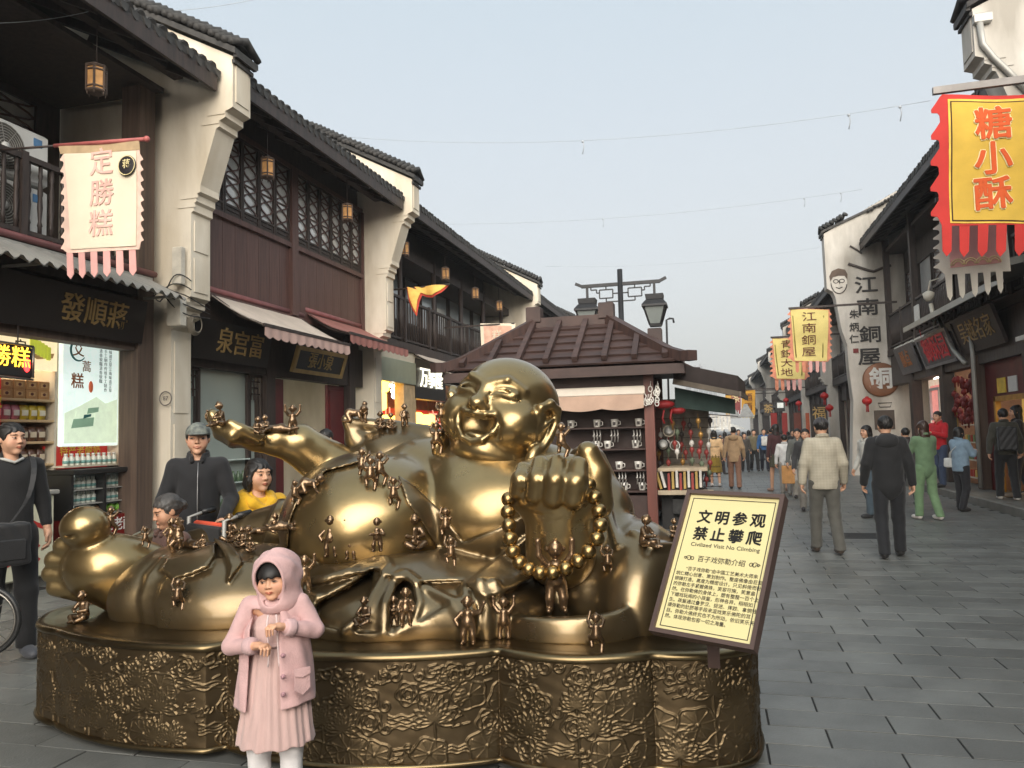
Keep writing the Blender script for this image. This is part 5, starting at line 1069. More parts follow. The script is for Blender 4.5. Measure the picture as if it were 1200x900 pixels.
# ---- wires over the street
WM = mat('thin_wire', lin(176, 182, 188), .6)
for i, (a, b, Y0, Y1, sag) in enumerate((((400, 160), (1090, 118), 14, 13, .35), ((470, 262), (1010, 222), 22, 22, .3), ((640, 312), (960, 290), 30, 30, .25), ((160, 14), (305, -2), 8.7, 9, .05), ((0, 27), (110, 12), 6, 7, .03))):
    A_, B_ = at(*a, Y0), at(*b, Y1); mb = MB(); mb.tube([A_.lerp(B_, t)-V((0, 0, sag*4*t*(1-t))) for t in np.linspace(0, 1, 16)], .004+.0015*(i in (1, 2)), 4)
    if i < 2:
        for t in (.475, .89, .96): p = A_.lerp(B_, t)-V((0, 0, sag*4*t*(1-t))); mb.tube([p, p+V((.02, 0, -.12)), p+V((-.01, 0, -.25))], .008, 4); mb.ball(p-V((0, 0, .02)), .025, 6, 4)
    put_thing('overhead_wire', mb, WM, '%s thin wire strung across the sky over the street' % ('nearest long', 'middle', 'farthest', 'short upper left', 'shortest top left corner')[i], 'wire', 'wires over the street')
# ---- apartment towers beyond the end of the street
M_TOW = mat('tower_concrete', lin(150, 150, 150), .8, var=.1, scale=.05); M_TWIN = mat('tower_window', lin(84, 92, 100), .3)
for i, (x0, x1, yt, Y) in enumerate(((812, 817, 431, 900), (818, 823, 429, 930), (824, 829, 437, 1000), (830, 834, 439, 1040), (835, 839, 435, 960), (803, 809, 436, 1020))):
    a, b = at(x0, yt, Y), at(x1, yt, Y); o = empty('apartment_tower', ((a.x+b.x)/2, Y, 0), '%s apartment tower from the left on the hazy skyline' % ('second', 'third', 'fourth', 'fifth', 'sixth', 'first')[i], 'tower', 'apartment towers beyond the street')
    mb = MB(); mb.box((a.x, Y, -1), (b.x, Y+15, a.z)); mb.box((a.x+1, Y+2, a.z), (b.x-1.5, Y+9, a.z+3)); put('tower_body', mb, M_TOW, o)
    mb = MB(); n = 3
    for f_ in range(int(a.z/3.2)):
        for k in range(n): w_ = (b.x-a.x)/n; mb.box((a.x+w_*(k+.2), Y-.3, 2+3.2*f_), (a.x+w_*(k+.8), Y-.05, 3.7+3.2*f_))
    tag(put('window', mb, M_TWIN, o), kind='stuff')

# ---- the thin air of the evening between here and the towers
hz = MB(); hz.box((-600, -100, -1.1), (600, 1200, 118)); ho = put('haze', hz, mat('haze_air', (1, 1, 1)))
hm = MATS['haze_air']; hm.node_tree.nodes.clear(); pv = hm.node_tree.nodes.new('ShaderNodeVolumePrincipled'); ou = hm.node_tree.nodes.new('ShaderNodeOutputMaterial')
pv.inputs['Density'].default_value = .0012; pv.inputs['Color'].default_value = (.97, .98, .98, 1); pv.inputs['Anisotropy'].default_value = .2
hm.node_tree.links.new(pv.outputs[0], ou.inputs['Volume']); tag(ho, kind='stuff')
# ================================================================ the bronze statue
M_BR = mat('polished_bronze', (.27, .20, .108), .31, .88, scale=2.2, col2=(.17, .12, .06), coat=.45, rvar=.10, bump=.05, bscale=25)
M_BRH = mat('rubbed_bronze', (.41, .30, .14), .30, .9, scale=2.4, col2=(.29, .20, .085), coat=.45, rvar=.09, bump=.04, bscale=30)
M_FIG = mat('dark_bronze', (.27, .175, .10), .3, .8, scale=9, col2=(.17, .105, .055), coat=.3, rvar=.09, rand=.22)
M_GOLD = mat('rubbed_gold_bronze', (.72, .54, .24), .22, 1., scale=9, col2=(.55, .38, .16), coat=.2)
M_BEAD = mat('bead_bronze', (.47, .33, .15), .3, 1., scale=12, col2=(.36, .24, .10), rvar=.1)
M_PED = mat('relief_bronze', (.155, .118, .072), .40, .86, scale=5, col2=(.10, .074, .042), attr='col', rvar=.1)
M_PTOP = mat('pedestal_top_bronze', (.24, .18, .095), .32, 1., scale=3, col2=(.16, .115, .06), rvar=.1)

def build_statue():
    st = empty('buddha_statue', (-1.75, 4.3, 0), 'large golden bronze laughing Buddha reclining on a carved base, covered in climbing child figures', 'statue')
    # ---- base outline: lobes that meet in cusps
    front = [((-3.85, 4.0), .04), ((-3.80, 3.70), .05), ((-3.46, 3.46), .085), ((-2.42, 3.30), .0), ((-2.35, 3.37), .16), ((-1.0, 3.49), .10), ((-.30, 3.54), .06), ((.12, 3.70), .03), ((.14, 4.15), 0)]
    back = [((.14, 4.15), .05), ((-.2, 4.95), .12), ((-1.7, 5.1), .12), ((-3.2, 4.55), .04), ((-3.85, 4.0), 0)]
    def outline(cp, step):
        o = []
        for i in range(len(cp)-1):
            (a, b), (c, _) = cp[i], cp[i+1]; a = np.array(a); c = np.array(c); d = c-a; L_ = np.hypot(*d); nr = np.array([d[1], -d[0]])/L_
            k = max(2, int(L_/step))
            for j in range(k): t = j/k; o.append(a+d*t+nr*b*math.sin(PI*t)**.8)
        o.append(np.array(cp[-1][0])); return np.array(o)
    Z0, Z1 = .05, .52
    fo = outline(front, .0034); bo = outline(back, .06)
    # ---- relief drawn as strokes: lotus, leaves, clouds, waves
    seg = np.hypot(*np.diff(fo, axis=0).T); S_ = np.concatenate([[0], np.cumsum(seg)]); nz_ = 140; zz = np.linspace(0, Z1-Z0, nz_)
    Hm = np.zeros((len(fo), nz_)); Lf = S_[-1]
    rr = random.Random(11)
    def stroke(pts, wd=.0058, amp=.009):
        wd *= .9; amp *= .8
        pts = np.array(pts)
        for i in range(len(pts)-1):
            a, b = pts[i], pts[i+1]
            i0, i1 = np.searchsorted(S_, [min(a[0], b[0])-wd, max(a[0], b[0])+wd]); k0, k1 = np.searchsorted(zz, [min(a[1], b[1])-wd, max(a[1], b[1])+wd])
            if i1 <= i0 or k1 <= k0: continue
            x, y = np.meshgrid(S_[i0:i1], zz[k0:k1], indexing='ij'); e = b-a
            t = np.clip(((x-a[0])*e[0]+(y-a[1])*e[1])/max(e@e, 1e-9), 0, 1)
            d = np.hypot(x-a[0]-t*e[0], y-a[1]-t*e[1])
            Hm[i0:i1, k0:k1] = np.maximum(Hm[i0:i1, k0:k1], amp*np.sqrt(np.maximum(0, 1-(d/wd)**2)))
    def dome(c, rx, ry, amp, rot=0.):
        i0, i1 = np.searchsorted(S_, [c[0]-max(rx, ry), c[0]+max(rx, ry)]); k0, k1 = np.searchsorted(zz, [c[1]-max(rx, ry), c[1]+max(rx, ry)])
        if i1 <= i0 or k1 <= k0: return
        x, y = np.meshgrid(S_[i0:i1]-c[0], zz[k0:k1]-c[1], indexing='ij'); x, y = x*math.cos(rot)+y*math.sin(rot), -x*math.sin(rot)+y*math.cos(rot)
        Hm[i0:i1, k0:k1] = np.maximum(Hm[i0:i1, k0:k1], amp*np.sqrt(np.maximum(0, 1-(x/rx)**2-(y/ry)**2)))
    def petal(c, ang, ln, wd):
        c = np.array(c); d = np.array([math.cos(ang), math.sin(ang)]); n = np.array([-d[1], d[0]])
        for s in (1, -1): stroke([c+d*ln*t+n*s*wd*math.sin(PI*t)**.8 for t in np.linspace(0, 1, 8)], .0055, .0095)
        dome(c+d*ln*.5, wd*.9, ln*.5, .004, ang-PI/2)
    def lotus(c, r):
        for k in range(-4, 5): petal(c, PI/2+k*.36+rr.uniform(-.06, .06), r*(1-.05*abs(k)), r*.15)
        for k in (-1, 0, 1): petal(c, PI/2+k*.5, r*.62, r*.14)
        for k in (-1, 1): petal(c, PI/2+k*1.85, r*.8, r*.13)
        p = np.array(c); stroke([p+np.array([.012*math.sin(t*5), -t]) for t in np.linspace(0, c[1], 8)], .0055, .008)
    def leaf(c, r):
        dome(c, r, r*.8, .006)
        n = 18; ph = rr.random()*6
        stroke([(c[0]+r*(1+.1*math.sin(5*a+ph))*math.cos(a), c[1]+r*.82*(1+.1*math.sin(5*a+ph))*math.sin(a)) for a in np.linspace(0, 2*PI, 28)])
        for k in range(9): a = 2*PI*k/9+ph; stroke([(c[0]+.1*r*math.cos(a), c[1]+.1*r*math.sin(a)), (c[0]+.85*r*math.cos(a), c[1]+.7*r*math.sin(a))], .0045, .009)
        dome(c, .012, .012, .012)
    def curl(c, r, s=1):
        stroke([(c[0]+s*r*(1-t*.75)*math.cos(3+t*7), c[1]+r*(1-t*.75)*math.sin(3+t*7)) for t in np.linspace(0, 1, 16)], .0055, .009)
    def rose(c, r):
        for q in (1, .68, .38): stroke([(c[0]+r*q*(1+.12*math.cos(5*a+q*9))*math.cos(a), c[1]+r*q*(1+.12*math.cos(5*a+q*9))*math.sin(a)) for a in np.linspace(0, 2*PI, 26)], .005, .009)
    def waves(c, ln):
        for k in range(rr.randint(3, 5)):
            ph = rr.random()*6; y0 = c[1]+k*.014
            stroke([(c[0]+t*ln, y0+.005*math.sin(t*14+ph)) for t in np.linspace(0, 1, 14)], .0045, .0075)
    def sprig(c, n):
        for k in range(n): a = rr.uniform(.1, 1.1); o = (c[0]+rr.gauss(0, .03), c[1]+rr.gauss(0, .025)); stroke([o, (o[0]+.02*math.cos(a), o[1]+.012*math.sin(a)), (o[0]+.034*math.cos(a-.5), o[1]+.018*math.sin(a))], .0055, .010)
    x = .04
    while x < Lf-.03:
        for row in range(4):
            c = (x+rr.uniform(-.045, .045), .055+row*.118+rr.uniform(-.03, .03)); k = rr.random()
            if row == 3: curl(c, .036, 1); curl((c[0]+.06, c[1]+.006), .028, -1); curl((c[0]-.05, c[1]-.02), .022, 1); (rose if k < .35 else sprig)(c, .05 if k < .35 else 4)
            elif k < .27: lotus(c, rr.uniform(.085, .12))
            elif k < .45: leaf(c, rr.uniform(.07, .105))
            elif k < .58: rose(c, rr.uniform(.045, .06)); curl((c[0]+.075, c[1]-.03), .03)
            elif k < .76: waves((c[0]-.06, c[1]), rr.uniform(.14, .22))
            else: sprig(c, rr.randint(4, 7)); curl((c[0]+.04, c[1]+.03), .026, -1)
        x += .118
    Hm += .0007*np.sin(S_[:, None]*61+zz*37)*np.sin(S_[:, None]*23-zz*71)
    tan = np.gradient(fo, axis=0); tan /= np.maximum(np.hypot(*tan.T), 1e-6)[:, None]; nrm = np.stack([tan[:, 1], -tan[:, 0]], 1)
    ker = np.ones(9)/9; nrm = np.stack([np.convolve(np.pad(nrm[:, i], 4, 'edge'), ker, 'valid') for i in (0, 1)], 1)
    P = np.zeros((len(fo), nz_, 3)); base = np.array([-1.75, 4.3, 0])
    P[..., 0] = fo[:, None, 0]+nrm[:, None, 0]*Hm; P[..., 1] = fo[:, None, 1]+nrm[:, None, 1]*Hm; P[..., 2] = Z0+zz
    ni = len(fo); I = np.arange(ni*nz_).reshape(ni, nz_)
    q = np.stack([I[:-1, :-1], I[1:, :-1], I[1:, 1:], I[:-1, 1:]], -1).reshape(-1, 4)
    hc = np.clip(Hm/.009, 0, 1).reshape(-1, 1); colr = (1-hc)*np.array([[.92, .86, .78]])+hc*np.array([[1.15, 1.1, 1.0]])   # dark patina left in the ground of the relief, raised lines rubbed
    link('pedestal', np_mesh('pedestal', P.reshape(-1, 3)-base, q, M_PED, colr), st)
    mb = MB()
    full = np.concatenate([outline(front, .03)[:-1], bo[:-1]]); k = len(full); cen = full.mean(0)
    tn = np.roll(full, -1, 0)-np.roll(full, 1, 0); tn /= np.hypot(*tn.T)[:, None]; nn = np.stack([tn[:, 1], -tn[:, 0]], 1)
    for i in range(len(bo)-1):
        a, b = bo[i], bo[i+1]; mb.add([(*a, Z0), (*b, Z0), (*b, Z1), (*a, Z1)], [(0, 1, 2, 3)])
    put('pedestal_back', mb, M_PTOP, st)
    prof = [(-.10, .0), (-.10, .03), (.012, .032), (.02, .045), (.012, .056), (-.004, .06)]
    def band(prof, name, m):
        mb = MB(); vs = []
        for o, z in prof: vs += [(full[i][0]+nn[i][0]*o, full[i][1]+nn[i][1]*o, z) for i in range(k)]
        f = [(r_*k+i, r_*k+(i+1) % k, (r_+1)*k+(i+1) % k, (r_+1)*k+i) for r_ in range(len(prof)-1) for i in range(k)]
        mb.add(vs, f, True); return put(name, mb, m, st)
    band(prof, 'pedestal_foot', M_PTOP)
    band([(-.01, .505), (.012, .512), (.018, .524), (.012, .540), (0, .546), (-.03, .547), (-.06, .540), (-.075, .538), (-.09, .5385)], 'pedestal_rim', M_PTOP)
    mb = MB(); inn = [(full[i][0]-nn[i][0]*.085, full[i][1]-nn[i][1]*.085, .539) for i in range(k)]
    mb.add(inn, [tuple(range(k))]); put('pedestal_top', mb, M_PTOP, st)

    # ---- the figure: smooth masses, then cloth layers cut along their hems
    def e(p, px, py, Y, r, q=None): return ell(p, at(px, py, Y), r, q)
    def c2(p, a, ra, b, rb): return cap(p, at(*a), at(*b), ra, rb)
    def skin0(p):
        d = e(p, 441, 612, 4.55, (.56, .62, .44))
        ch = smin(smin(e(p, 582, 598, 4.72, (.56, .50, .40)), e(p, 575, 556, 4.80, (.42, .40, .24)), .1), e(p, 505, 560, 4.93, (.42, .38, .28)), .12)
        d = smin(d, ch, .045)
        d = smin(d, c2(p, (590, 560, 4.85), .27, (592, 500, 4.9), .24), .1)
        d = smin(d, e(p, 655, 590, 4.85, (.34, .35, .36)), .12)
        return d
    fing = [[(300, 515), (272, 512), (255, 500), (243, 489)], [(302, 518), (276, 519), (258, 508), (247, 494)], [(304, 512), (280, 505), (266, 499), (256, 493)]]
    def arm(p):
        d = chain(p, [at(300, 516, 4.42), at(325, 517, 4.5), at(350, 521, 4.6), at(385, 545, 4.75), at(418, 565, 4.85)], [.072, .098, .135, .165, .185], .02)
        d = smin(d, e(p, 290, 512, 4.38, (.115, .13, .066)), .05)
        for i, y in enumerate((4.22, 4.30, 4.38, 4.46)):
            o = (i-1.5)*2.0; pts = [at(300, 514, 4.38), at(274, 513+o, y), at(258, 505+o, y), at(246+abs(i-1)*3, 489+o*1.2, y)]
            d = smin(d, chain(p, pts, [.058, .052, .044, .033], .01), .014)
        d = smin(d, chain(p, [at(303, 513, 4.3), at(282, 503, 4.22), at(270, 496, 4.2)], [.045, .036, .028], .01), .02)
        return d
    def hand(p):
        d = smin(c2(p, (655, 600, 3.95), .175, (657, 648, 4.0), .185), e(p, 651, 582, 3.95, (.245, .19, .135)), .06)
        d = smin(d, e(p, 652, 553, 3.99, (.215, .15, .10)), .04)
        for x, y0, y1, r_, Y in ((611, 551, 575, .047, 3.80), (631, 545, 580, .050, 3.755), (652, 544, 583, .053, 3.735), (676, 548, 583, .058, 3.755)):
            f_ = chain(p, [at(x+2, y0-1, Y+.07), at(x-1, (y0+y1)/2, Y), at(x-4, y1, Y+.02)], [r_*.9, r_*1.02, r_], .02)
            d = smin(d, f_, .012)
        d = smin(d, chain(p, [at(700, 590, 3.98), at(698, 556, 3.98), at(689, 531, 3.97)], [.085, .078, .062], .02), .02)
        for y in (603, 611): d = smax(d, -chain(p, [at(625, y, 3.78), at(655, y+3, 3.765), at(685, y, 3.78)], .007), .01)
        return d
    def foot(p):
        d = smin(e(p, 122, 664, 3.86, (.25, .2, .20)), e(p, 160, 678, 4.0, (.25, .22, .23)), .1)
        for x, y, r_ in ((78, 640, 1.0), (68, 656, 1.0), (64, 672, .95), (69, 688, .9)): d = smin(d, chain(p, [at(x+34, y+3, 3.84), at(x-3, y, 3.79)], [.080, .060*r_]), .007)
        d = smin(d, e(p, 100, 618, 3.76, (.14, .13, .125)), .03)
        for P_ in ([(77, 628), (92, 628), (112, 620), (121, 611)], [(84, 637), (100, 639), (118, 631), (125, 622)]):
            d = smax(d, -chain(p, [at(x, y, 3.632+.0011*abs(x-99)) for x, y in P_], .009), .012)
        return d
    def robe0(p):
        d = e(p, 470, 708, 4.12, (.62, .62, .29))
        d = smin(d, e(p, 285, 702, 4.12, (.60, .52, .30)), .10)
        d = smin(d, e(p, 205, 694, 4.08, (.30, .44, .285)), .10)
        d = smin(d, c2(p, (215, 640, 4.65), .09, (330, 618, 4.75), .17), .06)
        d = smin(d, e(p, 180, 634, 4.5, (.13, .22, .085)), .03)
        d = smin(d, e(p, 560, 712, 4.0, (.4, .4, .2)), .08)
        d = smin(d, smin(e(p, 752, 700, 4.3, (.27, .5, .42)), e(p, 800, 712, 4.35, (.2, .42, .36)), .1), .06)
        d = smin(d, e(p, 560, 640, 5.02, (.85, .32, .52)), .1)
        d = smin(d, chain(p, [at(688, 545, 4.75), at(706, 600, 4.55), at(714, 650, 4.35), at(698, 692, 4.15)], [.13, .165, .2, .2], .08), .06)
        d = smin(d, e(p, 465, 538, 4.98, (.34, .26, .22)), .08)
        d = smin(d, chain(p, [at(404, 490, 4.82), at(418, 515, 4.88), at(435, 545, 4.95)], [.02, .075, .13], .04), .05)
        d = smin(d, chain(p, [at(410, 494, 4.85), at(455, 500, 4.95), at(505, 512, 5.0)], [.03, .05, .08], .03), .05)
        return d
    def sleeve(p):
        d = e(p, 668, 732, 3.92, (.385, .31, .30))
        d = smin(d, chain(p, [at(700, 640, 4.2), at(715, 680, 4.05), at(735, 715, 3.95)], [.12, .1, .06], .04), .05)
        z = at(668, 712, 3.7).z
        top = p[..., 2]-(z+.10*np.clip((p[..., 1]-3.72)/.5, 0, 1.4)+.05*np.clip((p[..., 0]+.05), -1, 1))
        d = smax(d, top, .015)
        d = smax(d, -e(p, 667, 702, 3.93, (.335, .25, .19)), .014)
        return d
    bands = [   # hems of the cloth, outlined in the photograph and cut into the rounded masses: thickness, outline
        (.034, [(300, 652), (322, 652), (350, 650), (380, 661), (410, 663), (450, 655), (500, 646), (540, 637), (580, 621), (620, 600), (652, 583), (700, 600), (690, 650), (600, 672), (545, 680), (480, 682), (440, 668), (400, 676), (340, 690), (300, 685)]),
        (.066, [(546, 684), (580, 657), (612, 632), (645, 606), (690, 600), (690, 660), (640, 668), (600, 690), (570, 700)]),
        (.026, [(428, 540), (382, 552), (354, 575), (340, 610), (336, 652), (305, 652), (312, 612), (332, 572), (368, 545), (400, 530), (425, 522)]),
        (.020, [(466, 556), (484, 568), (510, 592), (545, 636), (512, 642), (494, 612), (476, 588)]),
        (.024, [(170, 745), (163, 702), (171, 674), (190, 652), (234, 634), (330, 640), (360, 700), (350, 752)]),
        (.046, [(186, 745), (181, 708), (189, 684), (206, 664), (240, 652), (330, 660), (350, 700), (340, 752)]),
        (.085, [(196, 655), (225, 646), (251, 636), (252, 650), (244, 664), (226, 672), (203, 679), (188, 668)]),
        (.085, [(250, 630), (268, 637), (280, 649), (284, 660), (267, 682), (269, 664), (262, 648)]),
        (.022, [(350, 700), (420, 742), (470, 742), (540, 700), (560, 690), (545, 760), (345, 760)]),
    ]
    carve = [(.075, [(371, 706), (405, 688), (438, 668), (434, 694), (421, 722), (398, 738), (372, 732)]), (.085, [(456, 735), (456, 708), (464, 686), (475, 678), (484, 688), (487, 706), (480, 726), (468, 736)])]
    def cloth(p):
        b = np.minimum(skin0(p)+.004, smin(skin0(p)+.02, robe0(p), .05)); r0 = robe0(p)
        r = smin(r0, b+.03, .02); r = np.maximum(r, r0-.02) if False else r0
        x, y, z = pxy(p); s_ = z/FPX; ok = p[..., 1] > 4.95
        base_ = b; out = r
        for off, poly in bands:
            pd = polyd(x, y, poly)*s_; l_ = smax(base_-off, np.where(ok, .2, pd), .012); out = smin(out, l_, .02)
        for dep, poly in carve:
            pd = polyd(x, y, poly)*s_; out = smax(out, -smax(pd, -(base_+dep), .02), .022)
        return out
    def cast_path(f, pts): return [cast(f, x, y, 2.6) for x, y in pts]
    rid = [([(352, 684), (380, 678), (410, 669), (440, 655), (452, 655), (456, 664), (441, 692), (426, 720), (404, 740)], .018), ([(450, 738), (451, 708), (461, 682), (475, 671), (487, 682), (492, 706), (485, 727), (468, 739)], .017),
           ([(545, 690), (551, 718), (547, 748)], .03), ([(563, 684), (571, 715), (571, 747)], .032), ([(579, 684), (588, 712), (590, 742)], .03), ([(500, 690), (530, 705), (545, 730)], .02),
           ([(340, 662), (352, 690), (372, 700)], .015), ([(300, 655), (330, 668), (350, 684)], .02), ([(700, 560), (712, 600), (725, 640)], .02), ([(742, 625), (765, 640), (800, 640)], .02)]
    ridges = [(cast_path(cloth, P_), r_) for P_, r_ in rid]
    def robe(p):
        d = cloth(p)
        for P_, r_ in ridges: d = smin(d, chain(p, P_, r_), .03)
        d = smin(d, sleeve(p), .012)
        return smax(d, -(p[..., 2]-.53), .0)
    body = lambda p: smax(smin(smin(skin0(p), arm(p), .07), np.minimum(hand(p), foot(p)), .02), -(p[..., 2]-.53), 0)
    lo, hi = (-4.0, 3.2, .5), (.35, 5.5, 2.1)
    def part(name, f, m, lo, hi, h): return link(name, sdf_mesh(name, f, A(lo)-A(base), A(hi)-A(base), h, m) if False else shift(sdf_mesh(name, f, lo, hi, h, m), base), st)
    def shift(me, b): me.transform(Matrix.Translation(-V(b))); return me
    part('body', body, M_BRH, lo, hi, .0165); part('robe', robe, M_BR, lo, hi, .0135)

    # ---- head
    hc_ = at(591, 484, 4.72); RH = .352
    fw_ = (V((-FW.x, -FW.y, 0)).normalized()); fw_ = Matrix.Rotation(R(-28), 3, 'Z')@fw_
    fw_ = (fw_*math.cos(R(9))+V((0, 0, 1))*math.sin(R(9))).normalized()
    up_ = V((0, 0, 1)); sx_ = up_.cross(fw_).normalized(); up_ = fw_.cross(sx_)
    q = Matrix.Rotation(R(-11), 3, V((-FW.x, -FW.y, 0)).normalized()); fw_, up_, sx_ = q@fw_, q@up_, q@sx_
    def hd(p):
        ax = np.abs(p[..., 0]); m_ = np.stack([ax, p[..., 1], p[..., 2]], -1)
        d = ell(p, (0, .16, -.08), (.93, .86, .97))
        d = smin(d, ell(p, (0, -.36, .10), (.93, .62, .82)), .3)
        d = smin(d, ell(m_, (.52, -.28, .50), (.41, .38, .40)), .20)
        d = smin(d, ell(p, (0, -.80, .52), (.36, .2, .30)), .16)
        d = smin(d, ell(p, (0, -.86, .12), (.74, .30, .66)), .16)
        d = smin(d, chain(m_, [(.14, .34, .84), (.36, .42, .80), (.62, .30, .62)], [.05, .065, .04], .03), .12)   # brow
        d = smin(d, ell(m_, (.37, .17, .76), (.24, .12, .12)), .09)                                            # lids
        d = smin(d, ell(p, (0, -.10, .99), (.155, .12, .15)), .07); d = smin(d, ell(m_, (.135, -.13, .93), (.09, .075, .1)), .05)
        d = smin(d, cap(p, (0, .26, .84), (0, -.06, .96), .08, .1), .12)
        d = smax(d, -chain(m_, [(.15, .12, .90), (.25, .19, .905), (.38, .215, .87), (.52, .17, .79), (.63, .08, .68)], [.018, .028, .032, .028, .016], .01), .025)
        d = smax(d, -chain(m_, [(.19, .04, .90), (.33, .09, .90), (.50, .06, .83)], [.01, .014, .01]), .03)
        d = smax(d, -chain(m_, [(.20, -.06, .95), (.36, -.20, .96), (.47, -.40, .88), (.44, -.60, .80)], [.012, .02, .022, .012], .02), .09)
        d = smax(d, -ell(m_, (.07, -.185, 1.06), (.03, .03, .05)), .02)
        mouth = smax(ell(p, (0, -.40, .95), (.40, .33, .30)), p[..., 1]+.255-.12*ax, .05)
        d = smax(d, -mouth, .05)
        d = smin(d, chain(m_, [(0, -.265, .99), (.19, -.25, .96), (.38, -.20, .83)], [.045, .045, .03], .02), .03)   # upper lip
        d = smin(d, chain(m_, [(0, -.31, .92), (.2, -.29, .89)], [.05, .045]), .01)                                   # teeth
        d = smin(d, chain(m_, [(0, -.735, .86), (.20, -.68, .87), (.34, -.52, .85), (.40, -.28, .80)], [.048, .046, .04, .028], .03), .06)
        d = smin(d, ell(p, (0, -.62, .68), (.26, .10, .22)), .03)                                                         # tongue
        ear = chain(m_, [(.84, -.14, .44), (.92, .10, .44), (1.0, .22, .30), (1.06, .16, .12), (1.07, -.08, .04), (1.03, -.34, .10), (.98, -.60, .20)], [.055, .075, .085, .085, .08, .08, .09], .04)
        ear = smin(ear, ell(m_, (.94, -.16, .26), (.06, .32, .20)), .05)
        ear = smin(ear, chain(m_, [(.93, -.32, .38), (1.0, -.14, .28), (1.04, -.02, .17)], [.045, .055, .035], .03), .03)
        ear = smin(ear, ell(m_, (.95, -.80, .30), (.14, .30, .20)), .08)
        return smin(d, ear, .05)
    me = sdf_mesh('head', hd, (-1.25, -1.25, -1.2), (1.25, 1.15, 1.35), .024, M_BRH)
    rm = Matrix.Identity(4)
    for i in range(3): rm[i][0], rm[i][1], rm[i][2] = sx_[i]*RH, up_[i]*RH, fw_[i]*RH
    me.transform(rm); link('head', me, st, hc_-V(base))
    def hdw(p): l_ = (p-A(hc_))@A([[sx_[i], up_[i], fw_[i]] for i in range(3)])/RH; return hd(l_)*RH

    # ---- prayer beads
    bp_ = [(596,585),(595.5,600),(596.5,615.5),(598,631),(601,646),(609,659),(620,667),(633,671),(648,671),(663,666),(678,657.5),(690,646),(699.5,631),(703.5,615.5),(702,599),(697,583),(690,568)]
    mb = MB().ball((0, 0, 0), .0385, 20, 12); bme = mb.mesh('prayer_bead', M_BEAD)
    pts = []
    for i, (x, y) in enumerate(bp_):
        Y = 3.72 if 2 < i < 13 else 3.72+.05*(abs(i-7.5)-5); pts.append(at(x, y, Y)); link('prayer_bead', bme, st, pts[-1]-V(base))
    put('bead_cord', MB().tube([at(600, 572, 4.0)]+pts+[at(688, 560, 4.0)], .008, 6), M_FIG, st)

    # ---- climbing children
    def fig(pose):
        s = 1
        def f(p):
            if pose == 'crawl': hdp, t0, t1 = (0, -.34, .42), (0, -.2, .3), (0, .14, .3)
            elif pose == 'lie': hdp, t0, t1 = (0, -.34, .2), (0, -.16, .13), (0, .16, .13)
            elif pose == 'sit': hdp, t0, t1 = (0, -.03, .66), (0, .02, .42), (0, .05, .14)
            else: hdp, t0, t1 = (0, -.01, .86), (0, 0, .62), (0, .015, .42)
            d = ell(p, hdp, (.112, .12, .125)); d = smin(d, ell(p, (hdp[0], hdp[1]-.115, hdp[2]-.02), (.03, .035, .03)), .03)
            for sx in (-1, 1): d = smin(d, ell(p, (hdp[0]+sx*.125, hdp[1], hdp[2]), (.025, .03, .04)), .02)
            d = smin(d, ell(p, (hdp[0], hdp[1]-.05, hdp[2]+.11), (.035, .03, .025)), .03)
            d = smin(d, cap(p, t0, t1, .105, .125), .04)
            d = smin(d, ell(p, (t1[0], t1[1]-.03, t1[2]+.03), (.13, .12, .12)), .05)
            for sx in (-1, 1):
                if pose == 'crawl': leg = [(sx*.08, .16, .26), (sx*.12, .06, .07), (sx*.1, .28, .05)]; am = [(sx*.12, -.2, .3), (sx*.17, -.25, .17), (sx*.14, -.33, .04)]
                elif pose == 'lie': leg = [(sx*.07, .2, .12), (sx*.1, .38, .09), (sx*.09, .56, .1+.04*sx)]; am = [(sx*.12, -.18, .14), (sx*.2, -.3, .1), (sx*.1, -.42, .08)]
                elif pose == 'sit': leg = [(sx*.09, 0, .1), (sx*.2, -.2, .13), (sx*.06, -.3, .05)]; am = [(sx*.13, 0, .44), (sx*.2, -.1, .3), (sx*.06, -.22, .28)]
                elif pose == 'climb': leg = [(sx*.08, 0, .36), (sx*.15, -.14, .28+.07*sx), (sx*.12, -.02, .06+.08*sx)]; am = [(sx*.14, 0, .64), (sx*.2, -.12, .76), (sx*.14, -.2, .9+.06*sx)]
                else:
                    leg = [(sx*.075, 0, .38), (sx*.10, -.03, .2), (sx*.10, .01, .04)]
                    am = {'up': [(sx*.13, 0, .64), (sx*.24, -.03, .78), (sx*.25, -.04, .98)], 'hips': [(sx*.13, 0, .63), (sx*.28, .02, .53), (sx*.14, -.07, .44)],
                          'fold': [(sx*.13, 0, .63), (sx*.2, -.06, .5), (-sx*.04, -.15, .54)],
                          'reach': [(sx*.13, 0, .63), (sx*.26, -.05, .66 if sx > 0 else .5), (sx*.36 if sx > 0 else sx*.2, -.08, .86 if sx > 0 else .4)],
                          'down': [(sx*.13, 0, .63), (sx*.2, -.01, .5), (sx*.17, -.1, .4)]}[pose]
                d = smin(d, chain(p, leg, [.085, .068, .052], .02), .03)
                d = smin(d, cap(p, leg[2], (leg[2][0]+sx*.02, leg[2][1]-.09 if pose != 'lie' else leg[2][1]+.05, max(.03, leg[2][2]-.01)), .042, .035), .02)
                d = smin(d, chain(p, am, [.058, .048, .038], .015), .025); d = smin(d, ell(p, am[2], (.042, .042, .045)), .015)
            return d
        lo_, hi_ = ((-.42, -.52, -.04), (.42, .66, .62)) if pose in ('crawl', 'lie') else ((-.45, -.42, -.04), (.45, .2, 1.1))
        return sdf_mesh('child_figurine', f, lo_, hi_, .021, M_FIG, newton=1)
    FM = {k: fig(k) for k in ('up', 'hips', 'fold', 'reach', 'down', 'sit', 'crawl', 'lie', 'climb')}
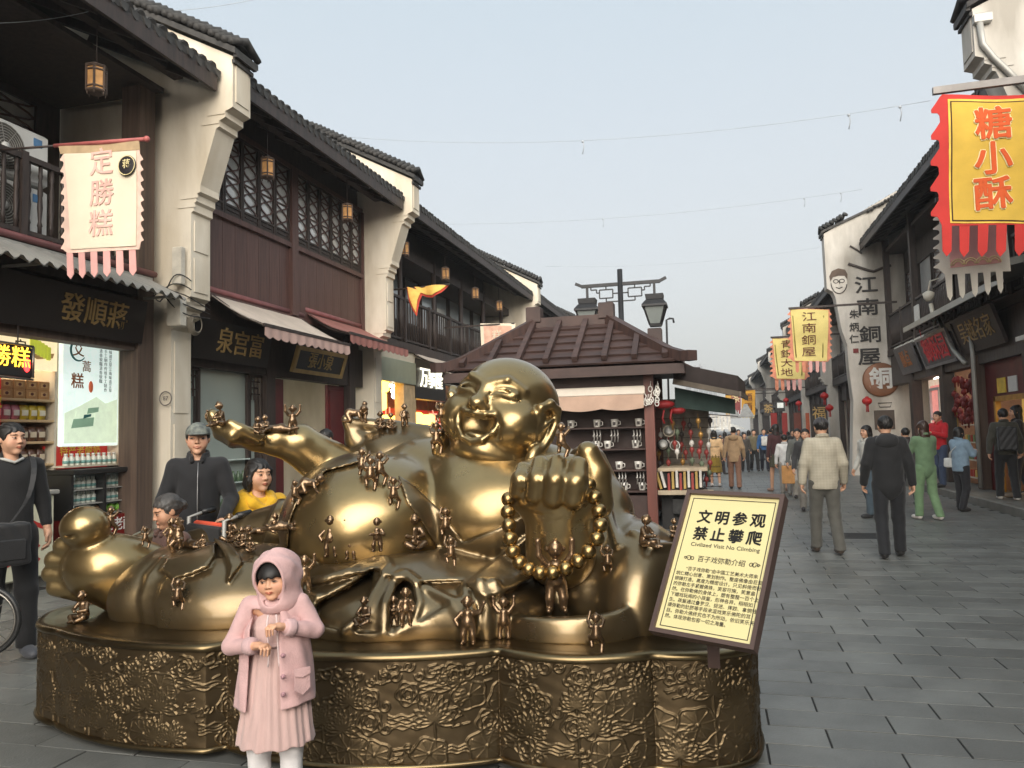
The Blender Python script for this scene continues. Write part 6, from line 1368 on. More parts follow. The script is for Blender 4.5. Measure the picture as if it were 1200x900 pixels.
    whole = lambda p: np.minimum(np.minimum(np.minimum(body(p), robe(p)), hdw(p)), np.where(p[..., 1] > 3.36, np.abs(p[..., 2]-.542), 9.))
    figs = [(97,727,37,'sit',-15),(212,748,38,'climb',160),(211,713,38,'climb',200),(112,590,22,'crawl',60),(132,625,34,'climb',170),(154,624,33,'reach',10),(172,641,26,'climb',190),(201,640,34,'reach',30),(212,646,44,'climb',-20),
            (226,643,17,'lie',60),(238,641,16,'sit',-10),(269,634,34,'sit',20),(284,640,24,'sit',-10),(293,646,18,'sit',25),(305,627,22,'lie',-70),(322,624,24,'sit',30),(334,622,21,'lie',80),(362,578,24,'crawl',80),
            (357,695,48,'up',20),(388,652,50,'reach',0),(411,655,39,'hips',0),(442,646,41,'fold',5),(486,642,42,'sit',15),(524,630,38,'climb',185),(530,662,36,'climb',200),(463,594,38,'climb',175),
            (426,560,38,'climb',150),(436,572,40,'climb',190),(447,566,40,'climb',160),(428,495,26,'down',-60),(414,495,24,'crawl',85),(446,503,22,'sit',0),(458,503,20,'sit',20),(474,500,28,'down',40),
            (513,530,38,'climb',180),(506,498,30,'climb',150),(518,497,28,'climb',200),(510,468,30,'up',180),
            (258,500,31,'sit',-40),(302,509,22,'sit',40),(311,507,22,'sit',-20),(324,507,18,'lie',-70),(343,508,36,'up',20),(659,534,42,'climb',140),(700,762,48,'climb',175),(757,641,40,'sit',50),(713,672,36,'climb',185),
            (549,754,58,'reach',-10),(507,764,60,'down',40),(591,748,52,'up',180),(428,731,34,'sit',-20),(462,733,36,'fold',-5),(476,733,46,'down',10),(347,590,30,'climb',160),(664,508,22,'down',160),(243,492,12,'down',0),(790,630,24,'sit',20)]
    for x, y, hpx, pose, rz in figs:
        p = cast(whole, x, y-.5, 2.6)
        if p.y > 6.2 or p.y < 3: continue
        z = (p-EYEP).dot(FW); hh = hpx*z/FPX
        hh /= {'sit': .82, 'crawl': .58, 'lie': .34}.get(pose, 1.02 if pose not in ('up', 'climb') else 1.06)
        if pose in ('crawl', 'lie'): hh = min(hh, .22)
        if pose == 'climb': p = p+V((0, -.10*hh, 0))
        me = FM[pose]
        if x == 507: me = me.copy(); me.materials[0] = M_GOLD
        o = link('child_figurine', me, st, p-V(base)-V((0, 0, .02*hh)), (0, 0, R(rz)+TH), (hh, hh, hh))
        if x == 507: o['label'] = 'bright rubbed gold child figurine'
    p = at(649, 721, 3.73); z = (p-EYEP).dot(FW); hh = 88*z/FPX/1.02
    link('child_figurine', FM['up'], st, V((p.x, p.y+.075, at(649, 721, 3.73).z))-V(base), (0, 0, TH), (hh*.95, hh*.95, hh))
    return st, whole
STATUE, WHOLE = build_statue()
# ================================================================ people
def skinm(): return mat('skin', lin(206, 160, 132), .5, var=.05, scale=14, attr='col', spec=.35)
def cloth(c, nm=None, rough=.85, bump=.25): return mat(nm or 'cloth_%d_%d_%d' % tuple(c), lin(*c), rough, var=.14, scale=11, bump=bump, bscale=160, sheen=.15)
M_HAIR = mat('black_hair', (.012, .010, .009), .52, var=.3, scale=30, stretch=(6, 6, 1))
M_HAIRB = mat('brown_hair', (.045, .022, .014), .4, var=.3, scale=30, stretch=(6, 6, 1))
def hand_sdf(p, o, fd, nd, s, curl=.6, left=True):
    """five unequal fingers on a palm: o wrist, fd along the fingers, nd back of the hand"""
    fd, nd = V(fd).normalized(), V(nd); nd = (nd-fd*nd.dot(fd)).normalized(); sd_ = fd.cross(nd)*(1 if left else -1); o = V(o)
    G = lambda a, b, c: o+(sd_*a+fd*b+nd*c)*s
    q_ = np.stack([A(sd_), A(fd), A(nd)], 1)
    d = ell(p, G(0, .045, 0), (.040*s, .052*s, .0165*s), q_); d = smin(d, cap(p, G(0, -.02, 0), G(0, .02, 0), .026*s, .027*s), .02*s)
    for x, L_, r_ in ((-.030, .058, .0082), (-.010, .072, .0090), (.011, .078, .0093), (.031, .070, .0090)):
        c, sn = math.cos(curl), math.sin(curl); c2_, s2_ = math.cos(curl*2.1), math.sin(curl*2.1)
        b0 = G(x, .078-.006*abs(x-.01)/.02, .002); b1 = b0+(fd*c-nd*sn)*(L_*.45*s); b2 = b1+(fd*c2_-nd*s2_)*(L_*.55*s)
        d = smin(d, chain(p, [b0, b1, b2], [r_*s, r_*.95*s, r_*.78*s], .003*s), .008*s)
    d = smin(d, chain(p, [G(.030, .015, -.004), G(.052, .040, -.014), G(.050, .070, -.022)], [.013*s, .011*s, .009*s], .004*s), .010*s)
    return d
def head_sdf(p, child=False):
    if child: p = p*A((.95, 1, 1))*np.where(p[..., 2:3] < 0, A((1, 1, 1.16)), A((1, 1, 1.)))
    ax = np.abs(p[..., 0]); m = np.stack([ax, p[..., 1], p[..., 2]], -1)
    d = ell(p, (0, .012, .03), (.074, .092, .092)); d = smin(d, ell(p, (0, -.022, -.045), (.058, .062, .062)), .05)
    d = smin(d, ell(m, (.038, -.048, -.026), (.034, .032, .036) if child else (.030, .026, .032)), .03)                        # cheeks
    d = smin(d, ell(p, (0, -.062, -.092), (.024, .022, .018)), .025)                           # chin
    d = smin(d, chain(m, [(0, -.078, .033), (.04, -.070, .036)], [.010, .008]), .02)           # brow
    d = smax(d, -ell(m, (.032, -.098, .010), (.021, .020, .012)), .016)                        # sockets
    d = smin(d, ell(m, (.031, -.072, .008), (.0155, .0135, .0105)), .006)                      # eyeballs and lids
    d = smin(d, chain(p, [(0, -.082, .012 if child else .022), (0, -.094 if child else -.099, -.018)], [.006, .0105], .004), .012)     # nose
    d = smin(d, ell(m, (.0125, -.090, -.022), (.0085, .010, .007)), .006)
    d = smin(d, chain(m, [(0, -.090, -.050), (.020, -.081, -.053)], [.0068, .004]), .006); d = smin(d, chain(m, [(0, -.089, -.0605), (.017, -.081, -.058)], [.0075, .004]), .006)
    d = smax(d, -chain(m, [(0, -.098, -.0555), (.022, -.086, -.0565)], [.0022, .0015]), .004)
    d = smin(d, ell(m, (.077, .012, .005), (.010, .020, .032)), .010)                          # ears
    return d
def face_col(p, child=False, smile=False):
    if smile:
        c = face_col_(p*np.array([.78, 1, 1])); ax = np.abs(p[:, 0]); t_ = (p[:, 1] < -.045) & ((ax/.022)**2+((p[:, 2]+.0565)/.0042)**2 < 1); c[t_] = (.85, .92, 1.05); return c
    if child: p = p*np.array([.95, 1, 1.])*np.where(p[:, 2:3] < 0, np.array([[1, 1, 1.16]]), np.array([[1, 1, 1.]]))
    return face_col_(p)
def face_col_(p):                                        # p in head coordinates: brows, lashes, iris, lips, blush
    ax = np.abs(p[:, 0]); y, z = p[:, 1], p[:, 2]; c = np.ones((len(p), 3)); fr = y < -.045
    brow = fr & (((ax-.034)/.021)**2+((z-.0335+.0035*((ax-.034)/.02)**2)/.0042)**2 < 1); c[brow] = (.07, .06, .06)
    e = fr & (((ax-.0315)/.0155)**2+((z-.0085)/.0052)**2 < 1); c[e] = (.62, .72, .84)
    ir = fr & (((ax-.0315)/.0068)**2+((z-.0085)/.0062)**2 < 1) & e; c[ir] = (.03, .03, .035)
    la = fr & (((ax-.0315)/.0175)**2+((z-.0142)/.0022)**2 < 1); c[la] = (.06, .05, .05)
    lp = fr & ((ax/.0235)**2+((z+.056)/.0095)**2 < 1); c[lp] = (.80, .46, .44)
    ml = fr & ((ax/.0225)**2+((z+.0557)/.0018)**2 < 1); c[ml] = (.28, .12, .11)
    ns = fr & (((ax-.0085)/.0045)**2+((z+.0265)/.0028)**2 < 1) & (y < -.088); c[ns] = (.35, .22, .2)
    bl = np.exp(-(((ax-.042)/.02)**2+((z+.022)/.02)**2))[:, None]*fr[:, None]; return c*(1-bl*np.array([[.02, .14, .12]]))
def merge(parts):
    vs, fs, cs, n = [], [], [], 0
    for v, f, c in parts:
        if len(v) == 0: continue
        vs.append(v); fs.append(np.asarray(f)+n); cs.append(np.ones((len(v), 3)) if c is None else c); n += len(v)
    return np.concatenate(vs), np.concatenate(fs), np.concatenate(cs)

def person(label, px=None, foot=None, ytop=None, H=None, at_=None, rz=0., up=None, low=None, hair='short', hairm=None, shoe=(40, 38, 38), arms=None, step=.1, near=1, capc=None, sit=False,
           hem=.84, sleeve=1., child=False, hood=None, bulk=1., headrot=(0, 0, 0), skin=(1, 1, 1), legs=None, skirt=None, lean=0., collar=None, cat='person', zip_=None, curl=.5, fall=True):
    """one person: a continuous body with face and fingers, clothes and hair as its parts. Faces -y at rz = 0."""
    if at_ is None:
        g = atZ(*foot); at_ = V((g.x, g.y, 0.15 if foot[2:] else 0)); at_.z = 0
    if H is None: H = at(px if px is not None else foot[0], ytop, at_.y).z-at_.z
    k = H/1.70
    if 'walk' in (arms or ''): pass
    hh = .0115 if near >= 2 else (.016 if near == 1 else .024)
    hx = {2: .0052, 1: .010, 0: .016}[near]
    b = 0.; ln = lean
    hip = .88; dz = 0.
    if sit: dz = -.40
    HP = [(sx*.09, 0, hip+dz) for sx in (1, -1)]
    if sit: LG = [[HP[i], (s*.11, -.42, .50), (s*.11, -.40, .08)] for i, s in enumerate((1, -1))]
    else: LG = [[HP[i], (s*.10, -.5*s*step-.03, .47), (s*.105, -s*step*1.0+(.10 if -s*step > 0.02 else 0), .08+(.012 if (-s*step) > .05 else 0))] for i, s in enumerate((1, -1))]
    sh = [(s*.160, ln, 1.375+dz) for s in (1, -1)]
    AM = {None: [[(s*.222*bulk**.5, .015+ln*.6, 1.12+dz), (s*.250*bulk**.5, -.06+s*step*.5, .87+dz)] for s in (1, -1)]}
    AM['phone'] = [[(.22, -.10, 1.14+dz), (.06, -.33, 1.22+dz)], [(-.22, -.10, 1.14+dz), (-.05, -.33, 1.20+dz)]]
    AM['handle'] = [[(.24, -.02, 1.12), (.20, -.27, .98)], [(-.24, -.02, 1.12), (-.20, -.27, .98)]]
    AM['bent'] = [[(.23, .0, 1.12), (.235, -.12, .90)], [(-.22, -.05, 1.12), (-.05, -.25, 1.18)]]
    AM['lap'] = [[(.22, -.05, 1.12+dz), (.10, -.30, .98+dz)], [(-.22, -.05, 1.12+dz), (-.10, -.30, .98+dz)]]
    AM['girl'] = [[(.265, -.045, 1.205), (.065, -.215, 1.275)], [(-.275, -.055, 1.13), (-.075, -.22, 1.165)]]
    AM = AM[arms] if not isinstance(arms, list) else arms
    W = [AM[0][1], AM[1][1]]; fd = []
    for i in (0, 1): e_, w_ = V(AM[i][0]), V(AM[i][1]); fd.append((w_-e_).normalized())
    hs = 1.0 if not child else .95
    HC = V((0, -.02+ln*1.25, 1.572+dz)); hr = Euler(headrot).to_matrix(); hsc = 1.0 if not child else 1.2
    if child: HC = V((0, -.02, 1.535))
    ihr = A(hr)
    hloc = lambda p: ((p-A(HC))@ihr)/hsc
    headf = lambda p: head_sdf(hloc(p), child)*hsc
    def bodyf(p):
        d = smin(cap(p*A((1, 1.35, 1)), (0, 0, hip+dz), (0, ln*1.2, 1.30+dz), .10, .105)/1.2, cap(p, (-.11, ln, 1.37+dz), (.11, ln, 1.37+dz), .05), .05)
        d = smin(d, cap(p, (0, .01+ln, 1.38+dz), (0, ln*1.2, 1.50+dz), .05, .052), .03)
        for i in (0, 1):
            d = smin(d, chain(p, [sh[i], AM[i][0], W[i]], [.04, .036, .026], .01), .03)
            d = smin(d, chain(p, LG[i], [.07, .052, .036], .01), .03)
        return d
    vs1 = surface(lambda p: np.minimum(bodyf(p), smin(headf(p), cap(p, (0, ln, 1.40+dz), tuple(HC+V((0, .02, -.04))), .05), .02)+ (0 if near == 0 else 9)), (-.5, -.6, .02), (.5, .4, 1.75), hh*1.2, 1)
    parts = [(*vs1, None)]
    if near:
        hv, hf = surface(lambda p: smin(headf(p), cap(p, (0, .015+ln, 1.40+dz), tuple(HC+V((0, .02, -.05))), .048*hsc), .03), tuple(HC-V((.14, .15, .22))), tuple(HC+V((.14, .17, .17))), hx*hsc)
        c = face_col(hloc(hv), child, 'smiling' in label); parts.append((hv, hf, c))
    for i in (0, 1):
        f_ = fd[i]; w_ = V(W[i]); nd = V((-1, 0, 0)) if abs(f_.z) > .7 else V((0, 0, 1))
        if arms is None or i == 0 and arms == 'bent': nd = V(((1, -1)[i], -.25, 0))
        hv, hf = surface(lambda p: hand_sdf(p, w_-f_*.01, f_, nd, hs*1.02, curl, i == 0), tuple(w_-V((.17,)*3)), tuple(w_+V((.17,)*3)), {2: .0048, 1: .0085, 0: .0125}[near]); parts.append((hv, hf, None))
    vs, fs, cs = merge(parts)
    me = np_mesh('person', vs*k, fs, skinm(), cs*np.array([skin])); o = link('person', me, None, at_, (0, 0, R(rz))); tag(o, label, cat)
    wr = lambda p, a=.004: a*.55*(np.sin(p[..., 2]*26+p[..., 0]*17+2*np.sin(p[..., 0]*13+p[..., 1]*19))*np.sin(p[..., 0]*21-p[..., 2]*6+p[..., 1]*15)+.6*np.sin(p[..., 2]*44+3*np.sin(p[..., 0]*9))*np.sin(p[..., 0]*33+p[..., 1]*27))
    def upf(p):
        t = cap(p*A((1, 1.32, 1)), (0, 0, .86+dz), (0, ln*1.32, 1.28+dz), .158*bulk, .160*bulk)/1.16
        t = smin(t, cap(p, (-.10, ln+.005, 1.36+dz), (.10, ln+.005, 1.36+dz), .066), .07)
        t = smin(t, cap(p, (0, ln+.01, 1.40+dz), (0, ln*1.15, 1.455+dz), .075, .064), .03)
        armp = []
        for i in (0, 1):
            w2 = V(AM[i][0]).lerp(V(W[i]), sleeve*.93 if sleeve <= 1 else 1)
            t = smin(t, cap(p, sh[i], AM[i][0], .066*bulk, .056*bulk), .03); armp.append(cap(p, AM[i][0], w2, .056*bulk, .043*bulk))
        t = smax(t, (hem+dz if not sit else .42)-p[..., 2], .012)
        if near and not sit and hem > .7: t = smin(t, smax(np.abs(p[..., 2]-hem-.03)-.028, cap(p*A((1, 1.32, 1)), (0, 0, .8), (0, 0, 1.2), .150*bulk)/1.16, .01), .012)
        for a_ in armp: t = smin(t, a_, .014)
        t = t+wr(p)*1.0
        t = smax(t, -(cap(p, (0, -.03+ln*1.2, 1.45+dz), tuple(HC+V((0, -.02, 0))), .052, .085)), .01)
        if child: t = smax(t, -smax(smax(np.abs(p[..., 0]+.045)-.095, p[..., 1]+.01, .01), p[..., 2]-1.36, .01), .012)
        if zip_: t = smin(t, chain(p, [(0, -.150*bulk, .87), (0, -.155*bulk, 1.2), (0, -.10, 1.40)], .005), .004)
        return t
    U = sdf_mesh('jacket', lambda p: upf(p), (-.5, -.55, .3), (.5, .4, 1.6), hh, cloth(up or (60, 60, 60))); U.transform(Matrix.Scale(k, 4)); link('jacket', U, o)
    if near and not hood and not child and 'polo' not in label:
        mb = MB(); P_ = [(.070*math.cos(a), .012+ln*1.1+.068*math.sin(a), 1.452+dz+.018*math.sin(a)) for a in np.linspace(-PI*.42, PI*1.42, 15)]; P_[0] = (.035, -.095+ln, 1.405+dz); P_[-1] = (-.035, -.095+ln, 1.405+dz)
        for w_, z_ in ((.017, 0), (.013, .018)): mb.tube(smooth_path([V(q)+V((0, .004*(z_ > 0), z_)) for q in P_], 2), w_, 6)
        U = mb.mesh('collar', cloth(up)); U.transform(Matrix.Scale(k, 4)); link('collar', U, o)
    if zip_:
        mb = MB(); mb.tube([(.012, -.134*bulk-.006, .80), (.012, -.136*bulk-.006, 1.12), (.012, -.128*bulk, 1.28), (.012, -.10, 1.40)], .004, 5); U = mb.mesh('zip', mat('zip_metal', lin(150, 150, 152), .4, .6)); U.transform(Matrix.Scale(k, 4)); link('zip', U, o)
    if skirt:
        f = lambda p: smax(smax((np.hypot(p[..., 0], p[..., 1]*1.25)-(.15+(skirt[1])*(1.0-p[..., 2])))*.8+.010*np.sin(9*np.arctan2(p[..., 1], p[..., 0])+2*p[..., 2])*np.clip((1.05-p[..., 2])*3, 0, 1), p[..., 2]-1.02, .01), skirt[2]-p[..., 2], .01)
        U = sdf_mesh('skirt', f, (-.45, -.4, .2), (.45, .4, 1.1), hh, cloth(skirt[0])); U.transform(Matrix.Scale(k, 4)); link('skirt', U, o)
    if low:
        def lowf(p):
            t = cap(p*A((1, 1.25, 1)), (0, 0, hip+.10+dz), (0, .0, hip-.02+dz), .138, .145)/1.12
            for i in (0, 1): t = smin(t, chain(p, [HP[i], LG[i][1], V(LG[i][2])+V((0, 0, -.03))], [.098, .074, .066], .03), .026)
            t = smax(t, .062-p[..., 2], .01); t = smax(t, p[..., 2]-(1.0+dz), .01)
            return t+wr(p, .0035)
        U = sdf_mesh('trousers', lowf, (-.4, -.6, .0), (.4, .4, 1.1), hh, cloth(low)); U.transform(Matrix.Scale(k, 4)); link('trousers', U, o)
    for i in (0, 1):
        a = V(LG[i][2])
        f = lambda p: smax(smin(ell(p, a+V((0, -.095, -.04)), (.050, .115, .045)), ell(p, a+V((0, .0, -.025)), (.045, .06, .05)), .03), (a.z-.08)-p[..., 2], .008)
        U = sdf_mesh('shoe', f, tuple(a-V((.1, .25, .1))), tuple(a+V((.1, .12, .1))), .013 if near else .02, cloth(shoe, rough=.6)); U.transform(Matrix.Scale(k, 4)); link('shoe', U, o)
    if hair:
        def hairf(p):
            q = hloc(p); t = ell(q, (0, .018, .036), (.086, .100, .096))
            if hair in ('long', 'bob', 'girl'):
                zz = {'long': -.42, 'bob': -.10, 'girl': -.06}[hair]
                t = smin(t, smax(ell(q, (0, .055, zz*.5), (.092, .058, abs(zz)*.75+.03)), zz-q[..., 2], .02), .03)
                for s in (1, -1): t = smin(t, chain(q, [(s*.074, -.02, .04), (s*.080, -.01, -.03), (s*.074, .01, max(zz, -.12))], [.02, .022, .014], .01), .02)
            if hair == 'bun': t = smin(t, ell(q, (0, .115, .01), (.04, .035, .04)), .02)
            t = t+.0035*np.sin(q[..., 0]*190+np.sin(q[..., 2]*60)*2+q[..., 1]*40)*np.sin(q[..., 2]*35+1.2+q[..., 1]*30)
            fl = {'short': .058, 'long': .055, 'bob': .050, 'girl': .026, 'bun': .070}[hair]
            face = smax(smax(q[..., 2]-fl+ .35*np.abs(q[..., 0])*(1 if hair != 'girl' else 0), q[..., 1]+.030, .01), np.abs(q[..., 0])-.066, .008)
            t = smax(t, -face, .006)
            if hair == 'girl': t = smin(t, smax(ell(q, (0, -.010, .030), (.083, .096, .080)), .030-q[..., 2]+.006*np.sin(q[..., 0]*170), .004), .006)
            if hair in ('short', 'bun'): t = smax(t, -smax(q[..., 2]+.012-.5*np.clip(q[..., 1], -.2, .1)*0, -(np.abs(q[..., 0])-.055)*0-1, .01) if False else t, 0)
            if hair in ('short', 'bun'): t = smax(t, -.045-q[..., 2], .01); t = smax(t, smax(-.0-q[..., 2]-.0, .035-q[..., 1]+0*q[..., 0], .01)*-1*0+t, 0)
            return t*hsc
        U = sdf_mesh('hair', hairf, tuple(HC-V((.2, .22, .62 if hair == 'long' else .22))), tuple(HC+V((.2, .25, .2))), hx*1.1 if near else .016, hairm or M_HAIR); U.transform(Matrix.Scale(k, 4)); link('hair', U, o)
    if capc:
        def capf(p):
            q = hloc(p); t = smax(ell(q, (0, .012, .045), (.090, .104, .088)), .035-q[..., 2], .008)
            return smin(t, smax(ell(q, (0, -.095, .040), (.066, .085, .012)), q[..., 1]+.03, .01), .006)*hsc
        U = sdf_mesh('cap', capf, tuple(HC-V((.15, .25, .1))), tuple(HC+V((.15, .2, .2))), max(.007, hx), capc if not isinstance(capc, tuple) else cloth(capc)); U.transform(Matrix.Scale(k, 4)); link('cap', U, o)
    if hood:
        f = lambda p: smax(smin(ell(p, (0, .10+ln, 1.40+dz), (.13, .075, .09)), chain(p, [(-.10, .02+ln, 1.42+dz), (-.07, -.08+ln, 1.38+dz), (0, -.12+ln, 1.33+dz), (.07, -.08+ln, 1.38+dz), (.10, .02+ln, 1.42+dz)], [.045, .04, .03, .04, .045], .02), .04)+wr(p), -ell(p, (0, .06+ln, 1.47+dz), (.07, .055, .07)), .02)
        U = sdf_mesh('hood', f, (-.25, -.25, 1.1+dz), (.25, .3, 1.6+dz), hh, cloth(hood)); U.transform(Matrix.Scale(k, 4)); link('hood', U, o)
    return o, k, {'W': W, 'HC': HC, 'at': at_, 'rz': R(rz)}
def world_of(pi, q): o, k, d = pi; return d['at']+Matrix.Rotation(d['rz'], 3, 'Z')@(V(q)*k)
def solveY(px, ytop, H):
    lo, hi = 3., 40.
    f = lambda Y: at(px, ytop, Y).z-H
    s0 = f(lo) > 0
    for _ in range(50):
        m_ = (lo+hi)/2
        if (f(m_) > 0) == s0: lo = m_
        else: hi = m_
    p = at(px, ytop, lo); return V((p.x, p.y, 0))

def bag(name, label, pi, centre, size, m, strap=None, cat='bag', m2=None):
    """shoulder bag with a strap round the body; strap given as body points"""
    o, k, d = pi; base = world_of(pi, centre); t = empty(name, base, label, cat, rz=d['rz'])
    w_, dd, h_ = size; U = sdf_mesh('bag_body', lambda p: rbox(p, (0, 0, 0), (w_/2, dd/2, h_/2), .025)+.003*np.sin(p[..., 0]*60+p[..., 2]*40), (-w_, -dd*1.2-.02, -h_), (w_, dd*1.2+.02, h_), .012, m); link('bag_body', U, t)
    mb = MB(); mb.bev((-w_*.36, -dd/2-.012, -h_*.36), (w_*.36, -dd/2+.004, h_*.12), .008); link('bag_pocket', mb.mesh('bag_pocket', m2 or m), t)
    if strap:
        mb = MB(); P_ = smooth_path([(V(q)-V(centre))*k for q in strap], 4)
        for a, b in zip(P_[:-1], P_[1:]): mb.bar(a, b, .035, .006)
        link('bag_strap', mb.mesh('bag_strap', m), t)
    return t
M_BAGB = cloth((30, 30, 32), 'black_nylon', .6)
# ---- the girl in front of the statue
gp = V((0, 0, 0)); _g = at(323, 700, 2.86)
G_H = at(322, 648, _g.y).z/1.71*1.70
PINK, PINKD, PINKJ = (208, 174, 174), (206, 174, 168), (208, 170, 168)
girl = person('small girl in pink hooded jacket and long pink dress standing before the statue', at_=V((_g.x, _g.y, 0)), H=G_H, rz=22, up=PINKJ, low=(226, 222, 222), hair='girl', shoe=(210, 190, 190), arms='girl', step=.0, near=2, hem=.80, sleeve=.86, child=True, headrot=(R(3), R(-5), R(-15)), skin=(1.12, 1.10, 1.06), bulk=.98, curl=.9)
def girl_extra():
    o, k, d = girl; HC = d['HC']; hr = A(Euler((R(3), R(-5), R(-15))).to_matrix()); S_ = Matrix.Scale(k, 4)
    mj = cloth(PINKJ); mdr = mat('dress_pink', lin(*PINKD), .9, var=.07, scale=14, bump=.35, bscale=120, sheen=.3, stretch=(4, 4, .4))
    def hoodf(p):
        q = ((p-A(HC))@hr)/1.2
        sh_ = lambda q: ell(q, (0, .036, .024), (.123, .148, .134))
        wv_ = (.0035*np.sin(q[..., 2]*55+q[..., 1]*50)+.005*np.sin(q[..., 0]*60+q[..., 2]*30-q[..., 1]*35))*np.clip(q[..., 1]*10+.9, 0, 1)
        t = np.abs(sh_(q)+wv_)-.007
        t = smin(t, np.abs(ell(q, (0, .04, -.115), (.120, .128, .09)))-.006, .04)
        op = ell(q, (0, -.125, .004), (.092, .112, .134))
        t = smax(t, -op, .008)
        rim = np.abs(ell(q, (0, -.125, .004), (.096, .112, .138)))
        t = smin(t, smax(smax(np.hypot(rim, np.abs(sh_(q))), -1, 0)-.009, q[..., 1]+.02, .01), .008)
        return smax(t, -.17-q[..., 2], .01)*1.2
    U = sdf_mesh('hood', hoodf, tuple(HC-V((.2, .22, .24))), tuple(HC+V((.2, .24, .21))), .0075, mj); U.transform(S_); link('hood', U, o)
    def dress(p):
        a = np.arctan2(p[..., 1]*1.2, p[..., 0]); z = p[..., 2]
        rad = .148+.125*np.clip((1.12-z)/.8, 0, 1)**.85+(.0055*np.sin(13*a+z*2.5+1.5*np.sin(3*a))+.0045*np.sin(23*a-z*6+2*np.sin(2*a+z*4)))*np.clip((1.16-z)*4, 0, 1)
        t = (np.hypot(p[..., 0], p[..., 1]*1.18)-rad)*.78
        rad2 = 0; t = t+np.clip(z-1.24, 0, 1)*.45; t = smax(t, z-1.43, .02); t = smax(t, (.50+.008*np.sin(a*11))-z, .006)
        return smin(t, chain(p, [(.155*math.cos(x), .135*math.sin(x), 1.135) for x in np.linspace(PI, 2*PI, 9)], .010), .012)
    U = sdf_mesh('dress', dress, (-.36, -.34, .28), (.36, .34, 1.42), .0095, mdr); U.transform(S_); link('dress', U, o)
    def jfront(s):                                    # open jacket fronts hanging over the dress
        def f(p):
            z = p[..., 2]; a = np.arctan2(p[..., 1]*1.15, p[..., 0]); rad = .192+.062*np.clip((1.3-z)/.6, 0, 1)+.006*np.sin(a*9+z*13)-np.clip(z-1.24, 0, 1)*.62
            t = np.abs((np.hypot(p[..., 0], p[..., 1]*1.15)-rad)*.85)-.009
            edge = p[..., 0]*s-((.045 if s > 0 else .135)+.03*np.clip((1.3-z), 0, 1))
            t = smax(t, -edge, .012); t = smax(t, p[..., 1]-.12, .02); t = smax(t, z-1.43, .02)
            return smax(t, (.715+.05*np.cos(a*1.0+.5) if s > 0 else .74)-z, .012)
        return f
    for s in (1, -1):
        U = sdf_mesh('jacket_front', jfront(s), (-.36, -.36, .5), (.36, .3, 1.42), .010, mj); U.transform(S_); link('jacket_front', U, o)
    for z in (1.10, .97, .86): mb = MB(); mb.ball((.085, -.238-.0*z, z), (.017, .012, .017), 10, 6); mb.ball((.085, -.250, z), (.008, .006, .008), 8, 5); U = mb.mesh('button', cloth((168, 128, 134), rough=.4)); U.transform(S_); link('button', U, o)
    def pocket(p): return smax(np.abs(np.abs(rbox(p, (.20, -.175, .93), (.055, .06, .075), .02))-.004)-.004, p[..., 1]+.14, .01)
    mb = MB(); P_ = [V((.15, -.222, 1.0)), V((.235, -.170, 1.0)), V((.238, -.172, .88)), V((.195, -.205, .845)), V((.152, -.232, .88))]
    mb.prism(P_, (.006, -.012, 0)); U = mb.mesh('pocket', mj); U.transform(S_); link('pocket', U, o)
    mb = MB(); mb.prism([p+V((.004, -.010, 0)) for p in (V((.148, -.226, 1.01)), V((.238, -.172, 1.01)), V((.238, -.173, .97)), V((.195, -.203, .955)), V((.150, -.228, .97)))], (.005, -.010, 0)); U = mb.mesh('pocket_flap', mj); U.transform(S_); link('pocket_flap', U, o)
    for sx in (-.02, .03):
        mb = MB(); mb.tube(smooth_path([(sx, -.155, 1.34), (sx*1.3, -.175, 1.25), (sx*1.1+.01, -.172, 1.13), (sx*1.4+.01, -.18, 1.02)], 4), .006, 6); U = mb.mesh('drawstring', cloth((226, 206, 204))); U.transform(S_); link('drawstring', U, o)
    for i in (0, 1):
        w_ = V(d['W'][i]); e_ = V([(.265, -.045, 1.205), (-.275, -.055, 1.13)][i]); mb = MB(); mb.lathe([(.052, 0), (.057, .012), (.054, .05), (.050, .06)], w_.lerp(e_, .36), 14, (w_-e_)); U = mb.mesh('cuff', cloth((206, 172, 172))); U.transform(S_); link('cuff', U, o)
girl_extra()
# ---- people on the left
pm = person('man in black polo shirt with a watch at the left edge, looking aside', px=8, foot=(8, 770), ytop=495, rz=62, up=(22, 22, 24), low=(22, 22, 24), bulk=.96, hair='short', shoe=(74, 76, 82), near=2, sleeve=.72, hem=.80, headrot=(0, 0, R(20)), step=.06, curl=.55)
mb = MB(); o_, k_, d_ = pm; w_ = V(d_['W'][1]); e_ = V((-.222, .015, 1.12)); mb.lathe([(.030, -.012), (.033, 0), (.030, .012)], w_.lerp(e_, .12), 14, (w_-e_)); U = mb.mesh('watch_strap', cloth((60, 44, 34), rough=.5)); U.transform(Matrix.Scale(k_, 4)); wo_ = link('wristwatch', U, o_)
mb = MB(); mb.lathe([(.017, 0), (.017, .008), (.0, .009)], w_.lerp(e_, .12)+V((-.030, -.005, .0)), 14, (-1, -.15, 0)); U = mb.mesh('watch_face', M_WHITE); U.transform(Matrix.Scale(k_, 4)); link('watch_face', U, wo_)
mb = MB(); mb.tube([(-.075, .02, 1.435), (-.06, -.07, 1.43), (0, -.10, 1.405), (.06, -.07, 1.43), (.075, .02, 1.435)], .011, 6); U = mb.mesh('collar', cloth((176, 176, 172))); U.transform(Matrix.Scale(k_, 4)); link('collar', U, o_)
bag('shoulder_bag', 'black nylon shoulder bag hanging at the hip of the man on the left edge', pm, (-.10, -.30, .84), (.30, .12, .30), M_BAGB, [(-.06, -.24, .97), (.06, -.21, 1.15), (.12, -.12, 1.36), (.12, .02, 1.44), (.02, .17, 1.25), (-.12, .14, 1.0)])
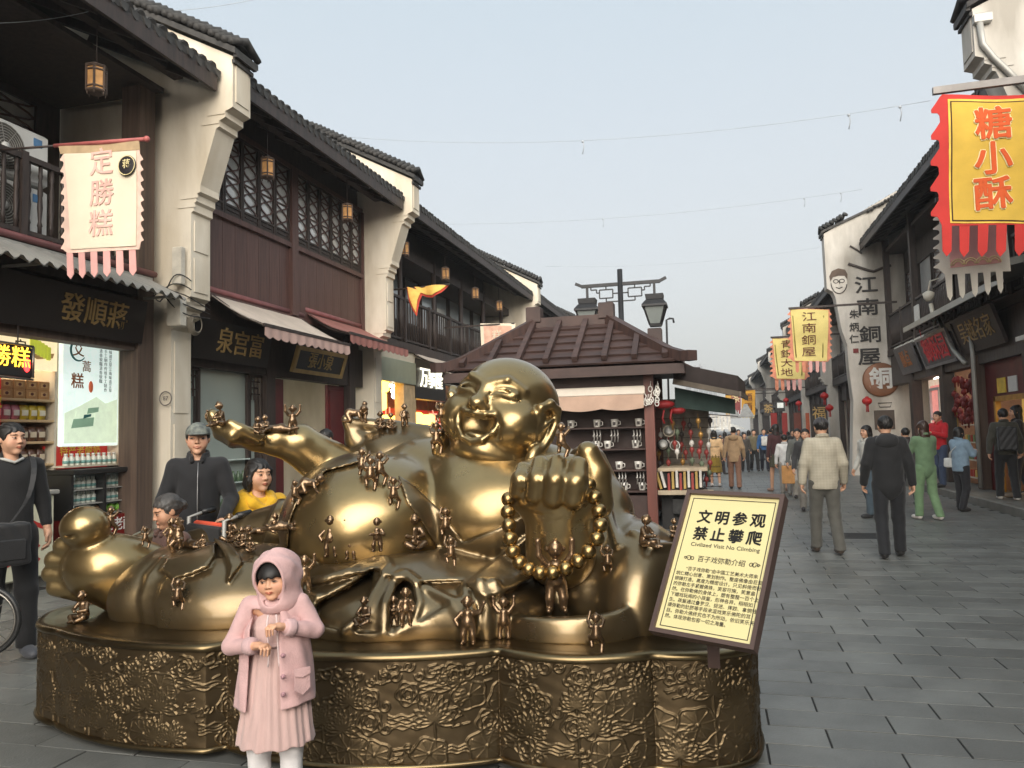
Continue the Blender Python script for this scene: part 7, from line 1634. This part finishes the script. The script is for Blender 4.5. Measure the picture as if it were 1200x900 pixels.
camo = mat('camo_cap', lin(128, 132, 124), .8, col2=lin(74, 80, 80), scale=30)
pcap = person('smiling man in camouflage cap and black zip jacket behind the statue', at_=V((at(232, 600, 5.0).x, 5.0, 0)), H=at(232, 493, 5.0).z/1.01, rz=30, up=(28, 28, 31), low=(40, 40, 44), hair='short', capc=camo, arms='handle', near=2, hem=.72, headrot=(0, 0, R(4)), zip_=True, bulk=.98, curl=.9)
py = person('woman in bright yellow hoodie looking aside behind the statue', at_=V((at(302, 600, 5.35).x, 5.35, 0)), H=1.70*at(302, 537, 5.35).z/1.30, rz=58, up=(222, 172, 36), low=(50, 50, 60), hair='bob', arms='lap', near=2, sit=True, hood=(222, 172, 36), headrot=(0, 0, R(6)), skin=(1.05, 1.04, 1.0))
o = MB(); q_ = py[2]['at']; o.bev((q_.x-.2, q_.y-.2, 0), (q_.x+.2, q_.y+.2, .42), .02); put_thing('wooden_stool', o, M_WOOD, 'low wooden stool under the woman in the yellow hoodie', 'stool', base=(q_.x, q_.y, 0))
pl_ = V((at(199, 600, 4.42).x, 4.42, 0))
pol = person('elderly woman with tied grey black hair sitting in the wheelchair, looking down', at_=pl_, H=1.70*at(196, 579, 4.42).z/1.30, rz=-22, up=(96, 70, 62), low=(60, 56, 60), hair='bun', hairm=mat('grey_hair', (.06, .055, .052), .5, var=.4, scale=40), arms='lap', near=2, sit=True, headrot=(R(18), 0, R(-12)), skin=(.98, .93, .88))
WC = empty('wheelchair', pl_, 'wheelchair with black and orange back behind the reclining statue', 'wheelchair', rz=R(-28))
mb = MB(); mb.bev((-.24, -.2, .42), (.24, .22, .47), .015); link('seat', mb.mesh('seat', M_BAGB), WC)
mb = MB(); mb.bev((-.24, .22, .47), (.24, .26, .96), .015); link('backrest', mb.mesh('backrest', M_BAGB), WC)
for s in (1, -1):
    mb = MB(); mb.tube([(s*.26, .24, .1), (s*.26, .25, 1.0), (s*.26, .38, 1.03)], .016, 8); link('push_handle', mb.mesh('push_handle', M_GREYM), WC)
    mb = MB(); mb.tube([(s*.26, .34, 1.025), (s*.26, .44, 1.04)], .022, 8); link('handle_grip', mb.mesh('handle_grip', M_BLACK), WC)
    mb = MB(); mb.tube([(s*.32, .05+.3*math.cos(a), .31+.3*math.sin(a)) for a in np.linspace(0, 2*PI, 29)[:-1]], .02, 6, closed=True)
    for j in range(10): a = 2*PI*j/10; mb.tube([(s*.32, .05, .31), (s*.32, .05+.3*math.cos(a), .31+.3*math.sin(a))], .004, 4)
    link('wheel', mb.mesh('wheel', M_BLACK), WC)
mb = MB(); mb.bev((-.20, .255, .62), (.20, .285, .98), .02); link('orange_pouch', mb.mesh('orange_pouch', cloth((214, 74, 36))), WC)
person('man in dark jacket looking down in the red doored shop entrance', at_=solveY(383, 503, 1.66), H=1.66, rz=-20, up=(44, 42, 44), low=(40, 40, 42), hair='short', near=1, headrot=(R(22), 0, 0), arms='phone')
# bicycle wheel at the left edge
BB = empty('bicycle', atZ(-20, 771), 'bicycle of which only a spoked wheel with black tyre shows at the left edge', 'bicycle'); BW = empty('wheel', (0, 0, 0), parent=BB); c_ = at(-22, 728, 4.3); rad = .235
mb = MB(); mb.tube([c_+V((rad*math.cos(a), rad*.35*math.cos(a), rad*math.sin(a))) for a in np.linspace(0, 2*PI, 41)[:-1]], .018, 8, closed=True); put('tyre', mb, M_BLACK, BW)
mb = MB(); mb.tube([c_+V((.9*rad*math.cos(a), .9*rad*.35*math.cos(a), .9*rad*math.sin(a))) for a in np.linspace(0, 2*PI, 41)[:-1]], .009, 6, closed=True); put('rim', mb, MATS['steel_rim'], BW)
mb = MB()
for j in range(18): a = 2*PI*j/18; mb.tube([c_, c_+V((.9*rad*math.cos(a), .9*rad*.35*math.cos(a), .9*rad*math.sin(a)))], .0022, 4)
tag(put('spokes', mb, MATS['steel_rim'], BW), kind='stuff')
mb = MB(); mb.tube([c_, c_+V((-.3, -.1, .35)), c_+V((-.75, -.25, .40)), c_+V((-.65, -.22, 0)), c_], .016, 8, closed=False); put('frame', mb, M_BLACK, BB)
# ---- people on the right
plaid = mat('plaid_beige', lin(176, 168, 150), .85, var=.10, scale=9, bump=.2, bscale=120); MATS['cloth_176_168_150'] = plaid
def add_check(m):
    t = m.node_tree; b = t.nodes['Principled BSDF']; tc = t.nodes.new('ShaderNodeTexCoord'); old = b.inputs['Base Color'].links[0].from_socket
    for ax in ('X', 'Z'):
        w_ = t.nodes.new('ShaderNodeTexWave'); w_.bands_direction = ax; w_.inputs['Scale'].default_value = 9; w_.inputs['Distortion'].default_value = .2; t.links.new(tc.outputs['Object'], w_.inputs[0])
        mx = t.nodes.new('ShaderNodeMix'); mx.data_type = 'RGBA'; mx.blend_type = 'MULTIPLY'; mx.inputs[0].default_value = .06; t.links.new(old, mx.inputs[6]); t.links.new(w_.outputs[0], mx.inputs[7]); old = mx.outputs[2]
    t.links.new(old, b.inputs['Base Color'])
add_check(plaid)
person('elderly man in beige check jacket and dark cap walking away up the street', foot=(970, 648), ytop=489, rz=186, up=(176, 168, 150), low=(84, 82, 76), hair='short', capc=(58, 56, 60), shoe=(66, 54, 46), near=2, hem=.80, bulk=1.13, step=.10, headrot=(R(6), 0, 0))
person('man in black hooded raincoat and black trousers walking away', foot=(1046, 653), ytop=487, rz=176, up=(26, 26, 28), low=(26, 27, 31), hair='short', shoe=(36, 34, 34), near=2, hem=.62, bulk=1.12, step=-.10, hood=(34, 34, 36), headrot=(R(4), 0, R(6)))
pg = person('woman with long brown hair in green waistcoat and green trousers, seen from behind', foot=(1088, 609), ytop=493, rz=200, up=(104, 130, 98), low=(112, 140, 104), hair='long', hairm=M_HAIRB, shoe=(214, 208, 200), near=1, hem=.66, arms='phone', step=.08)
pd = person('woman in pale denim jacket and black trousers standing by the step', foot=(1129, 599), ytop=500, rz=120, up=(126, 148, 166), low=(34, 34, 38), hair='bob', shoe=(40, 40, 40), near=1, hem=.80, arms='phone', bulk=1.12, step=.03)
bag('white_pouch', 'small white and black pouch at the hip of the denim jacket woman', pd, (.20, .05, .97), (.22, .10, .17), cloth((214, 214, 210), 'white_pouch', .5), [(.2, .05, 1.05), (.05, .17, 1.2), (-.12, .02, 1.43)], m2=M_BAGB)
person('man in pale jacket and jeans looking left, behind the black raincoat man', foot=(1021, 606), ytop=498, rz=-60, up=(188, 186, 178), low=(74, 88, 98), hair='bob', shoe=(52, 52, 54), near=1, hem=.80)
def on_step(x, y): g = atZ(x, y, .142); return V((g.x, g.y, .142))
person('person in bright red jacket standing on the step by the lit shop window', at_=on_step(1104, 571), H=1.70, rz=-50, up=(190, 34, 44), low=(60, 72, 96), hair='short', shoe=(44, 42, 44), near=1, arms='phone')
pb_ = person('person in dark coat with black backpack before the yellow doorway', at_=on_step(1182, 586), H=1.66, rz=172, up=(62, 60, 52), low=(28, 28, 30), hair='short', shoe=(200, 196, 190), near=1, step=.12, bulk=1.1)
bag('backpack', 'black backpack with pale badges on the back of the dark coat person', pb_, (0, .24, 1.14), (.30, .16, .42), M_BAGB)
person('person in black jacket turned sideways at the right edge by the yellow doorway', at_=on_step(1198, 583), H=1.72, rz=-100, up=(40, 38, 40), low=(44, 46, 56), hair='long', shoe=(150, 130, 110), near=1)
person('dark haired person half hidden between the raincoat man and green suit woman', foot=(1066, 592), ytop=501, rz=190, up=(70, 66, 66), low=(50, 50, 54), hair='short', near=1)
# ---- people in the middle distance
pf = person('woman with long black hair in cream top and olive skirt walking away', foot=(839, 570), ytop=504, rz=184, up=(216, 180, 136), low=None, hair='long', shoe=(206, 200, 196), near=1, hem=.86, skirt=((142, 118, 46), .10, .42), step=.08, bulk=1.05)
person('man in tan hooded jacket and brown trousers walking beside the long haired woman', foot=(862, 573), ytop=500, rz=178, up=(164, 136, 104), low=(126, 92, 74), hair='short', shoe=(40, 36, 34), near=1, hem=.74, bulk=1.1, hood=(160, 132, 100))
person('person in black carrying a camera at the kiosk side', foot=(826, 565), ytop=503, rz=100, up=(38, 38, 40), low=(30, 30, 32), hair='short', near=0, arms='phone')
person('man in camouflage jacket walking towards the camera far down the street', foot=(885, 552), ytop=503, rz=10, up=(112, 104, 82), low=(36, 36, 38), hair='short', near=0)
pbl = person('man in blue jacket with pale front walking towards the camera far down the street', foot=(897, 552), ytop=502, rz=0, up=(52, 92, 138), low=(30, 32, 44), hair='short', near=0, bulk=1.08)
bag('white_sling_bag', 'white sling bag on the chest of the man in the blue jacket', pbl, (0, -.20, 1.2), (.22, .08, .34), cloth((214, 212, 208), 'white_sling', .6))
person('person in dark clothes walking behind the camouflage jacket man', foot=(874, 553), ytop=507, rz=5, up=(70, 66, 62), low=(34, 34, 36), hair='short', near=0)
person('woman in maroon top, patterned shorts and bare legs on the street', foot=(912, 576), ytop=497, rz=-150, up=(64, 34, 36), low=None, hair='long', shoe=(150, 120, 104), near=1, hem=.80, skirt=((70, 72, 56), .10, .62))
pw = person('person in white jacket and pale trousers walking by the sign board', foot=(922, 580), ytop=509, rz=170, up=(206, 206, 204), low=(150, 146, 140), hair='short', near=1, shoe=(190, 186, 180))
pgm = person('man in grey coat walking towards the camera left of the check jacket man', foot=(938, 585), ytop=502, rz=-10, up=(96, 98, 94), low=(176, 172, 164), hair='short', shoe=(60, 58, 58), near=1, hem=.72)
BG = empty('orange_carrier_bag', world_of(pgm, (-.25, -.05, .62)), 'orange paper carrier bag held by the man in the grey coat', 'bag')
mb = MB(); mb.bev((-.13, -.05, -.22), (.13, .05, .17), .01); link('bag_body', mb.mesh('bag_body', cloth((190, 138, 80), 'kraft_orange', .6)), BG)
mb = MB(); mb.tube([(-.06, 0, .16), (-.05, 0, .27), (.05, 0, .27), (.06, 0, .16)], .007, 5); link('bag_handle', mb.mesh('bag_handle', M_BLACK), BG)
person('young person in dark jacket and patterned trousers half hidden by the check jacket man', foot=(948, 600), ytop=502, rz=-8, up=(54, 54, 56), low=(140, 136, 130), hair='short', shoe=(46, 44, 48), near=1)
far = [(815, 547, 503, (60, 54, 52)), (851, 549, 506, (90, 70, 60)), (867, 546, 503, (50, 52, 60)), (879, 545, 504, (120, 116, 112)), (905, 548, 502, (56, 50, 60)), (908, 541, 501, (150, 60, 56)), (893, 540, 503, (70, 84, 110)), (859, 540, 505, (40, 40, 44)), (917, 544, 500, (80, 76, 70)), (930, 549, 499, (44, 44, 46)), (872, 538, 504, (160, 150, 140)), (925, 540, 500, (110, 80, 70)), (845, 541, 506, (70, 74, 80)), (937, 545, 498, (60, 40, 40)), (884, 537, 503, (50, 66, 60)), (820, 553, 503, (84, 70, 60)), (846, 556, 505, (46, 48, 54)), (901, 536, 502, (120, 96, 80)), (856, 545, 504, (70, 60, 66))]
base_ = {}
for i, (x, y, yt, c) in enumerate(far):
    if i < 5:
        base_[i] = person('distant walker, %s from the left of the small crowd, %s' % (ORD[i], ('dark coat', 'brown coat', 'navy coat', 'pale coat', 'plum coat')[i]), foot=(x, y), ytop=yt, rz=(0, 180, 10, 170, 190)[i], up=c, low=(40+i*6, 42, 46), hair=('short', 'long')[i % 2], near=0)
    else:
        src = base_[i % 5][0]; n_ = copy_tree(src); g = atZ(x, y); n_.location = (g.x, g.y, 0); n_.rotation_euler = (0, 0, R(rng.uniform(0, 360))); hgt = at(x, yt, g.y).z/1.72; n_.scale = (min(1.1, hgt),)*3
        for ch in n_.children:
            if ch.name.startswith('jacket'): ch.data = ch.data.copy(); ch.data.materials[0] = cloth(c)
        n_['label'] = 'distant walker in a %s coat, %s' % (('rust', 'slate blue', 'black', 'taupe', 'charcoal', 'stone', 'dusty pink', 'steel grey', 'dark maroon', 'bottle green', 'walnut', 'ink blue', 'camel', 'mauve grey')[i-5], ('near the right shop fronts', 'left of the dusty pink one', 'behind the tan jacket man', 'beside the right shop fronts', 'nearest the check jacket man', 'in the middle of the street', 'toward the right shops', 'behind the long haired woman', 'just left of the check jacket man', 'in the centre far back', 'just right of the souvenir stall', 'right of the long haired woman', 'farthest back in the centre', 'behind the tan jacket man on his left')[i-5])
    (base_[i][0] if i < 5 else n_)['group'] = 'distant walkers down the street'
# ================================================================ banners and the notice board
def flame(y0, y1, x, dx, n):                             # flame shaped cloth edge, going down
    P = []
    for i in range(n):
        a, b = y0+(y1-y0)*i/n, y0+(y1-y0)*(i+1)/n; h = b-a
        P += [(x-dx*.15, a+h*.05), (x-dx*.55, a+h*.3), (x-dx, a+h*.55), (x-dx*.95, a+h*.72), (x-dx*.5, a+h*.66), (x-dx*.2, a+h*.8)]
    return P
def wv(p, a=.02, f=7.): return V((p.x, p.y+a*math.sin(p.x*f+p.z*2.3)+a*.6*math.sin(p.z*5.1), p.z))
def cloth_poly(poly, Y, m, name, parent, th=.006, off=0., nz=26, wave=.02, f=7., slit=None):
    """a hanging cloth outlined in photograph pixels at depth Y, meshed in strips so that it can ripple"""
    W_ = [at(x, y, Y) for x, y in poly]; pts = [(p.x, p.z) for p in W_]
    zs = np.linspace(min(p[1] for p in pts), max(p[1] for p in pts), nz*4+1)
    mb = MB(); rows = []
    for z in zs:
        z_ = min(max(z, zs[0]+1e-4), zs[-1]-1e-4); xs = []
        for i in range(len(pts)):
            (x0, z0), (x1, z1) = pts[i], pts[(i+1) % len(pts)]
            if (z0 <= z_ < z1) or (z1 <= z_ < z0): xs.append(x0+(x1-x0)*(z_-z0)/(z1-z0))
        xs.sort(); rows.append((z, xs[0], xs[-1]) if len(xs) >= 2 else None)
    rows = [r_ for r_ in rows if r_]; G = []
    for z, a, b in rows: G.append([wv(V((a+(b-a)*j/10, Y+off, z)), wave, f) for j in range(11)])
    mb.grid(G); mb.grid([[p+V((0, th, 0)) for p in r_][::-1] for r_ in G]); return put(name, mb, m, parent)
def vtext(parent, chars, x, y0, dy, size_px, Y, m, off=-.006, bold=.0, wave=.02, f=7., sx=1.):
    z = (at(x, y0, Y)-EYEP).dot(FW)/FPX
    for i, ch in enumerate(chars): text(ch, size_px*z*1.08, m, parent, at(x, y0+dy*i, Y)+V((0, off, 0)), (1, 0, 0), (0, 0, 1), bold, .004, sx=sx, warp=lambda p: wv(p, wave, f))
BYEL = mat('banner_yellow', lin(214, 176, 70), .8, var=.1, scale=4, bump=.2, bscale=12); BRED = mat('banner_red', lin(196, 52, 46), .8, var=.08, scale=4, bump=.2, bscale=12); BORG = mat('banner_orange', lin(216, 92, 40), .8, var=.05)
BPALE = mat('banner_pale_trim', lin(240, 224, 170), .8); BPINK = mat('banner_pink', lin(226, 172, 166), .85, var=.1, scale=4); BCRM = mat('banner_cream', lin(232, 221, 198), .85, var=.05, scale=3, bump=.2, bscale=12); BWHT = mat('banner_white', lin(222, 216, 202), .85, var=.06)
BPAY = mat('banner_pale_yellow', lin(226, 208, 132), .85, var=.06, scale=4); BINK = mat('banner_dark_red_ink', lin(96, 36, 26), .7); BGOLD = mat('banner_gold', lin(206, 152, 52), .8, var=.1, scale=6)
Y = 9.0
b = empty('shop_banner', at(1150, 108, Y), 'large red edged yellow banner with orange characters at the right edge', 'banner')
mb = MB(); p0 = at(1093, 107, Y); mb.bar(p0, V((5.6, Y, p0.z+.02)), .055, .075); put('banner_pole', mb, mat('pole_grey', lin(150, 144, 140), .6), b)
cloth_poly([(1104, 111)]+flame(112, 262, 1103, 12, 5)+[(1104, 264), (1226, 264), (1228, 111)], Y, BRED, 'border_cloth', b, nz=30)
cloth_poly([(1110, 117), (1114, 261), (1218, 263), (1216, 115)], Y, mat('banner_gold_line', lin(236, 196, 84), .8), 'gold_edge', b, off=-.006)
cloth_poly([(1112.5, 119.5), (1116, 259), (1215, 261), (1213, 118)], Y, mat('banner_black_line', lin(70, 44, 26), .8), 'dark_line', b, off=-.010)
cloth_poly([(1114, 121), (1117.5, 257.5), (1214, 259.5), (1212, 119.5)], Y, BYEL, 'yellow_field', b, off=-.014)
zq = (at(1163, 180, Y)-EYEP).dot(FW)/FPX
for i, ch in enumerate('糖小酥'):
    for r_, m_, of in ((.055, BPALE, -.020), (.026, BORG, -.028)): fat_text(ch, 41*zq, r_, m_, b, at(1163, 148+41*i, Y)+V((0, of, 0)), (1, 0, 0), (0, 0, 1), 0, .003, warp=lambda p: wv(p))
for i in range(6): x = 1104+21*i; cloth_poly([(x, 262), (x, 294), (x+5, 301), (x+11, 294), (x+12, 262)], Y, BRED, 'streamer', b, off=.004*(i % 2))
Y = 9.9
b = empty('shop_banner', at(1150, 200, Y), 'white edged pink banner hanging behind the large yellow banner', 'banner')
mb = MB(); p0 = at(1096, 235, Y); mb.bar(p0, V((5.6, Y, p0.z)), .05); put('banner_pole', mb, M_DARK, b)
cloth_poly([(1101, 236)]+flame(238, 318, 1103, 9, 7)+[(1108, 322), (1184, 318), (1178, 236)], Y, BWHT, 'border_cloth', b)
cloth_poly([(1108, 240), (1114, 314), (1172, 309), (1170, 240)], Y, BPINK, 'pink_field', b, off=-.008)
mb = MB()
for i in range(4):
    c_ = at(1122+14*i, 311-i, Y)
    for r_ in (.07, .045): mb.tube([wv(c_+V((r_*math.cos(a), -.022, r_*math.sin(a)))) for a in np.linspace(0, PI, 9)], .006, 4)
put('wave_trim', mb, BPALE, b)
for i in range(5): x = 1107+14.5*i; cloth_poly([(x, 318-i), (x+4, 347-i*2), (x+7.5, 352-i*2), (x+10, 346-i*2), (x+9, 317-i)], Y, BWHT, 'streamer', b)
Y = 25.0
def yellow_banner(label, x0, x1, y0, y1, Y, chars, tx, ty, dy, sz, cx):
    b = empty('shop_banner', at(x0, y0, Y), label, 'banner', 'yellow banners over the right shops')
    mb = MB(); p0 = at(x0-1, y0-.5, Y); mb.bar(p0, V((5.5, Y, p0.z)), .06); put('banner_pole', mb, M_DARK, b)
    cloth_poly([(x0, y0)]+flame(y0+2, y1-1, x0+2, 4, 8)+[(x0+5, y1+1), (x1-2, y1+1)]+[(2*x1-0-x, y) for x, y in flame(y0+2, y1-1, x1, 3, 8)][::-1]+[(x1+1, y0)], Y, mat('banner_salmon', lin(214, 140, 112), .85), 'border_cloth', b, wave=.05, f=4)
    cloth_poly([(x0+1.5, y0+.8), (x0+6, y1), (x1-3, y1), (x1-1, y0+.8)], Y, BPAY, 'yellow_field', b, off=-.02, wave=.05, f=4)
    vtext(b, chars, tx, ty, dy, sz, Y, BINK, -.035, .0, .05, 4, 1.4)
    for i in range(5): x = cx+i*(x1-x0-8)/5; cloth_poly([(x, y1), (x+.6, y1+12), (x+2.6, y1+14), (x+4.4, y1+12), (x+4.2, y1)], Y, BPINK if i > 1 else MATS['banner_salmon'], 'streamer', b)
    for s in (0, 1): mb = MB(); mb.tube([wv(at(x0+4+s*36*(x1-x0)/47, y0+8, Y)+V((0, -.03, 0)), .05, 4), wv(at(x0+8+s*31*(x1-x0)/47, y1-4, Y)+V((0, -.03, 0)), .05, 4)], .015, 4); put('side_line', mb, mat('banner_olive', lin(150, 136, 70), .8), b)
yellow_banner('pale yellow banner with four dark red characters nearest the lettered wall', 925, 972, 362, 423, 25.0, '江南銅屋', 948, 372, 13.6, 11, 932)
yellow_banner('pale yellow banner behind another one, partly hidden, over the right shops', 904, 946, 396, 444, 29.0, '青銀大地', 922, 404, 11, 9.5, 908)
for i, (x0, x1, y0, y1, Y, m_, t, lb) in enumerate(((869, 885, 457, 486, 46, BGOLD, '酒', 'golden hanging banner with dark characters far down the street'), (857, 868, 459, 481, 50, mat('banner_rose', lin(150, 78, 76), .8), '茶', 'dull red hanging banner far down the street'), (850, 857, 463, 483, 54, mat('banner_ochre', lin(196, 150, 64), .8), '食', 'narrow ochre hanging banner farthest down the street'))):
    b = empty('shop_banner', at(x0, y0, Y), lb, 'banner'); mb = MB(); p0 = at(x0, y0-.4, Y); mb.bar(p0, V((5.4, Y, p0.z)), .06); put('banner_pole', mb, M_DARK, b)
    cloth_poly([(x0, y0), (x0, y1), (x1, y1), (x1, y0)], Y, m_, 'banner_field', b, wave=.05, f=3)
    vtext(b, t*2 if i == 0 else t, (x0+x1)/2, y0+9, 11, 9 if i < 2 else 6, Y, BINK if i != 1 else BPALE, -.07, .0, .05, 3)
    for k in range(4): x = x0+.5+(x1-x0)*k/4; cloth_poly([(x, y1), (x+.3, y1+4), (x+(x1-x0)*.15, y1+4), (x+(x1-x0)*.18, y1)], Y, m_ if i else BPALE, 'streamer', b, nz=4)
# left banners
Y = 6.2
b = empty('shop_banner', at(120, 168, Y), 'cream banner with three pink characters and pink streamers at the upper left', 'banner')
mb = MB(); pa, pb2 = at(172, 163, Y), at(64, 171, Y); d_ = (pb2-pa).normalized(); pend = V((-7.25, Y, pa.z+(pb2.z-pa.z)/(pb2.x-pa.x)*(-7.25-pa.x)))
mb.tube([pa, pb2], .022, 8); mb.ball(pa, .032, 10, 6); put('pole_sleeve', mb, mat('sleeve_red', lin(176, 96, 92), .6), b)
mb = MB(); mb.tube([pb2, pend], .013, 8); put('banner_pole', mb, M_DARK, b)
cloth_poly([(72, 178)]+flame(180, 296, 76, 5, 9)+[(80, 297), (163, 292)]+[(163+164-x, y) for x, y in flame(180, 286, 163, 4, 9)][::-1]+[(164, 170)], Y, mat('flame_pink', lin(236, 204, 188), .8), 'border_cloth', b, wave=.008)
cloth_poly([(70, 172), (72, 181), (165, 176), (164, 165)], Y, mat('banner_tan', lin(186, 160, 126), .85), 'top_band', b, off=-.004, wave=.008)
cloth_poly([(77, 181), (84, 293), (160, 288), (161, 177)], Y, BCRM, 'cream_field', b, off=-.010, wave=.008)
vtext(b, '定勝糕', 120, 192, 36, 31, Y, mat('faded_pink_ink', lin(230, 186, 174), .8), -.016, .01, .008)
for i in range(6): x = 77+14.6*i; cloth_poly([(x+.5, 292-i*.6), (x+1, 322-i*.8), (x+5, 327-i*.8), (x+9, 321-i*.8), (x+8, 292-i*.6)], Y, BPINK, 'streamer', b, off=.003, wave=.008)
c_ = at(151, 195, Y)+V((0, -.022, 0)); bd = empty('round_badge', (0, 0, 0), parent=b); bd.location = c_-wloc(b)
mb = MB(); mb.lathe([(.102, 0), (.102, .008), (.09, .012), (0, .0121)], (0, 0, 0), 26, (0, -1, 0)); link('badge_disc', mb.mesh('badge_disc', mat('badge_black', lin(34, 30, 34), .5)), bd)
text('蒋', .095, BPALE, bd, c_+V((0, -.0125, .01)), (1, 0, 0), (0, 0, 1), .005, .003)
mb = MB(); mb.tube([(.094*math.cos(a), -.012, .094*math.sin(a)) for a in np.linspace(0, 2*PI, 31)[:-1]], .0045, 4, closed=True); link('badge_ring', mb.mesh('badge_ring', BPALE), bd)
b = empty('shop_banner', atX(500, 345, -6.2), 'small yellow and red banner draped over a pole on the balcony', 'banner')
Yd = 15.6
mb = MB(); mb.tube([at(527, 333, Yd), at(447, 341, Yd)], .02, 6); put('banner_pole', mb, M_DARK, b)
cloth_poly([(478, 337), (480, 352), (484, 363), (489, 371), (492, 354), (496, 341)], Yd, mat('drape_red', lin(196, 70, 50), .8), 'border_cloth', b, wave=.05, f=11)
cloth_poly([(486, 336.5), (490, 344), (500, 348), (508, 349), (518, 343), (526, 333)], Yd, MATS['drape_red'], 'border_cloth', b, wave=.05, f=11)
cloth_poly([(487, 336.5), (491, 342), (500, 345.5), (508, 346.5), (517, 341), (524, 333.5)], Yd, mat('drape_yellow', lin(228, 196, 100), .8, col2=lin(218, 170, 84), scale=7), 'yellow_field', b, off=-.035, wave=.05, f=11)
cloth_poly([(479.5, 337), (482, 350), (486, 361), (489, 367), (490.5, 352), (494, 341)], Yd, MATS['drape_yellow'], 'yellow_field', b, off=-.04, wave=.05, f=11)
b = empty('shop_banner', at(585, 378, 20), 'pale pink square banner beside the kiosk roof', 'banner')
mb = MB(); pp_ = at(603, 379, 20); mb.bar(pp_, V((-7.1, 20, pp_.z)), .04); put('banner_pole', mb, M_DARK, b)
cloth_poly([(563, 379), (564, 405), (603, 405), (604, 379)], 20, BCRM, 'border_cloth', b); cloth_poly([(567, 382), (568, 405), (599, 405), (600, 382)], 20, mat('square_pink', lin(226, 180, 158), .85), 'pink_field', b, off=-.02)
vtext(b, '糕', 583, 394, 10, 12, 20, BCRM, -.05, .0)
# ---- the notice board at the right end of the statue
NB = empty('notice_board', (-.02, 3.45, .5), 'tilted brown framed cream notice board with black writing by the statue', 'notice board')
def Q(x, y, off=0.):                                     # bilinear on the board's face
    return P00+(P10-P00)*x+(P01-P00)*y+(P11-P10-P01+P00)*(x*y)+NN*off
r4 = [ray(*q) for q in ((808, 577), (919, 583), (764, 739), (883, 761))]
sol = np.linalg.solve(np.array([r4[1], r4[2], -r4[3]]).T, np.array(r4[0])); sc_ = 3.50/r4[0].dot(FW)     # a flat rectangle seen in perspective
P00, P10, P01 = EYEP+r4[0]*sc_, EYEP+r4[1]*(sc_*sol[0]), EYEP+r4[2]*(sc_*sol[1]); P11 = P10+P01-P00
NN = (P01-P00).cross(P10-P00).normalized(); NN = NN if NN.y < 0 else -NN
def quad(x0, y0, x1, y1, off, th, name, m):
    mb = MB(); c4 = [Q(x0, y0, off), Q(x1, y0, off), Q(x1, y1, off), Q(x0, y1, off)]; mb.prism(c4, -NN*th); return put(name, mb, m, NB)
M_FRM = mat('board_frame_brown', lin(92, 74, 68), .4, .2, var=.1, scale=5); M_BRD = mat('board_cream', lin(226, 214, 158), .5, var=.03, scale=2)
quad(0, 0, 1, 1, 0, .02, 'board_panel', M_BRD)
fw = .045
for x0, y0, x1, y1 in ((-.015, -.01, 1.015, .018), (-.015, .982, 1.015, 1.01), (-.015, .018, .027, .982), (.973, .018, 1.015, .982)): quad(x0, y0, x1, y1, .016, .05, 'frame_bar', M_FRM)
for x0, y0, x1, y1 in ((.065, .042, .935, .0465), (.065, .953, .935, .9575), (.065, .0465, .072, .953), (.928, .0465, .935, .953)): quad(x0, y0, x1, y1, .002, .0018, 'border_line', M_INK)
bw = (P10-P00).length; bh = (P01-P00).length; RX = (P10-P00).normalized(); RY = (P00-P01).normalized()
def btext(t, size, x, y, bold=.0, align='CENTER', sx=1.):
    vs, fs = text_geo(t, size, bold*size, .0006, False, 1., align); mb = MB(); c_ = Q(x, y, .0012)
    mb.add([c_+RX*(a*sx)+RY*b_+NN*c for a, b_, c in vs], fs); return put('lettering', mb, M_INK, NB)
for row, t in enumerate(('文明参观', '禁止攀爬')):
    for i, ch in enumerate(t):
        for k in range(5): btext(ch, bw*.155, .24+.185*i+.0042*math.cos(k*1.6)*(k < 4), .185+.125*row+.003*math.sin(k*1.6)*(k < 4))
btext('Civilized Visit No Climbing', bw*.058, .52, .385, 0, sx=1.12)
btext('百子戏弥勒介绍', bw*.070, .52, .485, 0)
for s in (1, -1):
    mb = MB()
    for j, (dx, r_) in enumerate(((.30, .010), (.335, .013), (.37, .007))): mb.tube([Q(.52+s*dx, .485, .0015)+RX*(s*r_*(1-t*.6)*math.cos(t*7))+RY*(r_*(1-t*.6)*math.sin(t*7)) for t in np.linspace(0, 1, 14)], .0016, 4)
    put('scroll_ornament', mb, M_INK, NB)
lines = ['　　“百子戏弥勒”由中国工艺美术大师朱', '炳仁精心创意、策划制作。整座佛像由巨型', '铜铸打造，高度为精密设计，只见斜倚而卧', '的弥勒左手紧握佛珠，笑容可掬，笑意盎', '然。在弥勒佛的身体上，塑有整整一百个上', '下嬉戏玩闹的小孩童，形神各异，栩栩如', '生。孩童通过叠罗汉、捉迷、摔跤、拿铜钱', '摸弥勒的肚脐等手段来逗戏笑乐佛陀的耳', '目。弥勒大佛终究也不为所动，依旧笑乐天', '然。体现弥勒包容一切之海量。']
for i, t in enumerate(lines): btext(t, bw*.046, .09, .56+.0365*i, 0, 'LEFT')
print('BOARD', P00, P10, P01, P11, bw, bh)
mb = MB(); b0 = Q(.45, .7, -.05); mb.bar(b0, V((b0.x, b0.y+.1, .53)), .05); mb.bar(Q(.45, .3, -.05), b0, .05); put('board_post', mb, M_FRM, NB)
